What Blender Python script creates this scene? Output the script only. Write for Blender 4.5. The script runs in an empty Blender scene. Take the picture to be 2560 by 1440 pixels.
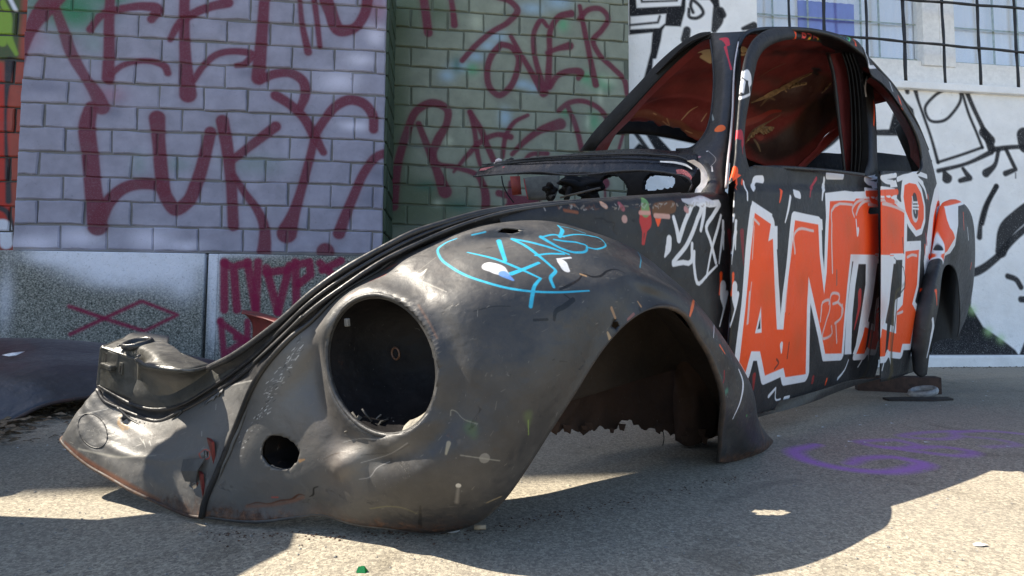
import bpy, bmesh, math, random
import numpy as np
from mathutils import Vector, Matrix
from mathutils.bvhtree import BVHTree
random.seed(4); rng = np.random.default_rng(4)
sc = bpy.context.scene

# ---------------------------------------------------------------- camera, sky, sun, exposure
FPX = 1350.0; PIT = math.atan(80/1350); ROL = 0.0046
CAM = np.array([0, 0, 0.32])
def c2w(x, y, z):
    cr, sr = math.cos(ROL), math.sin(ROL); x, y = x*cr-y*sr, x*sr+y*cr
    return np.array([x, z*math.cos(PIT)-y*math.sin(PIT), z*math.sin(PIT)+y*math.cos(PIT)])
cam = bpy.data.cameras.new('camera'); co = bpy.data.objects.new('camera', cam); sc.collection.objects.link(co)
cam.sensor_width = 36; cam.lens = 36*FPX/2560; cam.clip_start = .02; cam.clip_end = 400
r_, u_, b_ = c2w(1, 0, 0), c2w(0, 1, 0), -c2w(0, 0, 1)
co.matrix_world = Matrix(((r_[0], u_[0], b_[0], CAM[0]), (r_[1], u_[1], b_[1], CAM[1]), (r_[2], u_[2], b_[2], CAM[2]), (0, 0, 0, 1)))
sc.camera = co
SUN = np.array([-.93, .11, 1.0]); SUN /= np.linalg.norm(SUN)
elev = math.asin(SUN[2]); azim = math.atan2(SUN[0], SUN[1])
w = bpy.data.worlds.new('World'); sc.world = w; w.use_nodes = True
nt = w.node_tree; nt.nodes.clear()
sky = nt.nodes.new('ShaderNodeTexSky'); sky.sky_type = 'NISHITA'; sky.sun_disc = False
sky.sun_elevation = elev; sky.sun_rotation = azim; sky.altitude = 300; sky.dust_density = 1.2
bg = nt.nodes.new('ShaderNodeBackground'); bg.inputs[1].default_value = .115
ow = nt.nodes.new('ShaderNodeOutputWorld')
nt.links.new(sky.outputs[0], bg.inputs[0]); nt.links.new(bg.outputs[0], ow.inputs[0])
sl = bpy.data.lights.new('sun', 'SUN'); sl.energy = 5.0; sl.angle = math.radians(.3); sl.color = (1, .91, .77)
so = bpy.data.objects.new('sun', sl); sc.collection.objects.link(so)
so.rotation_euler = Vector(SUN).to_track_quat('Z', 'Y').to_euler()
sc.view_settings.view_transform = 'Standard'; sc.view_settings.look = 'None'
sc.view_settings.exposure = 1.22; sc.view_settings.gamma = 1; sc.view_settings.use_curve_mapping = False

# ---------------------------------------------------------------- survey of the place (car frame measured against the ground)
Mc = np.array([[0.7442, 0.6673, -0.0313], [0.6548, -0.738, -0.163], [0.1319, -0.1008, 0.9861]]); oc = np.array([-0.2048, 1.5902, -0.261])
_u, _s, _v = np.linalg.svd(Mc); Mc = _u@_v
def ray(px, py): return c2w((px-1280)/FPX, (720-py)/FPX, 1.)
def at(px, py, zc): return CAM+ray(px, py)*zc
def car(p): return (np.asarray(p)-oc)@Mc
def W(X, Y, Z): return Mc@np.array([X, Y, Z])+oc
def cplane(px, py, i, val):
    d = Mc.T@ray(px, py); o = car(CAM); return CAM+ray(px, py)*((val-o[i])/d[i])
def cy(px, py, Y): return cplane(px, py, 1, Y)
Rm = np.array([c2w(1, 0, 0), c2w(0, 1, 0), c2w(0, 0, 1)])
def project(P):
    q = (np.asarray(P)-CAM)@Rm.T
    return np.stack([1280+FPX*q[..., 0]/q[..., 2], 720-FPX*q[..., 1]/q[..., 2], q[..., 2]], -1)
def gnd(px, py):
    d = ray(px, py); return (CAM+d*(-CAM[2]/d[2]))[:2]

# ---------------------------------------------------------------- object helpers
def link(o): sc.collection.objects.link(o); return o
def thing(name, label, cat, loc=(0, 0, 0), group=None, kind=None):
    o = link(bpy.data.objects.new(name, None)); o.location = loc; o['label'] = label; o['category'] = cat
    if group: o['group'] = group
    if kind: o['kind'] = kind
    o.empty_display_size = .1
    return o
def root_loc(p):
    l = Vector((0, 0, 0))
    while p is not None: l += p.location; p = p.parent
    return l
def mesh(name, V, Fc, mat, parent=None, uv=None, smooth=True, label=None, solid=0, solid_off=-1):
    V = np.asarray(V, float); l = np.array(root_loc(parent)) if parent else np.zeros(3)
    me = bpy.data.meshes.new(name); me.from_pydata((V-l).tolist(), [], [list(map(int, f)) for f in Fc]); me.update()
    if uv is not None:
        ul = me.uv_layers.new(name='UVMap'); vi = np.zeros(len(me.loops), np.int32); me.loops.foreach_get('vertex_index', vi)
        ul.data.foreach_set('uv', np.asarray(uv, np.float32)[vi].ravel())
    if smooth: me.polygons.foreach_set('use_smooth', [True]*len(me.polygons))
    if mat: me.materials.append(mat)
    o = link(bpy.data.objects.new(name, me)); o.parent = parent
    if label: o['label'] = label
    if solid:
        m = o.modifiers.new('sheet', 'SOLIDIFY'); m.thickness = solid; m.offset = solid_off
    return o
def tag(o, label, cat=None, group=None, kind=None):
    if label: o['label'] = label
    if cat: o['category'] = cat
    if group: o['group'] = group
    if kind: o['kind'] = kind
    return o
def crs(P, n):
    """resample control points (k,d) with a centripetal-ish Catmull-Rom to n points, by chord length"""
    P = np.asarray(P, float)
    if len(P) == 2: t = np.linspace(0, 1, n)[:, None]; return P[0]*(1-t)+P[1]*t
    d = np.r_[0, np.cumsum(np.linalg.norm(np.diff(P[:, :3], axis=0), axis=1)+1e-9)]
    T = np.zeros_like(P); h = np.diff(d)[:, None]; s = np.diff(P, axis=0)/h
    T[1:-1] = (s[:-1]*h[1:]+s[1:]*h[:-1])/(h[1:]+h[:-1]); T[0] = s[0]; T[-1] = s[-1]
    x = np.linspace(0, d[-1], n); i = np.clip(np.searchsorted(d, x, side='right')-1, 0, len(P)-2)
    t = ((x-d[i])/(d[i+1]-d[i]))[:, None]; H = h[i]
    return (2*t**3-3*t**2+1)*P[i]+(t**3-2*t**2+t)*H*T[i]+(-2*t**3+3*t**2)*P[i+1]+(t**3-t**2)*H*T[i+1]
def loft(rows, nu, nv):
    """rows: list of (m,3) stations -> (nu,nv,3) smooth grid"""
    A_ = np.stack([crs(r, nv) for r in rows])
    # common parameter across stations (mean chord)
    d = np.r_[0, np.cumsum(np.linalg.norm(np.diff(A_, axis=0), axis=2).mean(1)+1e-9)]
    T = np.zeros_like(A_); h = np.diff(d)[:, None, None]; s = np.diff(A_, axis=0)/h
    if len(A_) > 2: T[1:-1] = (s[:-1]*h[1:]+s[1:]*h[:-1])/(h[1:]+h[:-1])
    T[0] = s[0]; T[-1] = s[-1]
    x = np.linspace(0, d[-1], nu); i = np.clip(np.searchsorted(d, x, side='right')-1, 0, len(A_)-2)
    t = ((x-d[i])/(d[i+1]-d[i]))[:, None, None]; H = h[i]
    return (2*t**3-3*t**2+1)*A_[i]+(t**3-2*t**2+t)*H*T[i]+(-2*t**3+3*t**2)*A_[i+1]+(t**3-t**2)*H*T[i+1]
def gridfaces(nu, nv, close=False):
    i, j = np.meshgrid(np.arange(nu if close else nu-1), np.arange(nv-1), indexing='ij'); i2 = (i+1) % nu
    return np.stack([i*nv+j, i2*nv+j, i2*nv+j+1, i*nv+j+1], -1).reshape(-1, 4)
def griduv(nu, nv):
    a, b = np.meshgrid(np.linspace(0, 1, nu), np.linspace(0, 1, nv), indexing='ij'); return np.stack([a, b], -1).reshape(-1, 2)
def gridnormals(G):
    du = np.gradient(G, axis=0); dv = np.gradient(G, axis=1); n = np.cross(du, dv); return n/(np.linalg.norm(n, axis=-1, keepdims=True)+1e-12)
def inpoly(q, poly):
    x, y = q[:, 0], q[:, 1]; r = np.zeros(len(q), bool); p = np.asarray(poly, float)
    for (x0, y0), (x1, y1) in zip(p, np.roll(p, -1, 0)):
        if y0 == y1: continue
        c = ((y0 > y) != (y1 > y)); r ^= c & (x < (x1-x0)*(y-y0)/(y1-y0)+x0)
    return r
def nearpoly(q, poly):
    p = np.asarray(poly, float); best = np.full(len(q), 1e18); out = q.copy()
    for a, b in zip(p, np.roll(p, -1, 0)):
        ab = b-a; t = np.clip(((q-a)@ab)/(ab@ab+1e-12), 0, 1); c = a+t[:, None]*ab; d = ((q-c)**2).sum(1)
        k = d < best; best[k] = d[k]; out[k] = c[k]
    return out, best**.5
def cut(V, Fc, q, poly, keep='out', lift=None, sel=None):
    """cut faces inside (or outside) a polygon given per-vertex 2D coordinates q; lift(q2,i) -> 3D moves the rim exactly on the outline"""
    ins = inpoly(q, poly)
    if keep == 'in': ins = ~ins
    if sel is not None: ins &= sel
    Fc = np.asarray(Fc); fi = ins[Fc]; al = fi.all(1); mixed = fi.any(1) & ~al
    mv = np.unique(Fc[mixed][ins[Fc[mixed]]])
    near, _ = nearpoly(q[mv], poly); V = V.copy(); q = q.copy()
    V[mv] = lift(near, mv) if lift else V[mv]; q[mv] = near
    return V, Fc[~al], q
def lift_px(V):
    z = project(V)[:, 2]
    def f(n, idx): return np.array([at(a, b, z[i]) for (a, b), i in zip(n, idx)]).reshape(-1, 3)
    return f
def tube(path, rad, n=8, up=None, squash=1.0, close=False):
    path = np.asarray(path, float); m = len(path)
    rad = np.full(m, float(rad)) if np.ndim(rad) == 0 else np.asarray(rad, float)
    T = np.gradient(path, axis=0) if not close else (np.roll(path, -1, 0)-np.roll(path, 1, 0))
    T /= np.linalg.norm(T, axis=1, keepdims=True)+1e-12
    up = np.array([0, 0, 1.]) if up is None else np.asarray(up, float)
    A_ = np.cross(T, up); A_ /= np.linalg.norm(A_, axis=1, keepdims=True)+1e-9; B_ = np.cross(A_, T)
    th = np.linspace(0, 2*math.pi, n, endpoint=False)
    V = path[:, None]+rad[:, None, None]*(A_[:, None]*np.cos(th)[None, :, None]+B_[:, None]*np.sin(th)[None, :, None]*squash)
    V = V.reshape(-1, 3); Fc = []
    for i in range(m if close else m-1):
        for k in range(n): Fc.append((i*n+k, i*n+(k+1) % n, ((i+1) % m)*n+(k+1) % n, ((i+1) % m)*n+k))
    if not close: Fc += [tuple(range(n))[::-1]]+[tuple((m-1)*n+k for k in range(n))]
    return V, Fc
def box(lo, hi, bev=0):
    x0, y0, z0 = lo; x1, y1, z1 = hi
    V = [(x0, y0, z0), (x1, y0, z0), (x1, y1, z0), (x0, y1, z0), (x0, y0, z1), (x1, y0, z1), (x1, y1, z1), (x0, y1, z1)]
    return np.array(V, float), [(0, 3, 2, 1), (4, 5, 6, 7), (0, 1, 5, 4), (1, 2, 6, 5), (2, 3, 7, 6), (3, 0, 4, 7)]
def join(*parts):
    V = []; Fc = []; k = 0
    for v, f in parts:
        V.append(np.asarray(v)); Fc += [tuple(int(i)+k for i in q) for q in f]; k += len(v)
    return np.concatenate(V), Fc
def bevel(o, w_, seg=2, ang=30):
    m = o.modifiers.new('bevel', 'BEVEL'); m.width = w_; m.segments = seg; m.limit_method = 'ANGLE'; m.angle_limit = math.radians(ang)
    return o

# ---------------------------------------------------------------- painted canvases (computed here, stroke by stroke, in metres on the surface)
class Canvas:
    def __init__(s, P, name):
        s.P = np.asarray(P, np.float32); s.H, s.Wd = P.shape[:2]; s.name = name
        s.rgb = np.zeros((s.H, s.Wd, 3), np.float32); s.a = np.zeros((s.H, s.Wd), np.float32); s.planar = None
    @classmethod
    def flat(c, s0, s1, t0, t1, res, name):
        a, b = np.meshgrid(np.arange(s0, s1, res), np.arange(t0, t1, res)); o = c(np.stack([a, b], -1), name); o.planar = (s0, t0, res); o.ext = (s0, t0, s0+a.shape[1]*res, t0+a.shape[0]*res)
        return o
    def win(s, lo, hi):
        if s.planar:
            s0, t0, r = s.planar
            a = slice(max(0, int((lo[1]-t0)/r)), max(0, min(s.H, int((hi[1]-t0)/r)+2))); b = slice(max(0, int((lo[0]-s0)/r)), max(0, min(s.Wd, int((hi[0]-s0)/r)+2)))
            return a, b
        k = 8; Q = s.P[::k, ::k]; m = ((Q > np.asarray(lo)-.014) & (Q < np.asarray(hi)+.014)).all(-1); ii = np.where(m.any(1))[0]; jj = np.where(m.any(0))[0]
        if not len(ii): return slice(0, 0), slice(0, 0)
        return slice(max(0, ii[0]*k-k), ii[-1]*k+k+1), slice(max(0, jj[0]*k-k), jj[-1]*k+k+1)
    def comp(s, sl_, al, col, mode=None):
        al = al[..., None]; c = np.asarray(col, np.float32); A0 = s.a[sl_][..., None]; A1 = al+A0*(1-al)
        s.rgb[sl_] = np.where(A1 > 1e-5, (c*al+s.rgb[sl_]*A0*(1-al))/np.maximum(A1, 1e-5), s.rgb[sl_]); s.a[sl_] = A1[..., 0]
    def stroke(s, pts, rad, col, a=1., soft=.003, smooth=True):
        pts = np.asarray(pts, np.float32)
        if len(pts) == 1: pts = np.repeat(pts, 2, 0)+np.float32(1e-5)*np.arange(2)[:, None]
        rad = np.asarray(rad, np.float32)*np.ones(len(pts), np.float32) if np.ndim(rad) == 0 else np.interp(np.linspace(0, 1, len(pts)), np.linspace(0, 1, len(rad)), rad).astype(np.float32)
        if smooth and len(pts) > 2:
            q = crs(np.c_[pts, rad] if pts.shape[1] == 3 else np.c_[pts, rad*0, rad], 8*len(pts)); pts = q[:, :pts.shape[1]].astype(np.float32); rad = np.abs(q[:, -1]).astype(np.float32)
        m = rad.max()+soft
        W_ = s.win(pts.min(0)-m, pts.max(0)+m); sub = s.P[W_]
        if sub.size == 0: return
        al = np.zeros(sub.shape[:2], np.float32)
        for i in range(len(pts)-1):
            p, q = pts[i], pts[i+1]; mm = max(rad[i], rad[i+1])+soft
            if s.planar:
                w2 = s.win(np.minimum(p, q)-mm, np.maximum(p, q)+mm); ra = slice(max(w2[0].start-W_[0].start, 0), max(w2[0].stop-W_[0].start, 0)); rb = slice(max(w2[1].start-W_[1].start, 0), max(w2[1].stop-W_[1].start, 0))
            else: ra = rb = slice(None)
            S = sub[ra, rb]
            if S.size == 0: continue
            ab = q-p; t = np.clip(((S-p)@ab)/(ab@ab+1e-12), 0, 1); d = np.linalg.norm(S-p-t[..., None]*ab, axis=-1)-(rad[i]+(rad[i+1]-rad[i])*t)
            al[ra, rb] = np.maximum(al[ra, rb], np.clip(.5-d/soft, 0, 1))
        s.comp(W_, al*a, col)
    def spray(s, c, r, col, a=.8):
        c = np.asarray(c, np.float32); r = np.asarray(r, np.float32)*np.ones(len(c), np.float32); W_ = s.win(c-r*2.2, c+r*2.2); S = s.P[W_]
        if S.size: s.comp(W_, np.exp(-(((S-c)/r)**2).sum(-1))*a, col)
    def poly(s, pts, col, a=1., grow=0., soft=.003):
        pts = np.asarray(pts, np.float32); m = grow+soft; W_ = s.win(pts.min(0)-m, pts.max(0)+m); S = s.P[W_]
        if S.size == 0: return
        q = S.reshape(-1, 2).astype(float); ins = inpoly(q, pts)
        if grow > 0 or True:
            _, d = nearpoly(q, pts); d = np.where(ins, -d, d)-grow
        s.comp(W_, (np.clip(.5-d/soft, 0, 1)*a).reshape(S.shape[:2]).astype(np.float32), col)
    def image(s):
        im = bpy.data.images.new(s.name, s.Wd, s.H, alpha=True, float_buffer=False); im.colorspace_settings.name = 'sRGB'; im.alpha_mode = 'CHANNEL_PACKED'
        c = np.clip(s.rgb, 0, 1); c = np.where(c < .0031308, c*12.92, 1.055*c**(1/2.4)-.055)
        im.pixels.foreach_set(np.concatenate([c, s.a[..., None]], -1).astype(np.float32).ravel()); im.pack(); return im

# ---------------------------------------------------------------- material helper
class NT:
    def __init__(s, name):
        s.m = bpy.data.materials.new(name); s.m.use_nodes = True; s.t = s.m.node_tree; s.t.nodes.clear()
        s.out = s.n('ShaderNodeOutputMaterial'); s.b = s.n('ShaderNodeBsdfPrincipled'); s.l(s.b.outputs[0], s.out.inputs[0]); s._tc = None
    def n(s, t, **k):
        o = s.t.nodes.new(t)
        for a, v in k.items(): setattr(o, a, v)
        return o
    def l(s, a, b): s.t.links.new(a, b)
    def set(s, o, i, v):
        if isinstance(v, bpy.types.NodeSocket): s.l(v, o.inputs[i])
        elif v is not None: o.inputs[i].default_value = (*v, 1) if isinstance(v, (tuple, list)) and len(v) == 3 and o.inputs[i].type == 'RGBA' else v
    def pos(s):
        if not s._tc: s._tc = s.n('ShaderNodeNewGeometry').outputs['Position']
        return s._tc
    def obj(s, o=None):
        t = s.n('ShaderNodeTexCoord'); t.object = o; return t.outputs['Object']
    def uvc(s): return s.n('ShaderNodeTexCoord').outputs['UV']
    def map(s, v, sc_=(1, 1, 1), loc=(0, 0, 0), rot=(0, 0, 0)):
        o = s.n('ShaderNodeMapping'); s.l(v, o.inputs[0]); o.inputs['Scale'].default_value = sc_; o.inputs['Location'].default_value = loc; o.inputs['Rotation'].default_value = rot; return o.outputs[0]
    def noise(s, v, scale, det=4, rough=.55, dist=0):
        o = s.n('ShaderNodeTexNoise'); s.l(v, o.inputs['Vector']); o.inputs['Scale'].default_value = scale; o.inputs['Detail'].default_value = det; o.inputs['Roughness'].default_value = rough; o.inputs['Distortion'].default_value = dist; return o.outputs[0]
    def voro(s, v, scale, feat='F1', out='Distance', rnd=1):
        o = s.n('ShaderNodeTexVoronoi', feature=feat); s.l(v, o.inputs['Vector']); o.inputs['Scale'].default_value = scale; o.inputs['Randomness'].default_value = rnd; return o.outputs[out]
    def ramp(s, f, stops, mode='LINEAR'):
        o = s.n('ShaderNodeValToRGB'); o.color_ramp.interpolation = mode; s.l(f, o.inputs[0]); e = o.color_ramp.elements
        while len(e) < len(stops): e.new(.5)
        for k, (p, c) in zip(e, stops): k.position = p; k.color = (c, c, c, 1) if not isinstance(c, (tuple, list)) else (*c, 1)
        return o.outputs[0]
    def mix(s, f, a, b, mode='MIX'):
        o = s.n('ShaderNodeMix', data_type='RGBA', blend_type=mode); s.set(o, 0, f)
        for i, v in ((6, a), (7, b)):
            if isinstance(v, bpy.types.NodeSocket): s.l(v, o.inputs[i])
            else: o.inputs[i].default_value = (*v, 1) if isinstance(v, (tuple, list)) else (v, v, v, 1)
        return o.outputs[2]
    def math(s, op, a, b=None, c=None, clamp=False):
        o = s.n('ShaderNodeMath', operation=op, use_clamp=clamp)
        for i, v in enumerate((a, b, c)):
            if v is not None: s.set(o, i, v)
        return o.outputs[0]
    def sep(s, v):
        o = s.n('ShaderNodeSeparateXYZ'); s.l(v, o.inputs[0]); return o.outputs
    def bump(s, h, strength=.5, dist=.002, prev=None):
        o = s.n('ShaderNodeBump'); s.l(h, o.inputs['Height']); o.inputs['Strength'].default_value = strength; o.inputs['Distance'].default_value = dist
        if prev: s.l(prev, o.inputs['Normal'])
        return o.outputs[0]
    def img(s, im, v, ext='CLIP'):
        o = s.n('ShaderNodeTexImage', extension=ext, interpolation='Linear'); o.image = im; s.l(v, o.inputs[0]); return o.outputs[0], o.outputs[1]
    def done(s, col=None, rough=None, metal=None, normal=None, spec=None, **k):
        for nme, v in (('Base Color', col), ('Roughness', rough), ('Metallic', metal), ('Normal', normal), ('Specular IOR Level', spec)):
            if v is not None: s.set(s.b, nme, v)
        for a, v in k.items(): s.set(s.b, a.replace('_', ' '), v)
        return s.m
def simple(name, col, rough=.6, metal=0, nscale=40, namp=.35, bumpd=.0008, spec=.5):
    t = NT(name); p = t.pos(); n = t.noise(p, nscale, 6, .65); c = t.mix(t.ramp(n, [(.3, 0), (.7, 1)]), tuple(x*(1-namp) for x in col), tuple(min(1, x*(1+namp)) for x in col))
    return t.done(c, t.math('MULTIPLY_ADD', n, .3, rough-.15), metal, t.bump(n, .6, bumpd), spec)
def uvmap_nodes(t, co_, ext):  # metres -> 0..1 of a flat canvas
    s0, t0, s1, t1 = ext; return t.map(co_, (1/(s1-s0), 1/(t1-t0), 1), (-s0/(s1-s0), -t0/(t1-t0), 0))
# ---------------------------------------------------------------- walls: straight planes y = y0 + TH*x
TH = .1122
class Wall:
    def __init__(s, y0): s.y0 = y0; s.ang = math.atan(TH); s.u = np.array([math.cos(s.ang), math.sin(s.ang), 0]); s.n = np.array([math.sin(s.ang), -math.cos(s.ang), 0]); s.o = np.array([0, y0, 0])
    def sh(s, px, py, off=0.):
        d = ray(px, py); o = s.o+s.n*off; p = CAM+d*((o-CAM)@s.n/(d@s.n)); return np.array([(p-s.o)@s.u, p[2]])
    def w(s, a, h, off=0.): return s.o+s.u*a+s.n*off+np.array([0, 0, h])
WP, WG, WW, WL = Wall(3.1), Wall(3.5), Wall(3.62), Wall(3.22)
def wall_root(name, wl, label, cat='wall', s=0.):
    o = thing(name, label, cat, loc=tuple(wl.w(s, 0))); o.rotation_euler = (0, 0, wl.ang); return o
def lmesh(name, V, Fc, mat, parent, smooth=False, uv=None, label=None):
    """mesh given in the parent's own (rotated) frame: x along wall, y into wall, z up"""
    me = bpy.data.meshes.new(name); me.from_pydata([tuple(v) for v in np.asarray(V, float)], [], [tuple(int(i) for i in f) for f in Fc]); me.update()
    if smooth: me.polygons.foreach_set('use_smooth', [True]*len(me.polygons))
    me.materials.append(mat); o = link(bpy.data.objects.new(name, me)); o.parent = parent
    if label: o['label'] = label
    return o
def zs(z, k, ox, oy, wl, pts, off=0.): return np.array([wl.sh(ox+x/k, oy+y/k, off) for x, y in pts])

MAG = (.115, .008, .027)
# --- purple pier canvas
cvP = Canvas.flat(WP.sh(20, 300)[0], WP.sh(975, 300)[0]+.02, .0, 2.4, .0028, 'paint_pier')
def P_(pts, wd, col=MAG, a=.93, soft=.012):
    cvP.stroke(zs(0, 2.182, 0, 0, WP, pts), np.array(wd)*1.2/2/2.182*3.0/FPX, col, .28, .05)
    cvP.stroke(zs(0, 2.182, 0, 0, WP, pts), np.array(wd)*1.13/2/2.182*3.0/FPX, col, a, soft)
def Ps(x, y, rx, ry, col, a): 
    c = WP.sh(x/2.182, y/2.182); cvP.spray(c, (rx/2.182*3/FPX, ry/2.182*3/FPX), col, a)
for g in [(330, 20, 190, 120), (420, 80, 120, 90), (600, -10, 120, 40)]: Ps(*g, (.02, .16, .07), .9)
for g in [(520, 250, 60, 50), (960, 900, 90, 40), (1190, 700, 30, 40), (760, 900, 40, 60), (1390, 900, 150, 60)]: Ps(*g, (.12, .26, .2), .3)
for g in [(200, 1330, 120, 45), (450, 1300, 110, 50), (820, 1310, 110, 60), (1020, 1345, 90, 30), (1850, 450, 110, 60), (2050, 200, 50, 60), (1930, 690, 80, 30), (1960, 330, 80, 40)]: Ps(*g, (.62, .62, .75), .75)
for g in [(2060, 950, 60, 60), (620, 620, 50, 30), (1350, 400, 60, 30), (2030, 1080, 60, 60), (250, 480, 130, 40)]: Ps(*g, (.09, .1, .16), .55)
for g in [(2060, 60, 60, 90), (140, 200, 90, 90), (600, 520, 80, 50)]: Ps(*g, (.3, .06, .12), .4)
P_([(310, -20), (240, 60), (170, 170), (130, 290), (112, 400)], [95, 85, 60, 45, 25])
P_([(300, 40), (350, 170), (400, 310), (470, 430), (530, 520), (560, 590)], [40, 48, 52, 45, 60, 70], a=.85)
P_([(500, 590), (480, 680), (495, 850), (515, 1050), (535, 1235)], [60, 75, 75, 78, 90])
P_([(545, 1200), (600, 1100), (680, 1030), (790, 1005), (880, 1025), (915, 1090), (960, 1145), (1020, 1110), (1075, 1000), (1120, 850), (1150, 725)], [70, 60, 55, 55, 55, 62, 62, 62, 60, 58, 55])
P_([(860, 650), (868, 760), (880, 900), (895, 1040)], [75, 62, 62, 60])
P_([(1215, 665), (1240, 800), (1258, 950), (1275, 1235)], [62, 58, 52, 52])
P_([(1265, 880), (1380, 790), (1505, 695)], [38, 44, 52])
P_([(1275, 960), (1340, 1060), (1400, 1140), (1440, 1230), (1445, 1330), (1440, 1375)], [30, 36, 40, 48, 60, 66])
P_([(1445, -20), (1430, 200), (1410, 430)], [50, 56, 66]); P_([(1420, 440), (1500, 408), (1590, 405), (1655, 450), (1665, 520), (1640, 590)], [44, 44, 46, 48, 48, 40])
P_([(1505, 525), (1590, 580), (1660, 650), (1710, 735), (1765, 835)], [50, 46, 46, 48, 36])
P_([(1715, 745), (1770, 660), (1830, 585), (1910, 548), (1985, 570), (2035, 640), (2038, 710)], [44, 44, 48, 52, 50, 48, 46])
P_([(1720, 740), (1690, 870), (1640, 1050), (1600, 1180), (1565, 1275)], [38, 42, 46, 62, 95])
P_([(2130, 830), (2060, 855), (1990, 940), (1930, 1070), (1880, 1190), (1850, 1275)], [44, 44, 44, 46, 52, 60]); P_([(1775, 1375)], 85)
P_([(603, -10), (598, 150), (598, 300), (596, 430)], [44, 48, 52, 58]); P_([(495, 165), (560, 85), (690, 52), (800, 42), (860, 55), (830, 112)], [36, 38, 38, 44, 52, 40])
P_([(610, 410), (670, 365), (760, 340), (850, 345), (905, 370), (920, 405)], [30, 28, 28, 32, 36, 34])
P_([(1010, -10), (1008, 150), (1015, 350), (1028, 520)], [48, 50, 58, 80]); P_([(930, 220), (985, 130), (1070, 75), (1160, 40), (1245, 20)], [28, 38, 42, 44, 52])
P_([(1060, 440), (1110, 365), (1190, 300), (1280, 285), (1375, 305), (1330, 355), (1290, 362)], [30, 32, 34, 34, 38, 30, 24])
P_([(1635, -10), (1648, 130), (1682, 290)], [22, 28, 38]); P_([(1712, -10), (1730, 120), (1745, 255)], [30, 28, 26])
P_([(1770, -20), (1800, 60), (1855, 170), (1930, 160), (1985, 90), (2010, -20)], [70, 64, 64, 50, 50, 56])
# --- green wall canvas
cvG = Canvas.flat(WG.sh(960, 300)[0]-.1, WG.sh(1590, 300)[0]+.05, .0, 2.6, .0032, 'paint_green')
kG = 3.55/FPX/2.571
def G_(pts, wd, col=MAG, a=.92, soft=.012):
    cvG.stroke(zs(0, 2.571, 900, 0, WG, pts), np.array(wd)*1.2/2*kG, col, .28, .05)
    cvG.stroke(zs(0, 2.571, 900, 0, WG, pts), np.array(wd)*1.15/2*kG, col, a, soft)
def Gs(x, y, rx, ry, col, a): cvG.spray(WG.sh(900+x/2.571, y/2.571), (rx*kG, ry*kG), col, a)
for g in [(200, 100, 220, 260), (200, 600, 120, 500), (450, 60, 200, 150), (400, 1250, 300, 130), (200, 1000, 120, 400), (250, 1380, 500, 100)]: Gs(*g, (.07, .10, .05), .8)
for g in [(880, 240, 70, 40), (820, 300, 60, 35), (740, 370, 60, 35), (640, 430, 60, 40), (560, 490, 50, 40), (1100, 60, 90, 40), (1270, 20, 90, 50), (930, 760, 40, 60), (1120, 570, 60, 30), (1040, 545, 60, 30)]: Gs(*g, (.28, .42, .55), .7)
for g in [(1500, 790, 45, 60), (1300, 160, 40, 50), (1540, 540, 80, 50), (1440, 500, 50, 40), (720, 450, 40, 40), (1320, 720, 40, 40)]: Gs(*g, (.05, .32, .14), .65)
for g in [(1460, 790, 18, 50), (1540, 620, 20, 60), (1590, 520, 60, 30), (1470, 1330, 60, 30), (500, 1310, 30, 25), (570, 910, 30, 35), (750, 150, 50, 60)]: Gs(*g, (.5, .55, .42), .5)
for g in [(640, 1330, 90, 40), (430, 1200, 70, 30), (620, 420, 30, 60)]: Gs(*g, (.02, .1, .07), .7)
G_([(405, -20), (420, 80), (437, 215)], [46, 48, 50]); G_([(583, -10), (598, 90), (605, 165)], [30, 34, 40])
G_([(870, -15), (960, 15), (1010, 70), (960, 140), (840, 215), (740, 300), (655, 395)], [34, 34, 38, 34, 32, 32, 30])
G_([(905, 290), (845, 360), (815, 470), (840, 580), (890, 618), (950, 580), (1005, 470), (1015, 370), (965, 305), (905, 290)], 36)
G_([(968, 238), (1040, 370), (1110, 490), (1175, 605)], [26, 30, 36, 46]); G_([(1190, 600), (1150, 480), (1115, 330), (1125, 190), (1165, 135), (1200, 175)], [36, 34, 30, 30, 30, 26])
G_([(1355, 92), (1280, 110), (1225, 190), (1215, 350), (1205, 560)], [44, 38, 34, 34, 44]); G_([(1200, 345), (1270, 318), (1345, 300)], [24, 32, 48]); G_([(1215, 565), (1270, 490), (1350, 462), (1415, 475), (1400, 510)], [34, 32, 36, 44, 30])
G_([(1408, 48), (1440, 200), (1480, 400), (1512, 550)], [26, 32, 34, 40]); G_([(1410, 125), (1460, 72), (1545, 68), (1590, 120), (1550, 200), (1495, 265), (1530, 350), (1620, 440), (1695, 520), (1715, 610)], 32)
G_([(215, 1330), (245, 1050), (300, 860), (370, 710), (470, 665), (560, 710), (555, 800), (500, 900), (470, 1000), (485, 1040), (620, 1080), (760, 1140), (800, 1230), (805, 1380)], [50, 46, 44, 44, 44, 44, 40, 50, 40, 30, 30, 34, 46, 50])
G_([(375, 800), (430, 940), (500, 1120), (545, 1235)], [34, 40, 50, 75]); G_([(600, 1110), (690, 1000), (790, 905), (880, 870), (965, 885)], [14, 28, 30, 30, 36])
G_([(705, 725), (735, 850), (755, 1000), (770, 1060)], [26, 28, 28, 24]); G_([(705, 725), (770, 830), (820, 950), (860, 1040)], [30, 34, 36, 36]); G_([(1075, 745), (990, 790), (935, 880), (915, 1010)], [22, 26, 28, 26])
G_([(975, 995), (1060, 910), (1170, 835), (1285, 800)], [26, 34, 44, 66]); G_([(1275, 715), (1335, 668), (1430, 655), (1530, 700), (1600, 790)], 30); G_([(1335, 695), (1375, 790), (1420, 960)], [30, 30, 34]); G_([(1690, 860), (1660, 960)], 18)
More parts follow.
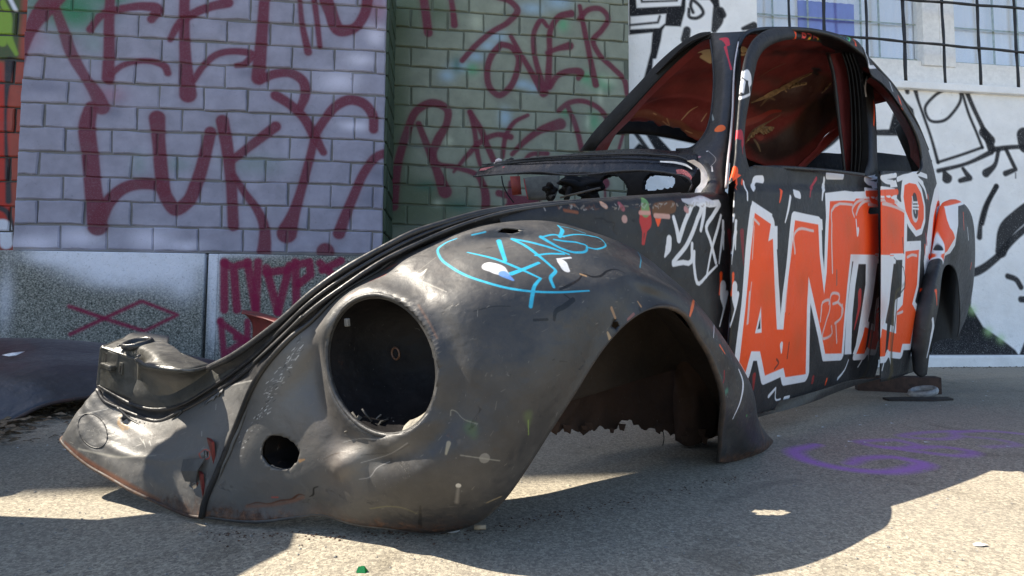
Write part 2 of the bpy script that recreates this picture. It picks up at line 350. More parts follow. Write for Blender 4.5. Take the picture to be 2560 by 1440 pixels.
G_([(1200, 990), (1090, 1000), (1030, 1080)], [30, 26, 22]); G_([(890, 1245), (950, 1260)], 40); G_([(970, 1180), (960, 1300)], 34); G_([(985, 1290), (1080, 1290), (1180, 1260)], [60, 50, 40]); G_([(1565, 1180)], 66); G_([(1570, 1190), (1572, 1290)], 12); G_([(950, 1330), (1100, 1330)], 40)
# --- white wall canvas
cvW = Canvas.flat(WW.sh(1560, 300)[0]-.15, WW.sh(2600, 300)[0]+.3, .0, 3.0, .0036, 'paint_white_wall')
BK = (.012, .013, .016)
def W_(k, ox, oy, pts, wd, col=BK, a=.97, soft=.014, smooth=True):
    q = zs(0, k, ox, oy, WW, pts); m = 1.3*3.85/FPX/k; cvW.stroke(q, np.array(wd)/2*m if np.ndim(wd) else wd/2*m, col, a, soft, smooth)
def Wp(k, ox, oy, pts, col=BK, soft=.014): cvW.poly(zs(0, k, ox, oy, WW, pts), col, 1, 0, soft)
z3 = (2.56, 1560, 0)
Wp(*z3, [(30, -20), (590, -20), (600, 40), (560, 60), (395, -5), (390, 70), (362, 172), (262, 168), (245, 195), (235, 260), (200, 400), (160, 560), (110, 560), (170, 330), (180, 210), (30, 225)])
WH = (.88, .88, .88)
Wp(*z3, [(75, -10), (370, -10), (362, 38), (80, 52)], WH); Wp(*z3, [(100, -10), (350, -10), (340, 12), (108, 20)], BK); Wp(*z3, [(118, -10), (332, -10), (330, 0), (120, 6)], WH)
Wp(*z3, [(40, 108), (268, 90), (262, 150), (225, 180), (40, 190)], WH); W_(*z3, [(40, 162), (215, 145), (228, 105)], 12, smooth=False)
Wp(*z3, [(395, 0), (545, 0), (590, 60), (585, 190), (400, 180), (375, 150), (390, 90), (410, 40)], WH)
W_(*z3, [(415, 60), (418, 110), (460, 118), (505, 85), (475, 30), (435, 5), (425, 40), (440, 80)], 18)
W_(*z3, [(590, -10), (592, 60), (600, 110), (575, 195)], [26, 40, 60, 30]); W_(*z3, [(618, 70), (630, 95)], 40)
W_(*z3, [(402, 195), (390, 255)], [40, 46]); W_(*z3, [(760, 185), (830, 165)], [20, 40]); W_(*z3, [(180, 380), (165, 470), (130, 560)], 20)
Wp(*z3, [(185, 380), (255, 370), (240, 400), (180, 440)], WH)
zA = (3, 1380, 40)
W_(*zA, [(610, 860), (720, 1010)], 26); Wp(*zA, [(690, 870), (790, 900), (900, 1020), (780, 1020)]); Wp(*zA, [(600, 1010), (650, 955), (710, 990), (740, 1030)]); W_(*zA, [(480, 860), (760, 890), (1120, 960)], 20)
# bird-box figure right of the car
W_(*z3, [(2145, 572), (2060, 575), (1975, 625), (1925, 700), (1955, 770), (2040, 775), (2110, 715), (2155, 620), (2145, 572)], 17)
W_(*z3, [(1805, 540), (1812, 590)], 26); W_(*z3, [(1855, 545), (1880, 640), (1915, 740), (1960, 870), (2008, 1040)], [30, 18, 17, 17, 20]); W_(*z3, [(2008, 1040), (2150, 995), (2292, 945)], 16); W_(*z3, [(2165, 600), (2205, 730), (2255, 850), (2292, 945)], 17)
W_(*z3, [(2180, 560), (2230, 680), (2300, 830), (2350, 950)], [30, 26, 30, 50]); W_(*z3, [(2350, 975), (2200, 1045), (2010, 1095)], [30, 20, 24]); W_(*z3, [(2300, 850), (2345, 900)], 55)
W_(*z3, [(2050, 1105), (2065, 1140)], [26, 60]); W_(*z3, [(2168, 1080), (2210, 1140), (2150, 1158)], [20, 34, 26], smooth=False)
W_(*z3, [(2355, 960), (2460, 945), (2570, 940)], [30, 26, 22]); W_(*z3, [(2445, 960), (2505, 1085), (2440, 1112)], [24, 24, 32], smooth=False); W_(*z3, [(2395, 965), (2370, 1060), (2315, 1110)], [24, 26, 46]); W_(*z3, [(2560, 870), (2570, 930)], 90); W_(*z3, [(2505, 1110), (2505, 1140)], 6)
W_(*z3, [(2380, 1195), (2330, 1300), (2290, 1430)], [28, 24, 28])
W_(*z3, [(1590, 850), (1700, 850), (1850, 855)], [30, 34, 24]); Wp(*z3, [(1690, 850), (1720, 730), (1790, 640), (1850, 700), (1880, 860)])
W_(*z3, [(1250, 975), (1320, 900), (1400, 840)], [20, 50, 30])
zB = (2.25, 2120, 380)
W_(*zB, [(835, 195), (770, 310), (745, 400), (738, 480)], [24, 22, 22, 28])
W_(*zB, [(1060, 290), (960, 370), (890, 440), (860, 560)], [70, 80, 80, 60]); W_(*zB, [(1010, 420), (920, 500), (830, 600), (700, 680), (620, 680)], [30, 34, 34, 40, 40])
Wp(*zB, [(440, 1145), (960, 1145), (940, 1115), (870, 1060), (760, 985), (690, 870), (700, 690), (600, 640), (440, 600)]); Wp(*zB, [(960, 1145), (1020, 1000), (1020, 1145)])
W_(*zB, [(897, 700), (945, 720), (972, 762)], 27); W_(*zB, [(972, 830), (1010, 832)], 30)
for x, y in [(700, 890), (790, 1010), (860, 1050)]: cvW.spray(WW.sh(2120+x/2.25, 380+y/2.25), .035, (.5, .75, .35), .55)
# --- left strip canvas
cvL = Canvas.flat(WL.sh(-60, 300)[0], WL.sh(60, 300)[0]+.05, .0, 2.4, .003, 'paint_left')
def L_(pts, wd, col, a=1, soft=.012): cvL.stroke(zs(0, 2.182, 0, 0, WL, pts), np.array(wd)/2*3.1/FPX/2.182, col, a, soft)
cvL.poly(zs(0, 2.182, 0, 0, WL, [(-200, 330), (10, 350), (50, 500), (60, 1200), (-200, 1200)]), (.38, .022, .012), 1, 0, .03)
cvL.poly(zs(0, 2.182, 0, 0, WL, [(-200, -100), (130, -100), (110, 330), (40, 340), (-200, 330)]), (.05, .08, .03), 1, 0, .03)
L_([(20, 20), (50, 90), (50, 200), (95, 300)], [30, 34, 40, 20], (.18, .32, .035)); L_([(-20, 60), (20, 110), (20, 240)], [40, 60, 40], (.18, .32, .035)); L_([(55, -10), (90, 60)], 20, (.6, .65, .75))
L_([(60, 340), (45, 480), (50, 1100)], [50, 26, 30], (.02, .022, .03)); L_([(-20, 1130), (30, 1150), (70, 1230), (80, 1330)], 26, (.02, .02, .03)); L_([(-40, 1250), (20, 1230), (40, 1330)], 60, (.55, .6, .7))
# --- plinth canvas
cvB = Canvas.flat(WP.sh(-60, 700)[0], WP.sh(1000, 700)[0]+.1, -.1, .8, .0028, 'paint_plinth')
def B_(pts, wd, col=(.22, .01, .055), a=.9, soft=.014): cvB.stroke(zs(0, 1.714, 0, 600, WP, pts, .02), np.array(wd)/2*3.0/FPX/1.714*np.ones(len(pts)), col, a, soft, False)
def Bs(x, y, rx, ry, a, col=(.74, .77, .86)): cvB.spray(WP.sh(x/1.714, 600+y/1.714, .02), (rx*3/FPX/1.714, ry*3/FPX/1.714), col, a)
for g in [(260, 60, 110, 40, 1), (380, 90, 120, 60, 1), (500, 95, 130, 70, 1), (620, 95, 120, 85, 1), (740, 110, 110, 90, 1), (560, 130, 160, 50, .9), (430, 60, 200, 40, 1), (650, 50, 200, 40, 1), (480, 160, 90, 40, .7), (830, 90, 60, 30, .6), (910, 150, 28, 160, .9), (910, 350, 24, 120, .6), (905, 90, 30, 60, .8), (790, 190, 60, 70, .6), (180, 70, 50, 30, .5), (20, 250, 30, 120, .5), (1000, 60, 200, 18, .5)]: Bs(*g)
B_([(295, 285), (460, 342), (612, 390)], 16); B_([(300, 405), (450, 335), (600, 265)], 16); B_([(612, 265), (758, 322), (625, 388)], 14)
for l in [[(960, 95), (960, 300)], [(960, 100), (1000, 120), (1015, 300)], [(1060, 95), (1095, 300)], [(1095, 300), (1105, 95)], [(1020, 110), (1060, 100)], [(1140, 120), (1190, 310)], [(1190, 310), (1240, 110)], [(1140, 140), (1230, 130)], [(1265, 95), (1270, 300)], [(1270, 110), (1325, 95), (1330, 150), (1280, 190)], [(1370, 100), (1440, 165)], [(1460, 90), (1380, 130)]]: B_(l, 34)
for l in [[(945, 345), (960, 500)], [(940, 350), (1050, 430), (975, 480)], [(1060, 350), (1060, 480)], [(1070, 440), (1010, 420)]]: B_(l, 26)

imP, imG, imW, imL, imB = cvP.image(), cvG.image(), cvW.image(), cvL.image(), cvB.image()

def brick_mat(name, base, wl_obj, im, ext, rnd=.12, paint=1., hgt=.0012, dirt=.5):
    t = NT(name); c = t.obj(wl_obj); xs = t.sep(c); cm = t.n('ShaderNodeCombineXYZ'); t.l(xs[0], cm.inputs[0]); t.l(xs[2], cm.inputs[1])
    q = uvmap_nodes(t, cm.outputs[0], ext); ic, ia = t.img(im, q)
    p = t.pos(); n1 = t.noise(p, 9, 5, .6); n2 = t.noise(p, 160, 4, .7); n3 = t.noise(p, 38, 6, .7, .6)
    oi = t.n('ShaderNodeObjectInfo').outputs['Random']
    b1 = t.mix(t.ramp(n1, [(.35, 0), (.65, 1)]), tuple(x*.86 for x in base), tuple(x*1.12 for x in base))
    b1 = t.mix(t.math('MULTIPLY', oi, rnd), b1, tuple(x*.5 for x in base))
    ia = t.math('MULTIPLY', ia, t.math('MULTIPLY', t.ramp(n2, [(.25, .75), (.5, 1)]), paint), clamp=True)
    col = t.mix(ia, b1, ic)
    col = t.mix(t.math('MULTIPLY', t.ramp(n3, [(.60, 0), (.70, 1)]), dirt), col, t.mix(.5, col, (.05, .05, .05)))
    col = t.mix(t.math('MULTIPLY', t.ramp(t.noise(p, 3.2, 6, .7, .5), [(.52, 0), (.68, 1)]), .45), col, t.mix(.5, col, (.10, .105, .11))); vo = t.voro(p, 60); chip = t.ramp(t.math('ADD', vo, t.math('MULTIPLY', n1, .25)), [(.13, 1), (.16, 0)])
    col = t.mix(t.math('MULTIPLY', chip, .6), col, (.3, .28, .24))
    nm = t.bump(n2, .5, hgt); nm = t.bump(n3, .5, .002, nm)
    return t.done(col, .62, normal=nm, spec=.35)

def brick_variants(mat, L, H, D, tag_, n=14):
    out = []
    for k in range(n):
        j = lambda a: random.uniform(-a, a); b = .006
        fr = [(b+j(.003), -D+j(.0015), b+j(.003)), (L-b+j(.003), -D+j(.0015), b+j(.003)), (L-b+j(.003), -D+j(.0015), H-b+j(.003)), (b+j(.003), -D+j(.0015), H-b+j(.003))]
        V = []; 
        # rim ring with mid-edge points so that edges are not ruler-straight
        ring = []
        for a, c in zip(fr, fr[1:]+fr[:1]): ring += [a, tuple(np.array(a)*.65+np.array(c)*.35+np.array([j(.0015), j(.0012), j(.0032)])), tuple(np.array(a)*.3+np.array(c)*.7+np.array([j(.0015), j(.0012), j(.0032)]))]
        cen = np.array([L/2, 0, H/2]); outr = []
        for r in ring:
            v = np.array(r)-cen; outr.append((cen[0]+v[0]*(L/(L-2*b)), -D*.45, cen[2]+v[2]*(H/(H-2*b))))
        back = [(o[0], .012, o[2]) for o in outr]
        m = len(ring); V = ring+outr+back; Fc = [tuple(range(m))]
        for q in range(m): a, c = q, (q+1) % m; Fc += [(a, m+a, m+c, c), (m+a, 2*m+a, 2*m+c, m+c)]
        me = bpy.data.meshes.new('brick'); me.from_pydata(V, [], [f[::-1] for f in Fc]); me.update(); me.materials.append(mat); out.append(me)
        me.polygons.foreach_set('use_smooth', [False]*len(me.polygons))
    return out
def lay(parent, s0, s1, z0, nrow, course, L, mat, offs, D=.009, joint=.0095, side=None):
    vs = brick_variants(mat, L-joint, course-joint, D, 'b'); cutm = {}
    for r in range(nrow):
        x = s0-(offs[r % len(offs)])*L*random.uniform(.9, 1.1)
        while x < s1-.02:
            a, b = max(x, s0), min(x+L, s1)
            if b-a > .035:
                full = b-a > L-.002
                me = random.choice(vs) if full else None
                if me is None:
                    key = round(b-a, 3)
                    if key not in cutm: cutm[key] = brick_variants(mat, b-a-joint, course-joint, D, 'c', 2)
                    me = random.choice(cutm[key])
                o = link(bpy.data.objects.new('brick', me)); o.parent = parent; o.location = (a+joint/2, random.uniform(-.0025, .0025), z0+r*course+joint/2+random.uniform(-.0015, .0015)); o.rotation_euler = (random.uniform(-.008, .008), random.uniform(-.006, .006), random.uniform(-.008, .008))
            x += L
def core(parent, s0, s1, z0, z1, depth, mat, name='mortar_bed'):
    V, Fc = box((s0, 0, z0), (s1, depth, z1)); return lmesh(name, V, Fc, mat, parent)
# purple pier
pier = wall_root('brick_pier', WP, 'purple grey painted brick pier with crimson lettering, left of the green brick recess')
mP = brick_mat('purple_brick', (.265, .265, .345), pier, imP, cvP.ext); mPm = brick_mat('purple_mortar', (.16, .16, .165), pier, imP, cvP.ext, 0, .75, .004)
s0P, s1P = WP.sh(44, 400)[0], WP.sh(961, 400)[0]; zP = WP.sh(50, 622)[1]; coP = WP.sh(50, 622-61.6)[1]-WP.sh(50, 622)[1]
LP = WP.sh(284, 600)[0]-WP.sh(167, 600)[0]
lay(pier, s0P, s1P, zP, 13, coP, LP, mP, (0, .5)); core(pier, s0P+.003, s1P-.003, zP-.006, zP+13*coP, .5, mPm)
# reveal (side of the pier, bricks end-on)
rev = link(bpy.data.objects.new('reveal', None)); rev.parent = pier; rev.location = (s1P, 0, 0); rev.rotation_euler = (0, 0, math.pi/2)
mR = brick_mat('reveal_brick', (.05, .075, .045), pier, imL, (9, 9, 10, 10), .3)
for r in range(13):
    xs = [0, .13, .38] if r % 2 else [0, .25, .38]
    for a, b in zip(xs[:-1], xs[1:]):
        me = brick_variants(mR, b-a-.011, coP-.011, .010, 'r', 1)[0]
        o = link(bpy.data.objects.new('brick', me)); o.parent = rev; o.location = (a+.0055, 0, zP+r*coP+.0055)
# plinth of rough concrete blocks
pl = wall_root('concrete_plinth', WP, 'speckled concrete plinth under the purple brick pier, partly sprayed white', 'plinth')
def plinth_mat():
    t = NT('plinth_concrete'); c = t.obj(pl); xs = t.sep(c); cm = t.n('ShaderNodeCombineXYZ'); t.l(xs[0], cm.inputs[0]); t.l(xs[2], cm.inputs[1]); ic, ia = t.img(imB, uvmap_nodes(t, cm.outputs[0], cvB.ext))
    p = t.pos(); sp = t.noise(p, 115, 5, .8); col = t.ramp(sp, [(.36, (.025, .03, .028)), (.47, (.13, .14, .125)), (.57, (.30, .30, .27)), (.68, (.55, .55, .5))])
    ia = t.math('MULTIPLY', ia, t.ramp(sp, [(.32, .4), (.42, 1)]), clamp=True); b = t.noise(p, 14, 5, .7); ia = t.math('MULTIPLY', ia, t.ramp(b, [(.3, .85), (.5, 1)]))
    nm = t.bump(sp, .9, .004); nm = t.bump(t.noise(p, 45, 3, .6), .7, .006, nm)
    return t.done(t.mix(ia, col, ic), .85, normal=nm, spec=.25)
mB = plinth_mat(); zt = zP-.010
sA, sB_, sC = WP.sh(-400, 700)[0], WP.sh(517, 700)[0], WP.sh(547, 700)[0]
for a, b, d in ((sA, sB_-.006, -.02), (sB_+.008, sC, -.012), (sC+.003, s1P+.02, -.022)):
    V, Fc = box((a, d, -.05), (b, .35, zt)); o = lmesh('block', V, Fc, mB, pl); bevel(o, .005, 2)
V, Fc = box((sB_-.02, .01, -.05), (sC+.02, .3, zt-.01)); lmesh('joint', V, Fc, simple('joint_dark', (.06, .06, .055)), pl)
# green recess wall
gw = wall_root('green_brick_wall', WG, 'dull green painted brick wall with crimson lettering between purple pier and white wall')
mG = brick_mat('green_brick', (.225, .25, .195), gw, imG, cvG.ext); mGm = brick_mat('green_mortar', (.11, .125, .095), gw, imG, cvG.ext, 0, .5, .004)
s0G, s1G = WG.sh(975, 400)[0]-.05, WG.sh(1573, 200)[0]; a_ = WG.sh(1172, 517)[1]; coG = (WG.sh(1172, 33)[1]-a_)/10; LG = 2*coG
nb = int(a_/coG)+1
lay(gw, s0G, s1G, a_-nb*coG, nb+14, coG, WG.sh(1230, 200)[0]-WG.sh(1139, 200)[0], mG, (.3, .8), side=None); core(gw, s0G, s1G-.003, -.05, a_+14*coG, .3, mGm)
# left wall strip
lw = wall_root('mural_wall', WL, 'brick wall strip at far left painted red, black and lime green')
mL = brick_mat('mural_brick', (.3, .06, .04), lw, imL, cvL.ext); s0L, s1L = WL.sh(-120, 400)[0], WL.sh(48, 400)[0]+.1
lay(lw, s0L, s1L, zP-.03, 12, coP*1.05, LP, mL, (.2, .7)); core(lw, s0L, s1L, zP-.05, zP+13*coP, .3, simple('mural_mortar', (.03, .03, .028)))
# white wall with window opening
wwl = wall_root('white_wall', WW, 'rough white plastered wall with black spray drawing, under the barred window')
def white_mat(nm='white_plaster', im=True, base=(.93, .93, .92)):
    t = NT(nm); p = t.pos(); n = t.noise(p, 30, 6, .7); n2 = t.noise(p, 6, 4, .6); n4 = t.noise(p, 120, 4, .7)
    b = t.mix(t.ramp(n2, [(.35, 0), (.7, 1)]), base, tuple(x*.88 for x in base)); b = t.mix(t.math('MULTIPLY', t.ramp(t.noise(p, 18, 8, .8, 1.), [(.58, 0), (.68, 1)]), .35), b, (.42, .42, .42))
    if im:
        c = t.obj(wwl); xs = t.sep(c); cm = t.n('ShaderNodeCombineXYZ'); t.l(xs[0], cm.inputs[0]); t.l(xs[2], cm.inputs[1]); ic, ia = t.img(imW, uvmap_nodes(t, cm.outputs[0], cvW.ext))
        ia = t.math('MULTIPLY', ia, t.ramp(n4, [(.28, .6), (.42, 1)])); b = t.mix(ia, b, ic)
        # rough cast showing through low down
        lowm = t.ramp(xs[2], [(.10, 1), (.26, 0)]); b = t.mix(t.math('MULTIPLY', t.math('MULTIPLY', t.ramp(n4, [(.56, 0), (.62, 1)]), lowm), .5), b, (.4, .4, .4))
    nn = t.bump(n4, .45, .003); nn = t.bump(n, .6, .007, nn); nn = t.bump(n2, .6, .02, nn)
    return t.done(b, .8, normal=nn, spec=.25)
mW = white_mat(); mW2 = white_mat('white_trim', False)
sw0 = s1G-.1; sw1 = WW.sh(2560, 400)[0]+2.2
wx0 = WW.sh(1893, 60)[0]; zsill = WW.sh(2415, 219)[1]; wx1 = sw1-1.2; ztop = 3.2
def wbox(a, b, z0, z1, y0=0., y1=.25):
    nx, nz = max(2, int((b-a)/.05)), max(2, int((z1-z0)/.05))
    V, Fc = box((a, y0, z0), (b, y1, z1)); return V, Fc
V, Fc = join(wbox(sw0, wx0, -.05, ztop), wbox(wx0, wx1, -.05, zsill), wbox(wx1, sw1, -.05, ztop)); lmesh('plaster', V, Fc, mW, wwl)
V, Fc = box((wx0+.0, -.035, zsill-.045), (wx1, .12, zsill+.012)); o = lmesh('ledge', V, Fc, mW2, wwl); bevel(o, .006, 2)
V, Fc = box((sw0, -.10, -.02), (sw1, -.001, .078)); kb = lmesh('kerb_course', V, Fc, mW2, wwl); bevel(kb, .012, 3)
# window: frame, panes, curtain
win = thing('window', 'white framed window with pale curtains behind the black grille', 'window', loc=tuple(WW.w(wx0, zsill))); win.rotation_euler = (0, 0, WW.ang)
RZ = .13   # recess
def wp(px, py, off=-RZ): s, h = WW.sh(px, py, off); return s-wx0, h-zsill
mF = simple('window_paint', (.88, .87, .84), .45, nscale=30, namp=.1)
def frame(a, b, z0, z1, name='frame', y0=RZ-.03, y1=RZ+.04, m=mF, bv=.004): V, Fc = box((a, y0, z0), (b, y1, z1)); o = lmesh(name, V, Fc, m, win); bevel(o, bv, 2); return o
top = 1.7; x1w = wx1-wx0
bot = wp(2450, 178)[1]
frame(0, x1w, .012, bot+.0, 'frame'); frame(.0, .03, bot+.001, top, 'frame')
pa = wp(2296, 100)[0]; pb = wp(2338, 100)[0]; pc = wp(2376, 100)[0]
frame(pa, pb-.004, bot+.001, top, 'sash', RZ-.045); frame(pb+.002, pc, bot+.001, top, 'sash', RZ-.04)
frame(.032, pa-.002, bot+.002, bot+.045, 'sash', RZ-.02); frame(pc+.002, x1w-.02, bot+.002, bot+.05, 'sash', RZ-.02)
tg = NT('window_glass'); gl = tg.n('ShaderNodeBsdfGlossy'); gl.inputs['Roughness'].default_value = .05; gl.inputs['Color'].default_value = (.9, .95, 1, 1); tr = tg.n('ShaderNodeBsdfTransparent'); tr.inputs[0].default_value = (.97, .98, .99, 1)
mxs = tg.n('ShaderNodeMixShader'); mxs.inputs[0].default_value = .12; tg.l(tr.outputs[0], mxs.inputs[1]); tg.l(gl.outputs[0], mxs.inputs[2]); tg.l(mxs.outputs[0], tg.out.inputs[0]); mGl = tg.m
for a, b in ((.03, pa+.01), (pc-.01, x1w-.02)):
    V, Fc = box((a, RZ+.005, bot), (b, RZ+.011, top)); lmesh('pane', V, Fc, mGl, win)
# curtain folds behind each pane
def curtain(a, b, y, mat, amp=.005, per=.09, z0=0., z1=1.7, name='curtain', lb=None):
    n = int((b-a)/.012); V = []
    for i in range(n+1):
        x = a+(b-a)*i/n; yy = y+amp*math.sin(x/per*6.28+math.sin(x*9)*1.3)
        V += [(x, yy, z0), (x+.004*math.sin(i), yy, z1)]
    lmesh(name, V, [(2*i, 2*i+2, 2*i+3, 2*i+1) for i in range(n)], mat, win, True, label=lb)
tc = NT('curtain_cloth'); tc.done(tc.mix(tc.ramp(tc.noise(tc.map(tc.pos(), (30, 30, 1.5)), 1, 3), [(.4, 0), (.65, 1)]), (.92, .94, .96), (.97, .97, .97)), .9)
curtain(.02, x1w-.02, RZ+.055, tc.m)
mV = simple('violet_sheet', (.22, .24, .62), .7, nscale=8, namp=.12); va, vb = wp(1992, 50, -RZ-.06)[0], wp(2132, 50, -RZ-.06)[0]; vz = wp(2060, 92, -RZ-.06)[1]
curtain(va, vb, RZ+.046, mV, .003, .07, vz, wp(2060, 8, -RZ-.06)[1], 'violet_panel', 'violet blue sheet hung inside the left pane')
mO = simple('inner_bar', (.40, .44, .30), .7)
for px in (1930, 2018, 2150, 2195, 2345, 2480, 2540):
    x, _ = wp(px, 50, -RZ-.03); V, Fc = box((x, RZ+.025, 0), (x+.010, RZ+.035, top)); lmesh('greenish_bar', V, Fc, mO, win)  # thin greenish bars just behind the panes
for py in (62, 150):
    _, z = wp(2240, py, -RZ-.03); V, Fc = box((.03, RZ+.020, z), (x1w-.03, RZ+.024, z+.010)); lmesh('greenish_bar', V, Fc, mO, win)
# grille, every bar a part
gr = thing('window_grille', 'welded black iron grille of square bars standing in front of the window', 'grille', loc=tuple(WW.w(wx0, zsill))); gr.rotation_euler = (0, 0, WW.ang)
mI = simple('black_iron', (.011, .011, .013), .5, nscale=60, namp=.5, bumpd=.003)
def bar(p0, p1, r, seg=26):
    P = np.linspace(p0, p1, seg); ph = random.uniform(0, 6); P += np.array([[.0022*math.sin(i*.9+ph), 0, .0022*math.cos(i*.7+ph)] for i in range(seg)])*(1 if r > .006 else 1); V, Fc = tube(P, r*(1+.10*np.sin(np.arange(seg)*1.7+ph)), 6, up=(0, 1, 0)); lmesh('bar', V, Fc, mI, gr, True)
def gp(px, py): s, h = WW.sh(px, py, .02); return s-wx0, h-zsill
for i, px in enumerate((1975, 2062, 2168, 2261, 2359, 2447, 2540, 2632, 2726, 2820)):
    a, _ = gp(px, 100); t_ = .012 if i in (1, 3) else .0095; bar((a, -.02, .0), (a-.004, -.02, top), t_)
for (xa, ya), (xb, yb) in (((2150, 96), (2560, 133)), ((2300, 4), (2560, 24))):
    A1, B1 = gp(xa, ya), gp(xb, yb); k = (B1[1]-A1[1])/(B1[0]-A1[0]); xx0 = .02; bar((xx0, -.032, A1[1]+(xx0-A1[0])*k), (x1w-.05, -.032, A1[1]+(x1w-.05-A1[0])*k), .0105, 60)
for k_ in (1, 2, 3):
    z = gp(2300, 4)[1]+k_*.33; bar((.02, -.032, z), (x1w-.05, -.032, z), .010, 60)
# building mass above/behind the walls so that light and reflections are those of a real facade
mD = simple('grey_render', (.25, .25, .26), .85, nscale=12)
fac = wall_root('building_facade', WG, 'tall grey rendered facade rising above the painted walls and the window', 'building')
V, Fc = join(box((-30, .0, 3.25), (30, 6, 11.2)), box((-30, .05, 2.46), (s0G-.002, 6, 3.248)), box((s0G, .04, a_+14*coG+.003), (s1G-.002, 6, 3.248))); lmesh('facade_wall', V, Fc, mD, fac)
V, Fc = box((-30, .35, -.05), (WL.sh(-120, 400)[0]-.02, 6, 2.455)); lmesh('facade_wall', V, Fc, mD, fac); V, Fc = box((sw1+.01, .3, -.05), (30, 6, 3.248)); lmesh('facade_wall', V, Fc, mD, fac)
# ground
cvR = Canvas.flat(.35, 2.6, .75, 2.0, .0025, 'paint_ground')
PU = (.42, .19, .58)
def R_(pts, wd, a=.9): cvR.stroke(np.array([gnd(*p) for p in pts]), np.array(wd)*1.1, PU, min(1, a*1.15), .028)
R_([(2040, 1112), (1985, 1130), (2030, 1155), (2110, 1172), (2200, 1180), (2280, 1172), (2305, 1158), (2240, 1144), (2160, 1146), (2125, 1160)], [.012, .018, .018, .016, .016, .018, .018, .014, .012, .01], .75)
R_([(2215, 1100), (2150, 1106), (2200, 1118), (2290, 1112), (2240, 1100)], .012, .6); R_([(2215, 1118), (2300, 1130), (2400, 1140), (2425, 1128), (2360, 1118), (2290, 1120)], .013, .6)
R_([(2390, 1078), (2300, 1082), (2260, 1092), (2330, 1098), (2390, 1092), (2380, 1080)], .010, .6); R_([(2390, 1080), (2480, 1078), (2600, 1090)], .012, .6); R_([(2420, 1092), (2500, 1100), (2540, 1110), (2470, 1118)], .010, .45)
cvR.spray(gnd(1600, 1150), (.10, .03), (.08, .16, .2), .3)
for ln in ([(1990, 1200), (1900, 1215), (1850, 1240), (1800, 1255)], [(1750, 1235), (1640, 1262), (1560, 1270)]): cvR.stroke(np.array([gnd(*p) for p in ln]), .008, (.05, .05, .05), .45, .02)
imR = cvR.image()
t = NT('old_asphalt'); p = t.pos(); ic, ia = t.img(imR, uvmap_nodes(t, p, cvR.ext))
n1 = t.noise(p, 480, 3, .7); n2 = t.noise(p, 2.2, 5, .6); n3 = t.noise(p, 55, 6, .7); v1 = t.voro(p, 260, out='Color')
v2 = t.voro(p, 260); c = t.ramp(t.math('MULTIPLY_ADD', n1, .75, t.math('MULTIPLY', t.sep(v1)[0], .28)), [(.30, (.165, .143, .112)), (.45, (.275, .245, .195)), (.58, (.385, .345, .268)), (.72, (.56, .50, .385))])
c = t.mix(t.ramp(n2, [(.35, .0), (.7, .45)]), c, t.mix(.6, c, (.11, .105, .10))); st = t.ramp(t.noise(p, 4.2, 7, .75, .8), [(.55, 0), (.68, 1)]); c = t.mix(t.math('MULTIPLY', st, .45), c, (.10, .085, .06))
c = t.mix(t.math('MULTIPLY', ia, t.ramp(n1, [(.35, .5), (.5, 1)])), c, ic)
ck = t.voro(t.map(p, (1, 1, 1)), 1.3, 'DISTANCE_TO_EDGE'); ckw = t.math('ADD', ck, t.math('MULTIPLY_ADD', t.noise(p, 9, 6, .7), .12, -.06)); c = t.mix(t.math('MULTIPLY', t.ramp(ckw, [(.0, 1), (.006, 0)]), t.ramp(n2, [(.5, 0), (.6, .35)])), c, (.05, .045, .04)); c = t.mix(t.math('MULTIPLY', t.ramp(t.noise(p, 1.1, 5, .6), [(.45, 0), (.62, 1)]), .3), c, t.mix(.5, c, (.5, .46, .38)))
mA = t.done(c, .9, normal=t.bump(n3, .3, .004, t.bump(n1, .4, .0025)), spec=.2)
nx = 40; V = [(-60+120*i/nx, -60+120*j/nx, 0) for i in range(nx+1) for j in range(nx+1)]
g = mesh('ground', V, gridfaces(nx+1, nx+1), mA, smooth=False); g['kind'] = 'structure'; g['label'] = 'worn pale asphalt yard with purple spray scrawl'

# ================================================================ the stripped car shell
shell = thing('car_body_shell', 'stripped black rusty vintage car shell without wheels, orange and white ANTI lettering along its side', 'car body', loc=(.35, 1.35, 0))
def Z_(x, y, s, ox, oy): return (ox+x/s, oy+y/s)

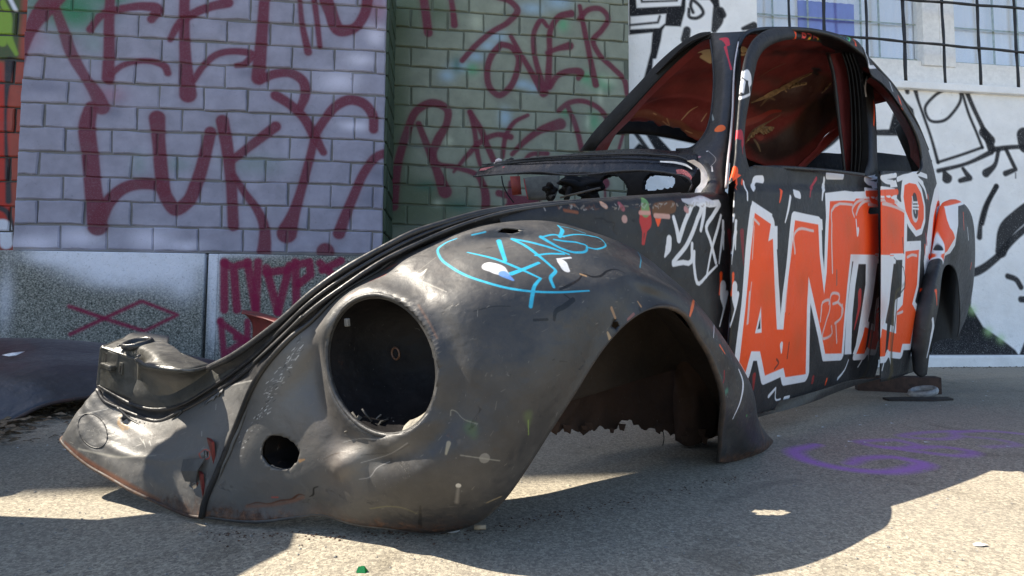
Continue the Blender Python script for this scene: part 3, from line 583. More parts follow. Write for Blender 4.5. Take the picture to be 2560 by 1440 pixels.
def car_mat(name, im=None, base=(.013, .0132, .0145), rough=.42, dust=.35, rust=None, rust_amt=1., dustcol=(.15, .143, .13), peel=.5, spec=.5):
    t = NT(name); p = t.pos()
    n1 = t.noise(p, 7, 6, .65); n2 = t.noise(p, 60, 6, .7); n3 = t.noise(p, 420, 3, .7); sc1 = t.noise(t.map(p, (22, 500, 60), rot=(.4, .9, .3)), 1, 2, .5); sc2 = t.noise(t.map(p, (400, 18, 90), rot=(1.1, .3, .8)), 1, 2, .5)
    col = t.mix(t.ramp(n1, [(.32, 0), (.68, 1)]), base, tuple(b*1.9+.004 for b in base))
    d = t.math('MULTIPLY', t.ramp(n1, [(.38, .15), (.72, 1)]), t.ramp(n2, [(.35, .2), (.65, 1)]))
    col = t.mix(t.math('MULTIPLY', d, dust), col, dustcol)
    sp = t.voro(p, 170); spk = t.ramp(t.math('ADD', sp, t.math('MULTIPLY', n2, .35)), [(.17, 1), (.205, 0)])
    scr = t.math('MAXIMUM', t.ramp(sc1, [(.70, 0), (.725, 1)]), t.ramp(sc2, [(.71, 0), (.73, 1)])); scr = t.math('MULTIPLY', scr, t.ramp(n2, [(.5, 0), (.6, .6)]))
    hgt = n3; nrm = t.bump(n3, .25, .0006); nrm = t.bump(n2, .35, .0022, nrm); nrm = t.bump(t.noise(p, 16, 3, .5), .35, .010, nrm)
    dg = t.voro(p, 26); nrm = t.bump(t.math('MULTIPLY', t.ramp(dg, [(.0, 0), (.22, 1)]), t.ramp(t.noise(p, 11, 3, .6), [(.48, 0), (.56, 1)])), .35, .0016, nrm); pa_ = t.noise(p, 24, 7, .72, .7); pe = t.ramp(pa_, [(.655, 0), (.665, 1)])
    nrm = t.bump(t.math('SUBTRACT', 1., pe), peel, .0009, nrm)
    rg = t.math('MULTIPLY_ADD', t.ramp(n2, [(.3, 0), (.7, 1)]), .16, rough-.05); rg = t.math('MULTIPLY_ADD', d, .22*dust, rg)
    if im:
        ic, ia = t.img(im, t.uvc()); wear = t.ramp(n2, [(.27, .2), (.33, 1)]); ia = t.math('MULTIPLY', ia, t.math('MULTIPLY', wear, 1.), clamp=True)
        icd = t.mix(t.math('MULTIPLY', t.ramp(n1, [(.5, 0), (.8, 1)]), .22), ic, t.mix(.5, ic, (.45, .2, .05)))
        col = t.mix(ia, col, icd); rg = t.mix(ia, rg, .5)
    col = t.mix(t.math('MULTIPLY', spk, .55), col, (.32, .30, .26)); col = t.mix(t.math('MULTIPLY', scr, .5), col, (.28, .27, .25))
    rn = t.noise(p, 30, 7, .75, .4)
    rc = t.ramp(t.noise(p, 90, 5, .7), [(.35, (.030, .014, .008)), (.52, (.085, .036, .018)), (.62, (.15, .072, .038)), (.72, (.24, .14, .085))])
    f = t.math('MULTIPLY', t.ramp(rn, [(.66, 0), (.69, 1)]), .25*rust_amt)
    if rust:   # rust creeping up from the lower edge: height band, broken by noise
        z = t.sep(p)[2]; e = t.math('MULTIPLY_ADD', rn, rust[1]*1.6, t.math('SUBTRACT', rust[0]-rust[1]*.8, z)); f = t.math('MAXIMUM', f, t.math('MULTIPLY', t.ramp(t.math('DIVIDE', e, rust[1]), [(0, 0), (.35, .25), (.55, .85), (1, .95)]), t.math('MULTIPLY', rust_amt, t.ramp(n2, [(.36, .35), (.55, 1)]))), clamp=True)
    col = t.mix(f, col, rc); rg = t.mix(f, rg, .8)
    return t.done(col, rg, normal=nrm, spec=spec)

# ---- front fender ---------------------------------------------------------
def yrow(*a): return [cy(*q) for q in a]
FEND = [
 yrow((508, 1293, .33), (640, 1303, .40), (790, 1291, .48), (930, 1314, .55), (1060, 1329, .60), (1165, 1318, .645), (1245, 1262, .70)),
 yrow((516, 1255, .335), (645, 1262, .395), (792, 1262, .485), (925, 1275, .565), (1060, 1284, .635), (1175, 1270, .685), (1268, 1235, .715)),
 yrow((548, 1180, .345), (655, 1180, .405), (785, 1180, .49), (920, 1185, .575), (1062, 1190, .665), (1190, 1190, .71), (1300, 1190, .725)),
 yrow((600, 1055, .365), (690, 1035, .425), (800, 1010, .485), (950, 1010, .575), (1110, 1035, .672), (1240, 1050, .725), (1380, 1065, .735)),
 yrow((652, 943, .40), (735, 915, .442), (815, 895, .478), (957, 895, .565), (1105, 890, .66), (1270, 905, .725), (1462, 932, .74)),
 yrow((742, 838, .435), (795, 810, .462), (860, 775, .495), (965, 750, .555), (1115, 745, .645), (1310, 770, .715), (1540, 830, .74)),
 yrow((867, 730, .465), (915, 705, .485), (975, 680, .515), (1075, 660, .565), (1210, 660, .632), (1390, 700, .705), (1600, 782, .74)),
 yrow((1033, 626, .495), (1080, 612, .52), (1135, 603, .545), (1215, 605, .58), (1330, 622, .635), (1490, 675, .70), (1658, 765, .738)),
 [cy(1200, 563, .53), W(-.245, .565, .835), W(-.215, .60, .830), W(-.165, .64, .812), W(-.10, .69, .775), W(-.035, .725, .73), cy(1700, 782, .74)],
 [W(-.10, .535, .825), W(-.085, .575, .835), W(-.065, .615, .822), W(-.035, .655, .79), W(.01, .705, .74), W(.06, .735, .69), cy(1742, 838, .742)],
 [W(.075, .545, .765), W(.085, .585, .775), W(.10, .622, .765), W(.12, .66, .735), W(.14, .70, .685), W(.155, .735, .635), cy(1775, 890, .745)],
 [W(.235, .55, .66), W(.245, .59, .668), W(.252, .625, .66), W(.258, .665, .635), W(.262, .70, .60), W(.262, .73, .555), cy(1800, 960, .745)],
 [W(.375, .56, .53), W(.385, .60, .53), W(.387, .64, .522), W(.383, .68, .50), W(.37, .715, .475), W(.335, .738, .455), cy(1806, 1040, .738)],
 [W(.50, .57, .36), W(.505, .61, .36), W(.50, .65, .355), W(.485, .685, .35), W(.45, .71, .34), W(.40, .725, .335), cy(1800, 1105, .715)],
 [cy(1952, 1100, .60), cy(1945, 1112, .64), cy(1932, 1122, .675), cy(1900, 1137, .695), cy(1862, 1147, .70), cy(1830, 1153, .70), cy(1793, 1153, .695)],
]
NU, NV = 230, 170
FG = loft(FEND, NU, NV)
Nf = gridnormals(FG)
if ((Nf[60, 80]) @ (CAM-FG[60, 80])) < 0: Nf = -Nf
def gauss(G, c, r): return np.exp(-(((G-np.asarray(c))**2).sum(-1))/(r*r))
def ridge(G, pts, r):
    pts = np.asarray(pts); best = np.full(G.shape[:2], 9.)
    for a, b in zip(pts[:-1], pts[1:]):
        ab = b-a; t = np.clip(((G-a)@ab)/(ab@ab), 0, 1); best = np.minimum(best, np.linalg.norm(G-a-t[..., None]*ab, axis=-1))
    return np.exp(-(best/r)**2)
def fp(px, py):   # point of the undeformed fender nearest to a sight line
    q = project(FG); d = (q[..., 0]-px)**2+(q[..., 1]-py)**2+1e4*np.maximum(0, -(Nf*(CAM-FG)).sum(-1)); i = np.unravel_index(d.argmin(), d.shape); return FG[i]
lampc = cy(957, 913, .567)
disp = np.zeros(FG.shape[:2])
qf = project(FG); ex = (qf[..., 0]-957-.11*(qf[..., 1]-913)); ey = (qf[..., 1]-913); er = np.sqrt((ex/137)**2+(ey/175)**2)
disp += .009*np.exp(-((er-1.0)/.13)**2)                        # raised collar round the lamp
disp -= .004*np.exp(-((er-1.36)/.16)**2)
disp += .0075*ridge(FG, [fp(850, 1165), fp(905, 1135), fp(980, 1115), fp(1040, 1085), fp(1085, 1050)], .013)
disp -= .004*ridge(FG, [fp(830, 1110), fp(900, 1102), fp(960, 1150)], .015)
disp -= .006*gauss(FG, fp(770, 960), .05); disp -= .006*gauss(FG, fp(830, 1215), .03); disp += .003*gauss(FG, fp(740, 1040), .05)
disp -= .006*gauss(FG, fp(1300, 800), .06); disp -= .007*gauss(FG, fp(1120, 700), .04); disp += .004*gauss(FG, fp(1480, 1000), .05)
disp -= .006*gauss(FG, fp(790, 1270), .03); disp += .004*ridge(FG, [fp(700, 960), fp(760, 880), fp(820, 820)], .012)
gx, gy = np.meshgrid(np.linspace(0, 1, NU), np.linspace(0, 1, NV), indexing='ij')
for k in range(26):
    a, b, ph = rng.uniform(2, 13), rng.uniform(2, 10), rng.uniform(0, 6.28); disp += .0003*np.sin(6.28*(a*gx+b*gy)*rng.choice([-1, 1])*.5+ph)
disp += .0*gx
FG = FG+Nf*disp[..., None]

# painted canvas of the fender (positions of its own surface)
def up_grid(G, h, w_):
    nu, nv = G.shape[:2]; a = np.linspace(0, nu-1, w_); b = np.linspace(0, nv-1, h)
    i0 = np.minimum(a.astype(int), nu-2); j0 = np.minimum(b.astype(int), nv-2); fa = (a-i0)[None, :, None]; fb = (b-j0)[:, None, None]
    g = lambda i, j: G[np.ix_(i, j)].transpose(1, 0, 2)
    return g(i0, j0)*(1-fa)*(1-fb)+g(i0+1, j0)*fa*(1-fb)+g(i0, j0+1)*(1-fa)*fb+g(i0+1, j0+1)*fa*fb
cvF = Canvas(up_grid(FG, 640, 1150), 'paint_fender')
Ff = gridfaces(NU, NV)
bvF = BVHTree.FromPolygons([tuple(v) for v in FG.reshape(-1, 3)], [tuple(map(int, f)) for f in Ff])
def hit(bv, px, py):
    d = ray(px, py); h = bv.ray_cast(Vector(CAM), Vector(d/np.linalg.norm(d))); return np.array(h[0]) if h[0] is not None else None
def hits(bv, pts, dens=2):
    P = crs(np.array(pts, float) if len(pts) > 1 else np.array([pts[0], pts[0]])+np.array([[0, 0], [.5, 0]]), max(2, len(pts)*dens)); r = [hit(bv, x, y) for x, y in P]; return np.array([x for x in r if x is not None])
CY = (.03, .42, .62)
def C_(pts, wd, col=CY, a=.96, dens=6, s=2.4, ox=700, oy=480, soft=.0012):
    pts = [Z_(x, y, s, ox, oy) for x, y in pts]; h = hits(bvF, pts, dens)
    if len(h) > 1: cvF.stroke(h, np.array(wd)/s/2*.95/FPX, col, a, soft, False)
for x, y, r, a_ in [(560, 1230, .04, .8), (600, 1180, .05, .8), (650, 1080, .06, .85), (700, 960, .05, .85), (780, 1180, .06, .75), (700, 1230, .05, .7), (760, 880, .045, .85), (850, 740, .05, .75), (880, 1170, .04, .7), (900, 1130, .03, .7), (900, 700, .03, .6), (1000, 690, .04, .7), (1110, 760, .03, .5), (1150, 650, .06, .65), (1300, 630, .07, .6), (1450, 630, .06, .5), (720, 1040, .05, .8), (1000, 1120, .025, .6)]: cvF.spray(fp(x, y), r*1.1, (.135, .13, .122), a_*.8)  # faded grey sprays, also painting in the brightness of the sunlit front
C_([(1232, 243), (1150, 262)], 8); C_([(1060, 285), (985, 318), (945, 355), (960, 400), (1030, 460), (1120, 510), (1230, 548), (1350, 580), (1480, 600), (1650, 607), (1850, 597)], [6, 12, 15, 15, 15, 15, 14, 12, 12, 11, 8])
C_([(1125, 370), (1290, 410), (1430, 465), (1560, 525)], [10, 17, 18, 12]); C_([(1560, 525), (1522, 575), (1512, 620), (1500, 690)], [14, 18, 20, 20]); C_([(1312, 300), (1330, 360), (1350, 420)], [28, 24, 20])
C_([(1550, 432), (1460, 470), (1385, 498)], [18, 20, 26]); C_([(1390, 288), (1470, 330), (1550, 390), (1620, 450), (1650, 480), (1620, 520), (1638, 575)], [16, 20, 24, 22, 18, 20, 18])
C_([(1390, 287), (1500, 308), (1620, 340), (1730, 380)], [14, 16, 16, 12]); C_([(1530, 388), (1600, 378), (1700, 378)], 15)
C_([(1562, 275), (1620, 310), (1700, 350), (1780, 368), (1835, 355), (1838, 335), (1790, 312), (1700, 300), (1640, 290)], [22, 18, 15, 15, 16, 14, 12, 12, 10]); C_([(1665, 207), (1690, 235), (1675, 275)], [14, 26, 22]); C_([(1700, 272), (1760, 262), (1850, 268), (1930, 295), (1950, 325), (1900, 348), (1850, 340)], 12)
C_([(1570, 275), (1640, 262), (1700, 275)], 12); C_([(1665, 210), (1740, 225), (1830, 255)], 6); C_([(2060, 290), (2120, 340), (2160, 400), (2155, 460)], 5)
C_([(1255, 455), (1290, 465), (1350, 500)], [75, 85, 40], (.62, .62, .62), .9); C_([(1340, 500), (1395, 535)], [50, 14], (.1, .24, .6), .9); C_([(1690, 430), (1710, 470)], [60, 50], (.75, .75, .75), .95); C_([(1660, 410), (1740, 400)], 14, (.75, .75, .75), .9)
C_([(800, 505), (850, 500), (880, 470)], [36, 22, 8], (.6, .56, .48), .8); C_([(790, 515), (1000, 607)], 3, (.6, .56, .48), .8); C_([(780, 520), (935, 400)], 2, (.4, .38, .32), .6)
for l, w_ in (([(1675, 590), (1740, 560), (1790, 530), (1815, 500), (1870, 515), (1920, 510), (1960, 480), (2010, 470), (2070, 495)], [10, 16, 12, 8, 14, 16, 12, 8, 4]), ([(1755, 650), (1700, 690), (1650, 720), (1640, 770)], [26, 28, 24, 16]), ([(1520, 772), (1600, 768)], 14), ([(1630, 1010), (1640, 1003)], 6), ([(1670, 1015), (1715, 1020)], 5), ([(1160, 720), (1290, 690), (1380, 690)], 4), ([(1700, 620), (1750, 655)], 8), ([(1240, 345), (1270, 342)], 8)):
    C_(l, w_, (.002, .002, .002), .97)
C_([(1800, 500), (1830, 510)], 16, (.4, .24, .12)); C_([(2150, 700), (2170, 745)], [16, 26], (.002, .002, .002)); C_([(2140, 660), (2160, 690)], [8, 14], (.45, .24, .1), .8)
s4 = dict(s=2.56, ox=400, oy=1000)
C_([(1990, 180), (2010, 225)], [60, 30], (.05, .10, .03), .5, soft=.008, **s4); C_([(2350, 100), (2355, 150)], [50, 20], (.09, .13, .04), .45, soft=.008, **s4); C_([(2350, 130), (2352, 220)], 7, (.2, .3, .06), .7, **s4)
C_([(1860, 100), (1865, 65), (1890, 70), (1940, 120), (2030, 155)], 4, (.28, .27, .22), .7, **s4); C_([(1850, 280), (1832, 345)], [22, 10], (.35, .3, .2), .7, **s4); C_([(2075, 370)], 50, (.2, .19, .17), .7, **s4); C_([(1925, 352), (2170, 385)], 6, (.3, .29, .25), .5, **s4)
C_([(1910, 542)], 26, (.5, .47, .42), .9, **s4); C_([(1910, 550), (1900, 650)], [10, 16], (.3, .28, .25), .4, soft=.004, **s4)
C_([(560, 672), (620, 655), (700, 662), (780, 640), (850, 630), (900, 600), (930, 606)], [4, 8, 5, 9, 8, 12, 4], (.06, .018, .008), .95, **s4); C_([(560, 680), (700, 672), (850, 645), (920, 618)], 14, (.20, .07, .03), .6, soft=.005, **s4)
C_([(960, 615), (985, 600), (990, 560), (1015, 550)], [4, 12, 8, 6], (.003, .003, .003), **s4); C_([(1280, 505), (1350, 490), (1390, 440), (1480, 395)], 4, (.3, .29, .28), .8, **s4); C_([(1290, 355), (1400, 340), (1530, 320), (1600, 280)], 4, (.02, .02, .02), .8, **s4)
C_([(1350, 690), (1480, 675), (1560, 685), (1650, 720)], 6, (.16, .15, .06), .7, **s4); C_([(1670, 670), (1668, 810)], [10, 24], (.006, .006, .006), .9, **s4); C_([(900, 390), (930, 380)], [18, 8], (.35, .2, .09), .9, **s4); C_([(2090, 650), (2180, 610)], 10, (.25, .2, .12), .6, **s4)
C_([(720, 620), (760, 620)], 8, (.5, .05, .03), .6, **s4)
s5 = dict(s=2.057, ox=1300, oy=460)
C_([(893, 590), (885, 620), (868, 680), (853, 728)], [16, 26, 12, 8], (.75, .14, .03), **s5); C_([(985, 640), (993, 700), (990, 790)], [5, 7, 7], (.7, .7, .75), **s5); C_([(1120, 955), (1140, 1010), (1130, 1110), (1090, 1205)], [12, 22, 14, 8], (.7, .7, .75), **s5)
C_([(1035, 770), (1085, 850), (1130, 920)], 8, (.4, .03, .06), .9, **s5); C_([(1022, 830), (1050, 875)], [14, 6], (.75, .12, .03), **s5); C_([(1045, 960), (1040, 1020), (1020, 1055)], 10, (.35, .01, .02), **s5); C_([(985, 900), (1030, 1000)], 16, (.04, .25, .15), .5, soft=.004, **s5); C_([(1060, 1060), (1050, 1075)], 30, (.08, .3, .2), .5, soft=.006, **s5)
C_([(1225, 1230), (1250, 1310)], [30, 14], (.16, .07, .03), .85, soft=.002, **s5); C_([(1160, 1190)], 16, (.1, .4, .1), .7, **s5); C_([(550, 700), (580, 670)], 14, (.35, .12, .1), .5, **s5); C_([(445, 765), (460, 800)], [12, 22], (.45, .3, .16), .7, **s5); C_([(465, 640), (485, 690)], [18, 14], (.35, .2, .1), .8, **s5); C_([(475, 700), (490, 735)], 16, (.003, .003, .003), **s5)
C_([(820, 640), (880, 600)], 14, (.4, .07, .03), .4, s=2.4, ox=480, oy=480, soft=.004)
C_([(540, 545), (630, 505)], 16, (.5, .08, .04), .6, soft=.004); C_([(640, 470), (700, 440)], 10, (.5, .1, .05), .4, soft=.004); C_([(400, 640), (480, 600)], 16, (.5, .1, .06), .35, soft=.005); C_([(830, 685), (900, 800), (940, 880)], 8, (.3, .14, .07), .4, soft=.003)
for k in range(130):   # cracked filler and flaked paint along the wing seam
    f = random.random(); x = 1600-420*f+random.gauss(0, 18)+(60 if f > .5 else 20); y = 250+640*f+random.gauss(0, 26); w_ = random.uniform(4, 34)*(1-.6*f)
    C_([(x, y), (x+random.uniform(.3, 1)*w_, y-random.uniform(0, 1)*w_)], random.uniform(1.2, 6), random.choice([(.42, .41, .39), (.30, .29, .28), (.03, .03, .03), (.55, .54, .52)]), .85, dens=2, s=2.483, ox=100, oy=760, soft=.0008)
C_([(1050, 380), (1120, 350), (1200, 340), (1300, 310)], [3, 5, 4, 3], (.02, .02, .02), .9, **s4)
for P_c in ([(1180, 270), (1290, 245), (1420, 250), (1530, 215), (1640, 140)], [(1290, 400), (1380, 375), (1500, 330), (1590, 270)]): C_(P_c, 3, (.40, .39, .37), .7, **s4)
# scuffs: many short pale strokes and specks
for k in range(300):
    i, j = rng.integers(5, NU-5), rng.integers(5, NV-5); p0 = FG[i, j]; dv = (FG[min(NU-1, i+rng.integers(1, 7)), min(NV-1, max(0, j+rng.integers(-5, 6)))]-p0)*rng.uniform(.05, .4)
    cvF.stroke(np.array([p0, p0+dv]), rng.uniform(.0002, .0007), (.30, .28, .24), rng.uniform(.15, .5), .0007, False)
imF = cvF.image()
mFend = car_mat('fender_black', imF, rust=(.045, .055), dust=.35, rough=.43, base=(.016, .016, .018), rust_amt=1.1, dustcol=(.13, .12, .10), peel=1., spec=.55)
V = FG.reshape(-1, 3).copy(); uv = griduv(NU, NV); q = project(V)[:, :2]; Fc = Ff
th = np.linspace(0, 2*math.pi, 72, endpoint=False)
lampE = np.stack([957+138*np.cos(th)+.11*175*np.sin(th), 913+175*np.sin(th)], -1)
front = np.zeros(NU*NV, bool); front.reshape(NU, NV)[:int(NU*.52)] = True
V, Fc, q = cut(V, Fc, q, lampE, lift=lift_px(V), sel=front)
hornE = np.array([Z_(x, y, 2.56, 400, 1000) for x, y in [(655, 350), (652, 310), (668, 262), (700, 232), (712, 220), (740, 222), (775, 225), (820, 238), (870, 275), (893, 310), (905, 315), (903, 350), (890, 380), (893, 400), (872, 405), (850, 432), (835, 450), (815, 442), (770, 445), (720, 432), (685, 405), (665, 372), (650, 365)]])
V, Fc, q = cut(V, Fc, q, hornE, lift=lift_px(V), sel=front)
slotE = np.array([(1241, 580), (1250, 573), (1275, 572), (1308, 578), (1296, 584), (1275, 586), (1252, 585)])
V, Fc, q = cut(V, Fc, q, slotE, lift=lift_px(V))
# ragged tear at the arch edge
tear = np.array([Z_(x, y, 2.057, 1300, 460) for x, y in [(462, 735), (475, 700), (492, 690), (500, 715), (520, 745), (495, 765), (480, 740)]])
V, Fc, q = cut(V, Fc, q, tear, lift=lift_px(V))
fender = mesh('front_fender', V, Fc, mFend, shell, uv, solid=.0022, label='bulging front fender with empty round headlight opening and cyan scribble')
# lamp bezel ring, bucket, tube inside, broken plastic
def px_ring(cx, cy_, a, b, sh, n=72, lo=0, hi=2*math.pi, dz=0.):
    th = np.linspace(lo, hi, n, endpoint=hi < 6.28); P = []
    for c, s in zip(np.cos(th), np.sin(th)):
        h = hit(bvF, cx+a*1.06*c+sh*b*s, cy_+b*1.06*s); z = project(h)[2] if h is not None else .8
        P.append((cx+a*c+sh*b*s, cy_+b*s, z+dz))
    P = np.array(P); k = 9
    if hi >= 6.28: P[:, 2] = np.convolve(np.r_[P[-k:, 2], P[:, 2], P[:k, 2]], np.ones(2*k+1)/(2*k+1), 'same')[k:-k]
    return np.array([at(*p) for p in P])
mEdge = car_mat('edge_black', rust_amt=2.2, dust=.6, rough=.4)
ringP = px_ring(957, 913, 139, 176, .11)
V, Fc = tube(ringP, .0034, 8, up=(.6, .6, .2), close=True); mesh('lamp_rim', V, Fc, mEdge, shell)
ringI = px_ring(957, 914, 134, 171, .11, dz=.010); V, Fc = tube(ringI, .0022, 6, up=(.6, .6, .2), close=True); rim2 = mesh('lamp_seat', V, Fc, mEdge, shell)
axis = Mc@np.array([1., -.16, -.02]); axis /= np.linalg.norm(axis)
cen = ringI.mean(0); rows = []
for k, (dd, rr) in enumerate(((0, 1), (.012, .985), (.035, .95), (.06, .86), (.085, .70), (.10, .45), (.106, .2), (.107, .01))): rows.append((cen+(ringI-cen)*rr)+axis*dd)
G = np.stack(rows); nvb = G.shape[1]; V = G.reshape(-1, 3); Fc = [(i*nvb+j, i*nvb+(j+1) % nvb, (i+1)*nvb+(j+1) % nvb, (i+1)*nvb+j) for i in range(len(rows)-1) for j in range(nvb)]
mBuck = car_mat('bucket_black', base=(.004, .004, .0045), rust_amt=1., dust=.10, dustcol=(.06, .03, .025), rough=.5, spec=.15)
bucket = mesh('headlight_bucket', V, Fc, mBuck, shell)
pc_ = cen+axis*.098+Mc@np.array([0, .0, .02])*.9; pc_ = pc_+(at(997, 882, project(pc_)[2])-at(*project(pc_)))
th8 = np.linspace(0, 2*math.pi, 20, endpoint=False); e1 = np.cross(axis, (0, 0, 1)); e1 /= np.linalg.norm(e1); e2 = np.cross(e1, axis)
V, Fc = tube(pc_-axis*.006+.009*(np.cos(th8)[:, None]*e1+np.sin(th8)[:, None]*e2), .0018, 6, up=axis, close=True); mesh('cable_grommet', V, Fc, simple('rusty_ring', (.10, .05, .03), .5), bucket)
mCl = simple('dusty_clip', (.16, .155, .145), .5)
for (x, y, dz_) in ((1088, 884, .012), (868, 806, .03)):
    c0 = at(x, y, project(cen)[2]+dz_); V, Fc = box((-.004, -.003, -.006), (.004, .003, .006)); o = mesh('lamp_clip', V@np.array([e1, axis, e2])+c0, Fc, mCl, shell, smooth=False); bevel(o, .001, 1)
arc = [k for k in range(72) if 12 < k*5 < 84]; ca = ringI[arc]; led_ = np.stack([cen+(ca-cen)*rr+axis*dd for rr, dd in ((.995, .004), (.93, .010), (.88, .022))]); mesh('bucket_sun_crescent', led_.reshape(-1, 3), gridfaces(3, len(arc)), simple('sunlit_crescent', (.22, .20, .16), .7, nscale=120, namp=.6), shell)  # pale crescent paints sunlight on the lower inside of the lamp
mShard = simple('broken_plastic', (.10, .092, .078), .7, namp=.5)
for k in range(22):
    x = 872+k*9+random.uniform(-5, 5); y = 1062+random.uniform(-10, 14)-(10 if 3 < k < 7 else 0)+(4 if k > 10 else 0); c0 = at(x, y, project(cen)[2]+.012+random.uniform(0, .02)); s_ = random.uniform(.005, .015)
    V, Fc = box((-s_, -.001, -s_*.5), (s_, .001, s_*random.uniform(.3, .9))); R0 = np.array(Matrix.Rotation(random.uniform(0, 6), 3, (random.uniform(-1, 1), random.uniform(-1, 1), 1)))
    mesh('plastic_shard', V@R0.T+c0, Fc, mShard, shell, smooth=False)
for path in ([(905, 1022), (918, 1040), (930, 1052), (925, 1060), (950, 1066)], [(880, 1030), (900, 1060), (960, 1078)]):
    V, Fc = tube(np.array([at(x, y, project(cen)[2]+.008) for x, y in path]), .0016, 5); mesh('wire_scrap', V, Fc, simple('wire_dark', (.02, .02, .02), .5) if len(path) == 5 else mShard, shell)
# jagged rim of the horn hole
hp = np.array([hit(bvF, *p) if hit(bvF, *p) is not None else at(*p, .84) for p in hornE]); V, Fc = tube(hp, .0013, 5, close=True); mesh('hole_edge', V, Fc, mEdge, shell)
bc = hp.mean(0); 
G = np.stack([bc+(hp-bc)*k+Mc@np.array([d_, -.2*d_, 0]) for k, d_ in ((1.0, .004), (1.05, .03), (1.0, .07), (.02, .09))]); m_ = len(hp); mesh('hole_shroud', G.reshape(-1, 3), [(i*m_+j, i*m_+(j+1) % m_, (i+1)*m_+(j+1) % m_, (i+1)*m_+j) for i in range(3) for j in range(m_)], mBuck, shell)
# arch lip: rolled edge
lip = crs(FG[:, -1], 120); V, Fc = tube(lip, np.interp(np.arange(120), [0, 50, 62, 100, 119], [.0025, .0025, .005, .0065, .004]), 8, up=Mc[:, 1]); mesh('arch_lip', V, Fc, car_mat('lip_rusty', rust_amt=2.6, dust=.8, dustcol=(.16, .10, .06), rough=.5), shell)
bl = FG[0]; V, Fc = tube(bl, .003, 6); mesh('bottom_lip', V, Fc, mEdge, shell)
# bead between fender and body
bd = crs(FG[:int(NU*.60), 0], 90)+np.array([-.002, -.003, .001]); V, Fc = tube(bd, np.interp(np.arange(90), [0, 30, 89], [.0052, .0042, .0035]), 8); mesh('fender_bead', V, Fc, car_mat('bead_rubber', base=(.008, .008, .009), dust=.15, rough=.38), shell)

# ---- side panel forward of the door + hood channel ------------------------
TOPR = [(1828, 482, .60), (1700, 487, .59), (1500, 501, .57), (1304, 517, .545), (1200, 532, .53), (1117, 555, .515), (1033, 582, .50), (950, 624, .482), (867, 670, .463), (783, 730, .435), (704, 800, .40), (644, 847, .365), (583, 889, .325), (523, 919, .27)]
RIM2 = [(1500, 503, .575), (1400, 511, .565), (1325, 520, .555), (1283, 527, .55), (1200, 548, .54), (1117, 577, .525), (1033, 614, .51), (950, 656, .495), (867, 711, .475), (783, 772, .45), (712, 836, .418), (664, 881, .385), (623, 921, .35), (563, 965, .30), (503, 1002, .24), (442, 1034, .175), (402, 1052, .14), (342, 1038, .08), (293, 1018, .04), (261, 1002, .015), (243, 973, -.01)]
LIP1 = [(1450, 504, .565), (1304, 518, .548), (1200, 538, .533), (1117, 564, .518), (1033, 597, .503), (950, 640, .487), (867, 690, .468), (783, 750, .44), (704, 824, .405), (664, 865, .375), (623, 901, .34), (563, 945, .29), (503, 985, .23), (454, 1012, .18), (422, 1021, .15), (382, 1023, .115), (325, 1008, .065), (281, 984, .025), (246, 963, -.008)]
def line(L, n): return crs(np.array([cy(*p) for p in L]), n)
mRim = car_mat('rim_black', rust_amt=1.2, dust=.35, rough=.36, base=(.012, .012, .014))
t_ = line(TOPR[1:], 140); V, Fc = tube(t_, .0052, 10); mesh('hood_rim', V, Fc, mRim, shell)
t2 = line(RIM2, 160); V, Fc = tube(t2, .0036, 8); mesh('hood_rim', V, Fc, mRim, shell)
t1 = line(LIP1, 160); V, Fc = tube(t1, .0034, 8); mesh('hood_rim', V, Fc, mRim, shell)
# seal remnants: ragged ribbon below the front lip
sr = line([(270, 1003, .018), (300, 1028, .045), (345, 1046, .085), (400, 1058, .14), (450, 1046, .185), (505, 1012, .245), (560, 972, .30)], 70); sr2 = sr+np.array([[-.001, -.004, -.004-.006*abs(math.sin(i*1.3))*random.random()] for i in range(70)])
mesh('seal_remnant', np.concatenate([sr, sr2]), [(i, i+1, 71+i, 70+i) for i in range(69)], simple('torn_seal', (.16, .155, .15), .6, namp=.6), shell, solid=.0015)
for a in ([(300, 1018, .045), (330, 1045, .07), (360, 1062, .10), (385, 1075, .12)], [(430, 1040, .165), (460, 1025, .19), (430, 1055, .16), (418, 1062, .15)], [(760, 790, .44), (700, 850, .41), (640, 905, .365)]):
    l = line(a, 20)-np.array([0, .006, 0]); V, Fc = tube(l, .0022, 6); mesh('loose_strip', V, Fc, simple('loose_rubber', (.05, .05, .05), .5), shell)
# channel floor between the top rim and the second rim
fr1 = line(LIP1[8:], 100); fr2 = line(RIM2[9:], 100); G = np.stack([fr1, (fr1+fr2)/2+np.array([.0, .008, .001]), fr2]); mesh('hood_channel', G.reshape(-1, 3), gridfaces(3, 100), mRim, shell)
a = line(TOPR[2:], 140); b = line(LIP1[:9]+LIP1[9:12], 140); c_ = line(RIM2[:13], 140)
dep = Mc@np.array([.002, -.012, -.004])
G = np.stack([a, (a+b)/2+dep, b, (b+c_)/2+dep*.8, c_]); mesh('hood_channel', G.reshape(-1, 3), gridfaces(5, 140), mRim, shell)
# strip from second rim to fender bead
bd2 = crs(FG[int(NU*.15):int(NU*.60), 0][::-1], 140); c2 = line(RIM2[3:13], 140); 
G = np.stack([c2, (c2+bd2)/2+dep*.3, bd2]); mesh('fender_flange', G.reshape(-1, 3), gridfaces(3, 140), mRim, shell)
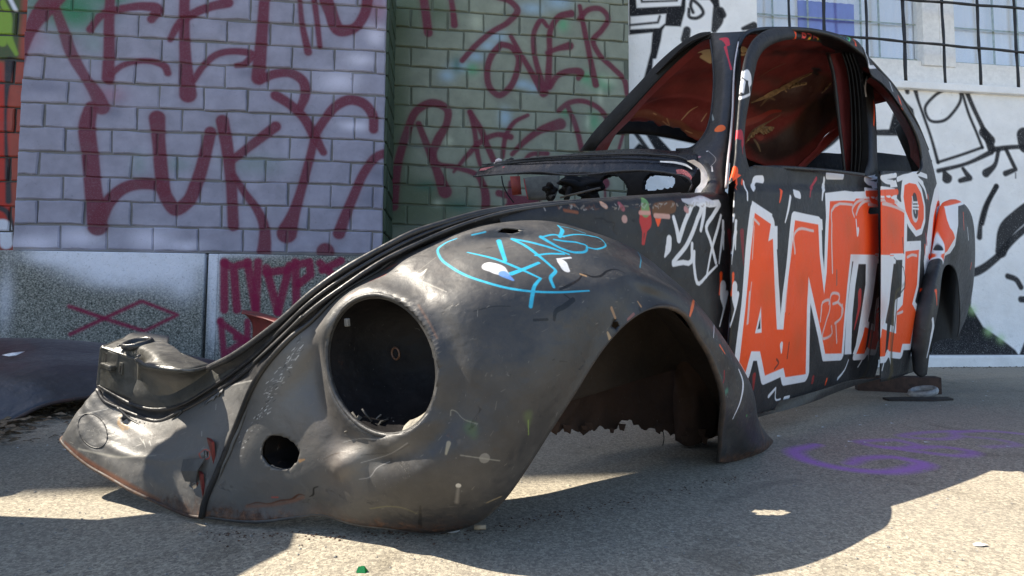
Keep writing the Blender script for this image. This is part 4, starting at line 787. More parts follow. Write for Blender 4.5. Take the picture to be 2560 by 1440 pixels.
# inner wall behind the rim (gutter inner surface, broad and shiny at the front)
inn = line([(1500, 503, .545), (1200, 540, .50), (950, 632, .45), (783, 735, .405), (704, 803, .365), (644, 850, .33), (583, 891, .29), (523, 921, .235), (480, 935, .19), (440, 940, .15), (400, 938, .125), (365, 930, .10), (352, 925, .08)], 140); lp = line(LIP1[:17], 140)
G = np.stack([lp, lp*.65+inn*.35+np.array([0, -.004, -.002]), lp*.3+inn*.7+np.array([0, -.002, -.001]), inn]); G = loft([g_ for g_ in G], 12, 140); mesh('gutter_wall', G.reshape(-1, 3), gridfaces(12, 140), car_mat('gutter_black', rust_amt=.5, dust=.6, rough=.30, base=(.035, .035, .032), spec=.7), shell)

# inner wing wall between the hood channel and the wheel
iw = FG[int(NU*.10):int(NU*.86), 0]; iw = crs(iw, 80); th = np.linspace(0, 2*math.pi, 40, endpoint=False); cc_ = np.array([car(p) for p in iw])
def wrow(dY, Zt, f): return np.array([W(c[0]+.01*f, c[1]-.012-dY, c[2]*(1-f)+Zt*f) for c in cc_])
G = np.stack([wrow(.0, .5, 0), wrow(.02, .46, .35), wrow(.035, .46, .7), wrow(.04, .46, 1.)]); mWing = car_mat('wing_dark', base=(.02, .014, .010), rust_amt=2, dust=.3, dustcol=(.07, .04, .02), rough=.8)
g_sp = gnd(1930, 1282); ell = np.stack([g_sp[0]+.036*np.cos(th), g_sp[1]+.019*np.sin(th)+.004*np.sin(3*th)], -1)
def sun_spot_hole(V, Fc):   # unseen hole added along the sun ray so a light spot reaches the ground
    V = np.asarray(V); k = V[:, 2]/SUN[2]; q = V[:, :2]-k[:, None]*SUN[:2]
    return cut(V, Fc, q, ell, 'out')[:2]
G = loft([g__ for g__ in G], 40, 400); V, Fc = sun_spot_hole(G.reshape(-1, 3), gridfaces(40, 400)); mesh('inner_wing', V, Fc, mWing, shell, solid=.002)
sel_ = cc_[36:]; G = np.stack([np.array([W(c[0], c[1]+.095, c[2]-.055) for c in sel_]), np.array([W(c[0], c[1]-.012, c[2]-.006) for c in sel_])]); G = loft([g__ for g__ in G], 30, 200); V, Fc = sun_spot_hole(G.reshape(-1, 3), gridfaces(30, 200)); mesh('light_baffle', V, Fc, mWing, shell, solid=.002)  # unseen shelf added to close a light gap, pierced for the spot

# ---- nose apron -----------------------------------------------------------
def aprow(top, bot, bulge=.016, n=7):
    P = []
    for k, f in enumerate(np.linspace(0, 1, n)):
        x = top[0]*(1-f)+bot[0]*f; y = top[1]*(1-f)+bot[1]*f; Y = top[2]*(1-f)+bot[2]*f
        p = cy(x, y, Y)+Mc@np.array([-1, 0, 0])*bulge*math.sin(math.pi*min(1, f*1.0))*(1) ; P.append(p)
    return P
APR = [aprow((650, 945, .398), (508, 1293, .33), .0), aprow((563, 967, .30), (470, 1288, .295), .010), aprow((503, 1005, .24), (425, 1270, .25), .016), aprow((442, 1037, .175), (365, 1243, .205), .018), aprow((400, 1053, .14), (320, 1222, .17), .018), aprow((342, 1040, .08), (265, 1190, .11), .018), aprow((293, 1020, .04), (215, 1160, .06), .016), aprow((262, 1003, .015), (178, 1130, .025), .012), aprow((243, 974, -.01), (153, 1101, -.01), .006)]
far = []
for row, dy in ((APR[-2], .045), (APR[-3], .11), (APR[-4], .20), (APR[-5], .3)):
    r = []
    for p in row: X, Y, Zc = car(p); r.append(W(X+dy*.28+.03, -.02-dy*1.2, Zc))
    far.append(r)
G = loft(APR+far, 120, 60); NA = gridnormals(G); 
if (NA[30, 30]@(CAM-G[30, 30])) < 0: NA = -NA
da = np.zeros(G.shape[:2])
def ap(px, py): q_ = project(G); d = (q_[..., 0]-px)**2+(q_[..., 1]-py)**2; return G[np.unravel_index(d[:75].argmin(), d[:75].shape)]
qa = project(G); er2 = np.sqrt((((qa[..., 0]-232)-.25*(qa[..., 1]-1077))/36)**2+((qa[..., 1]-1077)/44)**2); er2[80:] = 9
da -= .0012*np.exp(-((er2-1.02)/.06)**2)
da -= .003*gauss(G, ap(320, 1150), .035); da += .003*gauss(G, ap(480, 1190), .04); da -= .003*gauss(G, ap(560, 1040), .04); da += .002*ridge(G, [ap(250, 1110), ap(330, 1140), ap(420, 1150), ap(520, 1130)], .006)
for k in range(14):
    a_, b__, ph = rng.uniform(1, 8), rng.uniform(1, 6), rng.uniform(0, 6.28); u__, v__ = np.meshgrid(np.linspace(0, 1, 120), np.linspace(0, 1, 60), indexing='ij'); da += .00012*np.sin(6.28*(a_*u__+b__*v__)+ph)
G = G+NA*da[..., None]
cvA = Canvas(up_grid(G, 400, 700), 'paint_apron'); fA = gridfaces(120, 60); bvA = BVHTree.FromPolygons([tuple(v) for v in G.reshape(-1, 3)], [tuple(map(int, f)) for f in fA])
def A_(pts, wd, col, a=.9, soft=.001, s=2.483, ox=100, oy=760):
    h = hits(bvA, [Z_(x, y, s, ox, oy) for x, y in pts], 5)
    if len(h) > 1: cvA.stroke(h, np.array(wd)/s/2*.95/FPX, col, a, soft, False)
for x, y, r in [(240, 1060, .06), (330, 1100, .06), (420, 1120, .06), (500, 1080, .06), (560, 1030, .05), (470, 1200, .05), (300, 1050, .05)]: cvA.spray(ap(x, y), r, (.17, .165, .155), .7)  # faded grey that also puts sunlight into the apron colour
A_([(500, 690), (490, 740), (520, 780)], [16, 20, 14], (.35, .2, .07), .8, .003); A_([(520, 745), (545, 770)], 26, (.3, .17, .06), .7, .003)
A_([(240, 900), (330, 920), (400, 935), (480, 950), (600, 945), (720, 940)], [10, 10, 14, 10, 6, 3], (.35, .33, .28), .7, .003); A_([(150, 860), (230, 930), (330, 1000), (470, 1080), (600, 1150), (740, 1220)], [16, 30, 34, 30, 24, 20], (.17, .06, .03), .85, .006)
A_([(990, 930), (1030, 905), (1055, 930), (1050, 955), (1000, 955), (990, 935)], 8, (.45, .06, .03)); 
for l in ([(640, 840), (655, 890)], [(600, 880), (630, 870)], [(680, 850), (690, 880)], [(620, 830), (650, 870)], [(820, 830)], [(1005, 790), (1005, 820)], [(440, 850), (500, 870)], [(240, 690), (420, 650)], [(1095, 620), (1092, 655)]): A_(l, 4, (.5, .48, .44), .8)
for k in range(160):
    i, j = rng.integers(2, 90), rng.integers(2, 57); p0 = G[i, j]; dv = (G[i+rng.integers(0, 4), min(59, max(0, j+rng.integers(-4, 5)))]-p0)*rng.uniform(.1, .8); cvA.stroke(np.array([p0, p0+dv]), rng.uniform(.0002, .0007), (.32, .30, .27), rng.uniform(.15, .6), .0007, False)
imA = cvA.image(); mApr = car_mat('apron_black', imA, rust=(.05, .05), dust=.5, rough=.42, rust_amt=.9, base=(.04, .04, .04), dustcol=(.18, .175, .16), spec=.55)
V = G.reshape(-1, 3).copy(); Fc = fA; q = project(V)[:, :2]; uvA = griduv(120, 60); selA = np.zeros(7200, bool); selA.reshape(120, 60)[:75] = True
def zc(pts, s, ox, oy): return np.array([Z_(x, y, s, ox, oy) for x, y in pts])
for hole in (zc([(505, 705), (520, 690), (535, 700), (550, 690), (570, 705), (565, 725), (545, 750), (530, 755), (515, 735)], 2.483, 100, 760), zc([(1000, 955), (995, 930), (1010, 910), (1035, 905), (1055, 925), (1052, 955)], 2.483, 100, 760), zc([(925, 1110), (935, 1098), (985, 1095), (985, 1120), (960, 1150), (935, 1150)], 2.483, 100, 760)):
    V, Fc, q = cut(V, Fc, q, hole, lift=lift_px(V), sel=selA)
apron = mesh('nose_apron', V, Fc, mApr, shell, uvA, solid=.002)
r2 = crs(line(RIM2[11:], 120), 90)[::1]; at_ = crs(G[:76, 0], 90); ss = np.stack([r2, (r2+at_)/2+np.array([0, .004, -.002]), at_]); mesh('seam_strip', ss.reshape(-1, 3), gridfaces(3, 90), mRim, shell)
# circular plug line
pr = np.array([hit(bvA, 232+35*math.cos(a)+.25*43*math.sin(a), 1077+43*math.sin(a)) if hit(bvA, 232+35*math.cos(a)+.25*43*math.sin(a), 1077+43*math.sin(a)) is not None else at(232, 1077, 1.04) for a in np.linspace(0, 6.283, 40, endpoint=False)])
V, Fc = tube(pr, .0011, 5, close=True); mesh('tow_eye_cover', V, Fc, mRim, shell)
el = G[:90, -1]; V, Fc = tube(el, .0028, 6); mesh('apron_lip', V, Fc, car_mat('apron_lip_rust', rust_amt=3, dust=.8, dustcol=(.2, .09, .04), rough=.6), shell)
# folded bracket tab + red metal behind the slots
tb = [hit(bvA, *Z_(x, y, 2.483, 100, 760)) for x, y in ((918, 960), (1052, 955), (985, 1100), (918, 1095))]; tb = [p if p is not None else cy(*Z_(950, 1000, 2.483, 100, 760), .3) for p in tb]
off = NA[15, 40]*.006; V = np.array([tb[0]+off*1., tb[1]+off*1., tb[2]+off*.5, tb[3]+off*.5, (tb[0]+tb[3])/2+off*1.6, (tb[1]+tb[2])/2+off*1.6]); mesh('bracket_tab', V, [(0, 1, 5, 4), (4, 5, 2, 3)], mApr, shell, np.full((6, 2), .01), solid=.002, smooth=False)
mRed = simple('red_primer', (.17, .022, .018), .55, nscale=30, namp=.5)
for x, y in ((1025, 930), (960, 1125)):
    h = hit(bvA, *Z_(x, y, 2.483, 100, 760)); h = h if h is not None else cy(*Z_(x, y, 2.483, 100, 760), .3); V, Fc = box((-.02, .006, -.022), (.02, .010, .022)); mesh('bumper_bracket', V@np.array([Mc[:, 1], Mc[:, 0], Mc[:, 2]])+h, Fc, mRed, shell, smooth=False)

# ---- latch box on the nose -------------------------------------------------
ZT = .632
FLc, FRc = cy(255, 869, -.01), cy(342, 899, .07)
BLc, BRc = cplane(346, 833, 2, ZT+.008), cplane(430, 868, 2, ZT)
bF = cy(246, 962, -.008); bR = cy(343, 1000, .072)
def L3(*p): return np.array(p)
top_ = loft([[FLc, (FLc+FRc)/2+L3(0, -.002, .001), FRc, cplane(360, 914, 2, ZT-.006)], [(FLc+BLc)/2, (FLc+BRc)/2+L3(0, 0, .002), cplane(400, 900, 2, ZT-.002), cplane(420, 922, 2, ZT-.010)], [BLc, (BLc+BRc)/2, BRc, cplane(470, 926, 2, ZT-.014)], [BLc+L3(.05, .02, -.008), cplane(430, 874, 2, ZT-.004), cplane(490, 900, 2, ZT-.012), cplane(527, 915, 2, ZT-.022)]], 30, 30)
mBox = car_mat('box_black', rust_amt=.5, dust=.8, rough=.30, base=(.035, .034, .028), spec=.8)
mesh('latch_box', top_.reshape(-1, 3), gridfaces(30, 30), mBox, shell, solid=.002)
front_ = loft([[FLc, FLc*.5+bF*.5, bF], [FLc*.5+FRc*.5+L3(0, -.003, 0), (FLc+FRc+bF+bR)/4+L3(0, -.004, 0), bF*.5+bR*.5+L3(0, -.003, 0)], [FRc, FRc*.5+bR*.5, bR]], 24, 24); mesh('latch_panel', front_.reshape(-1, 3), gridfaces(24, 24), mBox, shell, solid=.002)
side_ = loft([[FRc, FRc*.5+bR*.5, bR], [cplane(352, 908, 2, ZT-.004), cy(352, 960, .085), cy(352, 1000, .082)], [cplane(362, 915, 2, ZT-.006), cy(362, 955, .105), cy(366, 1000, .10)], [cplane(422, 924, 2, ZT-.010)+L3(0, .01, 0), cy(420, 960, .16), cy(420, 992, .145)], [cplane(470, 928, 2, ZT-.014)+L3(0, .012, 0), cy(470, 950, .20), cy(468, 970, .185)], [cplane(520, 918, 2, ZT-.022), cy(522, 926, .24), cy(524, 934, .235)]], 60, 20); mesh('box_side', side_.reshape(-1, 3), gridfaces(60, 20), mBox, shell)
left_ = loft([[FLc, FLc*.5+bF*.5, bF], [BLc, BLc*.5+bF*.5+L3(.05, .05, 0)*.5, bF+(BLc-FLc)]], 8, 8); mesh('box_side', left_.reshape(-1, 3), gridfaces(8, 8), mBox, shell)
for e in ([FLc, (FLc+FRc)/2+L3(0, -.003, .001), FRc], [FRc, FRc*.5+bR*.5, bR], [FRc, cplane(352, 906, 2, ZT-.004), cplane(362, 913, 2, ZT-.006), cplane(422, 923, 2, ZT-.010), cplane(470, 927, 2, ZT-.014), cplane(520, 918, 2, ZT-.022)], [FLc, FLc*.5+bF*.5, bF], [FLc, (FLc+BLc)/2, BLc]):
    V, Fc = tube(crs(np.array(e), 24), .0032, 8); mesh('box_edge', V, Fc, mBox, shell)
c0 = cplane(345, 862, 2, ZT+.002); ux = (BRc-BLc); ux /= np.linalg.norm(ux); uy = (BLc-FLc); uy -= ux*(uy@ux); uy /= np.linalg.norm(uy); uz = np.cross(ux, uy); uz = uz if uz[2] > 0 else -uz
def ringat(c, r, h, n=36): th = np.linspace(0, 6.2832, n, endpoint=False); return c+uz*h+r*(np.cos(th)[:, None]*ux+np.sin(th)[:, None]*uy)
prof = [(.034, 0), (.0335, .004), (.031, .008), (.028, .009), (.024, .007), (.021, .001), (.019, -.010), (.012, -.02), (.001, -.022)]
sc_ = .0265/.034
G = np.stack([ringat(c0, r*sc_, h) for r, h in prof]); n_ = 36; mesh('latch_ring', G.reshape(-1, 3), [(i*n_+j, i*n_+(j+1) % n_, (i+1)*n_+(j+1) % n_, (i+1)*n_+j) for i in range(len(prof)-1) for j in range(n_)], car_mat('ring_black', rust_amt=.6, dust=.2, rough=.25), shell)
for x, y in ((298, 866), (347, 891), (393, 869), (342, 843)):
    c1 = cplane(x, y, 2, ZT+.001); G = np.stack([c1+uz*h+r*(np.cos(th8)[:, None]*ux+np.sin(th8)[:, None]*uy) for r, h in ((.0035, 0), (.0033, .0025), (.0001, .0032))]); mesh('screw', G.reshape(-1, 3), [(i*20+j, i*20+(j+1) % 20, (i+1)*20+(j+1) % 20, (i+1)*20+j) for i in range(2) for j in range(20)], mRim, shell)
fx = (FRc-FLc)/np.linalg.norm(FRc-FLc); fz = (FLc-bF)/np.linalg.norm(FLc-bF); fn = np.cross(fx, fz); fn = fn if fn[1] < 0 else -fn
def onfront(px, py): d = ray(px, py); return CAM+d*((((FLc+bR)/2-CAM)@fn)/(d@fn))
def fbox(name, px0, px1, py0, py1, d0, d1, mat, bv=.0015):
    c = onfront((px0+px1)/2, (py0+py1)/2); a = onfront(px1, (py0+py1)/2)-onfront(px0, (py0+py1)/2); wx = abs(a@fx)/2; hz = abs((onfront((px0+px1)/2, py0)-onfront((px0+px1)/2, py1))@fz)/2
    V, Fc = box((-wx, d0, -hz), (wx, d1, hz)); o = mesh(name, V@np.array([fx, fn, fz])+c, Fc, mat, shell, smooth=False); bevel(o, bv, 2); return o
mHole = simple('deep_black', (.003, .003, .003), .9)
fbox('latch_plate', 278, 306, 880, 915, .003, .009, mBox); fbox('latch_lever', 274, 302, 908, 923, .006, .020, mBox, .003); fbox('latch_hole', 276, 310, 921, 940, .0015, .0045, mHole, .0005)
fbox('latch_plate', 309, 318, 905, 935, .003, .010, mBox); fbox('latch_hole', 312, 316, 912, 930, .009, .0108, mHole, .0003); fbox('pressed_rib', 263, 270, 885, 925, .002, .006, mBox); fbox('latch_hole', 272, 277, 883, 908, .004, .007, mHole, .0003)

# ---- body side: side panel, door, rear quarter, rear fender ------------------
XZ = (-.35, .15, 3.25, 1.75)
cvS = Canvas.flat(*[XZ[0], XZ[2], XZ[1], XZ[3]], .0016, 'paint_side')
def uvXZ(V): c = car(V); return np.stack([(c[:, 0]-cvS.ext[0])/(cvS.ext[2]-cvS.ext[0]), (c[:, 2]-cvS.ext[1])/(cvS.ext[3]-cvS.ext[1])], -1)
side_parts = []
def ztp(*L): return [at(*p) for p in L]
# side panel (between hood opening and door)
SP = []
for (x, y, Y) in ((1240, 535, .535), (1320, 521, .552), (1400, 512, .565), (1500, 502, .578), (1600, 494, .588), (1700, 487, .596), (1770, 484, .60), (1815, 482, .603)):
    p = cy(x, y, Y); X, _, Zz = car(p); SP.append([W(X, Y-.035, Zz-.004), p, W(X, Y+.008, Zz-.010), W(X, Y+.012, Zz-.04), W(X, Y+.020, Zz-.14), W(X, Y+.03, Zz-.3), W(X, Y+.03, .42), W(X, Y+.02, .30)])
GSP = loft(SP, 70, 60)
V, Fc, q = GSP.reshape(-1, 3), gridfaces(70, 60), project(GSP).reshape(-1, 3)[:, :2]
spV, spF, _q = cut(V, Fc, q, [(1150, 680), (1300, 655), (1450, 675), (1600, 735), (1700, 778), (1768, 866), (1796, 955), (1800, 1400), (1150, 1400)], 'out', lift_px(V)); side_parts.append((spV, spF))
# door skin
def Yside(X, Z): return .658-.22*np.clip(.60-Z, 0, 1)**2-.02*np.clip((Z-.72)/.22, 0, 1)**2+.004*np.sin((X-.5)*3.2)
nX, nZ = 130, 100
Xg, Zg = np.meshgrid(np.linspace(.40, 1.75, nX), np.linspace(.10, 1.06, nZ), indexing='ij')
def sidegrid(Xg, Zg, dent=0):
    Y = Yside(Xg, Zg)
    for k in range(16): a, b, ph = rng.uniform(1, 9), rng.uniform(1, 7), rng.uniform(0, 6.28); Y = Y+.0005*np.sin(a*Xg*3+b*Zg*3+ph)
    return np.stack([Xg, Y, Zg], -1)@Mc.T+oc
GD = sidegrid(Xg, Zg); qd = project(GD)
led = np.interp(qd[..., 0], [1830, 1880, 2050, 2200], [474, 470, 469, 472]); GD = GD+Mc[:, 1]*(-.007*np.clip((led+3-qd[..., 1])/6, 0, 1))[..., None]
GD = GD+Mc[:, 1]*(-.012*np.exp(-((qd[..., 0]-2135)/16)**2)*np.clip((qd[..., 1]-700)/150, 0, 1))[..., None]
V, Fc, q = GD.reshape(-1, 3), gridfaces(nX, nZ), project(GD).reshape(-1, 3)[:, :2]
doorP = [(1838, 478), (1842, 440), (1866, 418), (1900, 414), (1990, 416), (2080, 425), (2160, 436), (2194, 442), (2197, 620), (2197, 800), (2196, 945), (2150, 944), (2110, 962), (2043, 992), (1970, 1016), (1904, 1032), (1850, 1060), (1822, 1000), (1815, 860), (1824, 740), (1832, 600)]
V, Fc, q = cut(V, Fc, q, doorP, 'in', lift_px(V)); 
hndl = np.array([Z_(x, y, 2.057, 1800, 420) for x, y in [(766, 203), (815, 200), (817, 235), (762, 238)]]); V, Fc, q = cut(V, Fc, q, hndl, 'out', lift_px(V))
lockh = np.array([Z_(x, y, 2.057, 1800, 420) for x, y in [(638, 222), (645, 218), (658, 221), (659, 229), (648, 233), (639, 231)]]); V, Fc, q = cut(V, Fc, q, lockh, 'out', lift_px(V))
doorV, doorF = V, Fc; side_parts.append((V, Fc))
# rear quarter with side window
RQ = [ztp((2155, 118, 1.84), (2192, 250, 1.86), (2200, 430, 1.90), (2202, 620, 1.905), (2201, 800, 1.93), (2199, 955, 1.96)),
      ztp((2180, 160, 1.93), (2218, 270, 1.94), (2232, 430, 1.98), (2234, 620, 1.99), (2232, 800, 2.01), (2222, 950, 2.04)),
      ztp((2215, 196, 2.06), (2262, 308, 2.08), (2282, 430, 2.10), (2288, 590, 2.10), (2284, 760, 2.12), (2264, 935, 2.15)),
      ztp((2250, 240, 2.22), (2298, 340, 2.25), (2320, 440, 2.27), (2328, 560, 2.27), (2322, 720, 2.27), (2300, 900, 2.3)),
      ztp((2272, 272, 2.34), (2320, 378, 2.38), (2341, 462, 2.40), (2350, 560, 2.42), (2348, 660, 2.42), (2335, 800, 2.42)),
      ztp((2268, 290, 2.46), (2314, 400, 2.54), (2336, 480, 2.56), (2346, 570, 2.6), (2344, 680, 2.6), (2332, 800, 2.6)),
      ztp((2235, 320, 2.62), (2280, 430, 2.74), (2300, 510, 2.8), (2310, 590, 2.85), (2310, 690, 2.85), (2300, 800, 2.85))]
GQ = loft(RQ, 90, 90); V, Fc, q = GQ.reshape(-1, 3), gridfaces(90, 90), project(GQ).reshape(-1, 3)[:, :2]
QW = np.array([(2150, 175), (2178, 190), (2203, 207), (2226, 232), (2256, 275), (2279, 314), (2294, 350), (2302, 388), (2303, 420), (2296, 429), (2186, 431), (2170, 300)])
selq = np.zeros(8100, bool); selq.reshape(90, 90)[:70] = True
V, Fc, q = cut(V, Fc, q, QW, 'out', lift_px(V), selq); rqV, rqF = V, Fc; side_parts.append((V, Fc))
# A pillar
AP = [((1775, 82, 1.66), (1862, 80, 1.61)), ((1779, 120, 1.63), (1851, 112, 1.58)), ((1784, 173, 1.58), (1843, 170, 1.53)), ((1783, 240, 1.52), (1836, 240, 1.47)), ((1776, 298, 1.47), (1829, 300, 1.425)), ((1762, 335, 1.44), (1825, 340, 1.395)), ((1743, 358, 1.425), (1822, 368, 1.375)), ((1730, 374, 1.41), (1820, 392, 1.36)), ((1738, 408, 1.37), (1817, 425, 1.34)), ((1758, 448, 1.335), (1815, 455, 1.325)), ((1749, 486, 1.31), (1812, 484, 1.31))]
rows = []
for a, b in AP:
    A3, B3 = np.array(a, float), np.array(b, float); r = []
    for f, dz in ((0, .012), (.04, .0), (.25, -.012), (.55, -.018), (.85, -.010), (1, .004)): m_ = A3*(1-f)+B3*f; m_[2] += dz; r.append(at(*m_))
    rows.append(r)
GA = loft(rows, 80, 26); bvA2 = BVHTree.FromPolygons([tuple(v) for v in GA.reshape(-1, 3)], [tuple(map(int, f)) for f in gridfaces(80, 26)]); cvQ = Canvas(up_grid(GA, 160, 520), 'paint_pillar')
# rear fender
RF = [ztp((2283, 915, 2.16), (2287, 932, 2.14), (2300, 943, 2.13), (2316, 936, 2.14)),
      ztp((2278, 850, 2.16), (2286, 855, 2.13), (2306, 860, 2.11), (2327, 855, 2.13)),
      ztp((2285, 770, 2.17), (2298, 770, 2.13), (2322, 768, 2.11), (2345, 765, 2.14)),
      ztp((2302, 705, 2.2), (2316, 695, 2.16), (2336, 690, 2.14), (2352, 700, 2.18)),
      ztp((2322, 655, 2.26), (2334, 640, 2.22), (2346, 640, 2.20), (2358, 672, 2.25)),
      ztp((2334, 600, 2.32), (2346, 560, 2.28), (2366, 580, 2.27), (2372, 662, 2.32)),
      ztp((2340, 560, 2.38), (2356, 510, 2.34), (2392, 560, 2.34), (2386, 675, 2.38)),
      ztp((2346, 530, 2.46), (2374, 500, 2.42), (2408, 560, 2.42), (2393, 700, 2.45)),
      ztp((2350, 520, 2.55), (2391, 503, 2.50), (2424, 590, 2.52), (2396, 735, 2.52)),
      ztp((2350, 540, 2.66), (2402, 522, 2.60), (2432, 650, 2.62), (2398, 775, 2.60)),
      ztp((2350, 600, 2.75), (2402, 560, 2.70), (2431, 720, 2.70), (2397, 815, 2.68)),
      ztp((2350, 700, 2.8), (2395, 640, 2.78), (2418, 780, 2.75), (2392, 845, 2.74))]
GR = loft(RF, 110, 40); side_parts.append((GR.reshape(-1, 3), gridfaces(110, 40)))
# door window frame (loop loft)
def Yg(Z): return .642-.25*max(0, Z-.95)
def onG(px, py, dY=0.):
    Y = .6
    for _ in range(8): c = car(cy(px, py, Y)); Y = Yg(c[2])+dY
    return cy(px, py, Y)
kB = (3.428, 1800, 40)
OUTL = [(62, 1450), (90, 1370), (112, 1280), (130, 1050), (150, 800), (170, 600), (192, 430), (228, 300), (290, 195), (380, 128), (500, 98), (640, 94), (800, 106), (950, 136), (1080, 175), (1170, 208), (1218, 262), (1260, 400), (1298, 560), (1330, 750), (1343, 1000), (1347, 1200), (1344, 1340), (1310, 1392)]
INL = [(255, 1315), (232, 1240), (212, 1120), (216, 950), (240, 790), (268, 650), (300, 480), (330, 365), (385, 285), (470, 235), (590, 204), (720, 205), (860, 228), (980, 258), (1080, 290), (1150, 330), (1188, 410), (1213, 540), (1238, 750), (1250, 900), (1256, 1050), (1258, 1180), (1245, 1290), (1200, 1345)]
Oq = crs(np.array([Z_(x, y, *kB) for x, y in OUTL]), 110); Iq = crs(np.array([Z_(x, y, *kB) for x, y in INL]), 110)
rows = []
for f, dY in ((0, -.022), (0, -.004), (.12, .004), (.4, .008), (.75, .005), (.96, -.002), (1., -.010), (1.0, -.035)):
    rows.append([onG(*(o*(1-f)+i*f), dY) for o, i in zip(Oq, Iq)])
GF = np.array(rows).transpose(1, 0, 2); nF = GF.shape[1]; side_parts.append((GF.reshape(-1, 3), gridfaces(110, nF)))

Vs, Fs = join(*side_parts); bvS = BVHTree.FromPolygons([tuple(v) for v in Vs], [tuple(f) for f in Fs])
def xz(px, py, pl=None):
    if pl is not None: c = car(cy(px, py, pl)); return c[0], c[2]
    h = hit(bvS, px, py); h = h if h is not None else cy(px, py, .64); c = car(h); return c[0], c[2]
def S_(pts, wd, col, a=.96, s=2.057, ox=1800, oy=420, dens=3, soft=.003, rough_scale=1.6):
    P = [Z_(x, y, s, ox, oy) for x, y in pts]; P = crs(np.array(P, float) if len(P) > 1 else np.array([P[0], P[0]])+[[0, 0], [.4, 0]], max(2, len(P)*dens)); pl = .655 if (oy == 420 and P[:, 0].max() < 1880) else (.618 if (ox == 1300 and P[:, 0].max() > 1765) else None); q = np.array([xz(*p, pl) for p in P]); wd = np.array(wd, float)*np.ones(2) if np.ndim(wd) == 0 else np.array(wd, float)
    z = project(hit(bvS, *P[len(P)//2]) if hit(bvS, *P[len(P)//2]) is not None else cy(*P[len(P)//2], .64))[2]
    cvS.stroke(q, wd/s/2*z/FPX*rough_scale, col, a, soft, False)
S_keep = S_
def SP_(pts, col, a=1, grow=0., s=2.057, ox=1800, oy=420, soft=.003):
    P = []
    pts = list(pts)
    for (x0, y0), (x1, y1) in zip(pts, pts[1:]+pts[:1]):
        n = max(1, int(math.hypot(x1-x0, y1-y0)/25))
        for k in range(n): P.append(xz(*Z_(x0+(x1-x0)*k/n, y0+(y1-y0)*k/n, s, ox, oy)))
    cvS.poly(P, col, a, grow, soft)
WHT = (.82, .83, .86); ORG = (.95, .095, .014); RED = (.42, .02, .04); INK = (.012, .012, .014)
O1 = [(178, 232), (262, 290), (248, 378), (272, 365), (280, 600), (292, 832), (325, 832), (340, 650), (365, 450), (385, 270), (505, 292), (512, 450), (535, 650), (548, 540), (558, 300), (565, 172), (640, 168), (690, 172), (700, 158), (790, 160), (830, 130), (870, 135), (880, 165), (945, 235), (942, 440), (872, 442), (850, 620), (835, 800), (800, 935), (760, 930), (745, 955), (700, 958), (735, 860), (775, 680), (800, 560), (812, 448), (672, 445), (655, 600), (640, 760), (625, 955), (540, 957), (520, 850), (455, 560), (447, 720), (440, 1062), (335, 1078), (325, 1030), (230, 1070), (205, 945), (160, 945), (130, 1055), (98, 1000), (130, 720), (158, 420)]
OI = [(950, 430), (1020, 422), (1010, 600), (985, 700), (1005, 740), (975, 905), (900, 905), (905, 740), (935, 705), (945, 600)]
OD = [(945, 90), (970, 78), (1005, 85), (1030, 130), (1045, 200), (1045, 260), (1030, 312), (1005, 322), (975, 280), (950, 220), (940, 150)]
OT = [(1075, 482), (1085, 380), (1095, 250), (1115, 170), (1135, 165), (1150, 200), (1165, 270), (1180, 310), (1195, 330), (1205, 362), (1165, 430), (1110, 460)]
SP_([(540, 130), (640, 118), (700, 125), (790, 115), (780, 80), (805, 70), (810, 105), (890, 112), (895, 150), (920, 175), (950, 180), (945, 250), (545, 250)], WHT); SP_([(165, 170), (268, 238), (266, 300), (295, 300), (295, 420), (150, 420), (150, 260)], WHT)
SP_([(370, 233), (525, 265), (528, 320), (365, 330)], WHT)
SP_([(1070, 500), (1050, 560), (1045, 480), (1080, 200), (1100, 110), (1120, 60), (1110, 10), (1130, 60), (1150, 160), (1222, 165), (1222, 290), (1205, 400), (1180, 440), (1120, 470)], WHT)
for P in (O1, OI, OD, OT): SP_(P, WHT, 1, .024)
SP_([(930, 380), (1030, 375), (1030, 430), (940, 440)], WHT); SP_([(890, 905), (985, 905), (975, 935), (892, 940)], WHT); SP_([(895, 680), (945, 650), (1010, 700), (1015, 745), (890, 760)], WHT)
for P in (O1, OI, OD, OT): SP_(P, ORG)
SP_([(210, 715), (213, 848), (180, 852)], WHT); SP_([(207, 770), (207, 828), (192, 832)], INK)
SP_([(690, 455), (815, 452), (800, 560), (775, 680), (735, 860), (700, 958), (640, 960), (650, 760), (668, 600)], WHT); SP_([(712, 495), (750, 495), (748, 600), (724, 760), (697, 915), (676, 975), (674, 930), (680, 760), (696, 600)], INK)
SP_([(889, 494), (917, 494), (917, 652), (898, 680), (874, 800), (856, 950), (846, 950), (856, 800), (874, 620)], INK)
for P in ([(170, 290), (172, 265), (200, 290)], [(385, 440), (388, 330), (400, 318), (480, 325)], [(578, 540), (575, 300), (582, 205), (600, 190), (680, 190)], [(700, 240), (715, 200), (740, 175), (830, 185), (905, 205), (945, 225)], [(690, 250), (680, 215), (700, 180), (740, 160)], [(960, 460), (985, 448), (1008, 452)], [(910, 750), (935, 740)], [(150, 640), (130, 800)]): S_(P, 9, (.72, .6, .58), .9)
for P in ([(175, 300), (165, 470)], [(160, 590), (135, 800)], [(350, 560), (335, 740)], [(360, 480), (370, 330)]): S_(P, 5, (.72, .6, .58), .8)
S_([(700, 270), (705, 350)], [10, 5], WHT); S_([(710, 320), (708, 345)], [20, 12], WHT); S_([(315, 910), (315, 950)], [20, 8], WHT); S_([(1000, 190), (1000, 235)], 58, (.66, .66, .68)); S_([(999, 165), (1003, 225)], 46, INK)
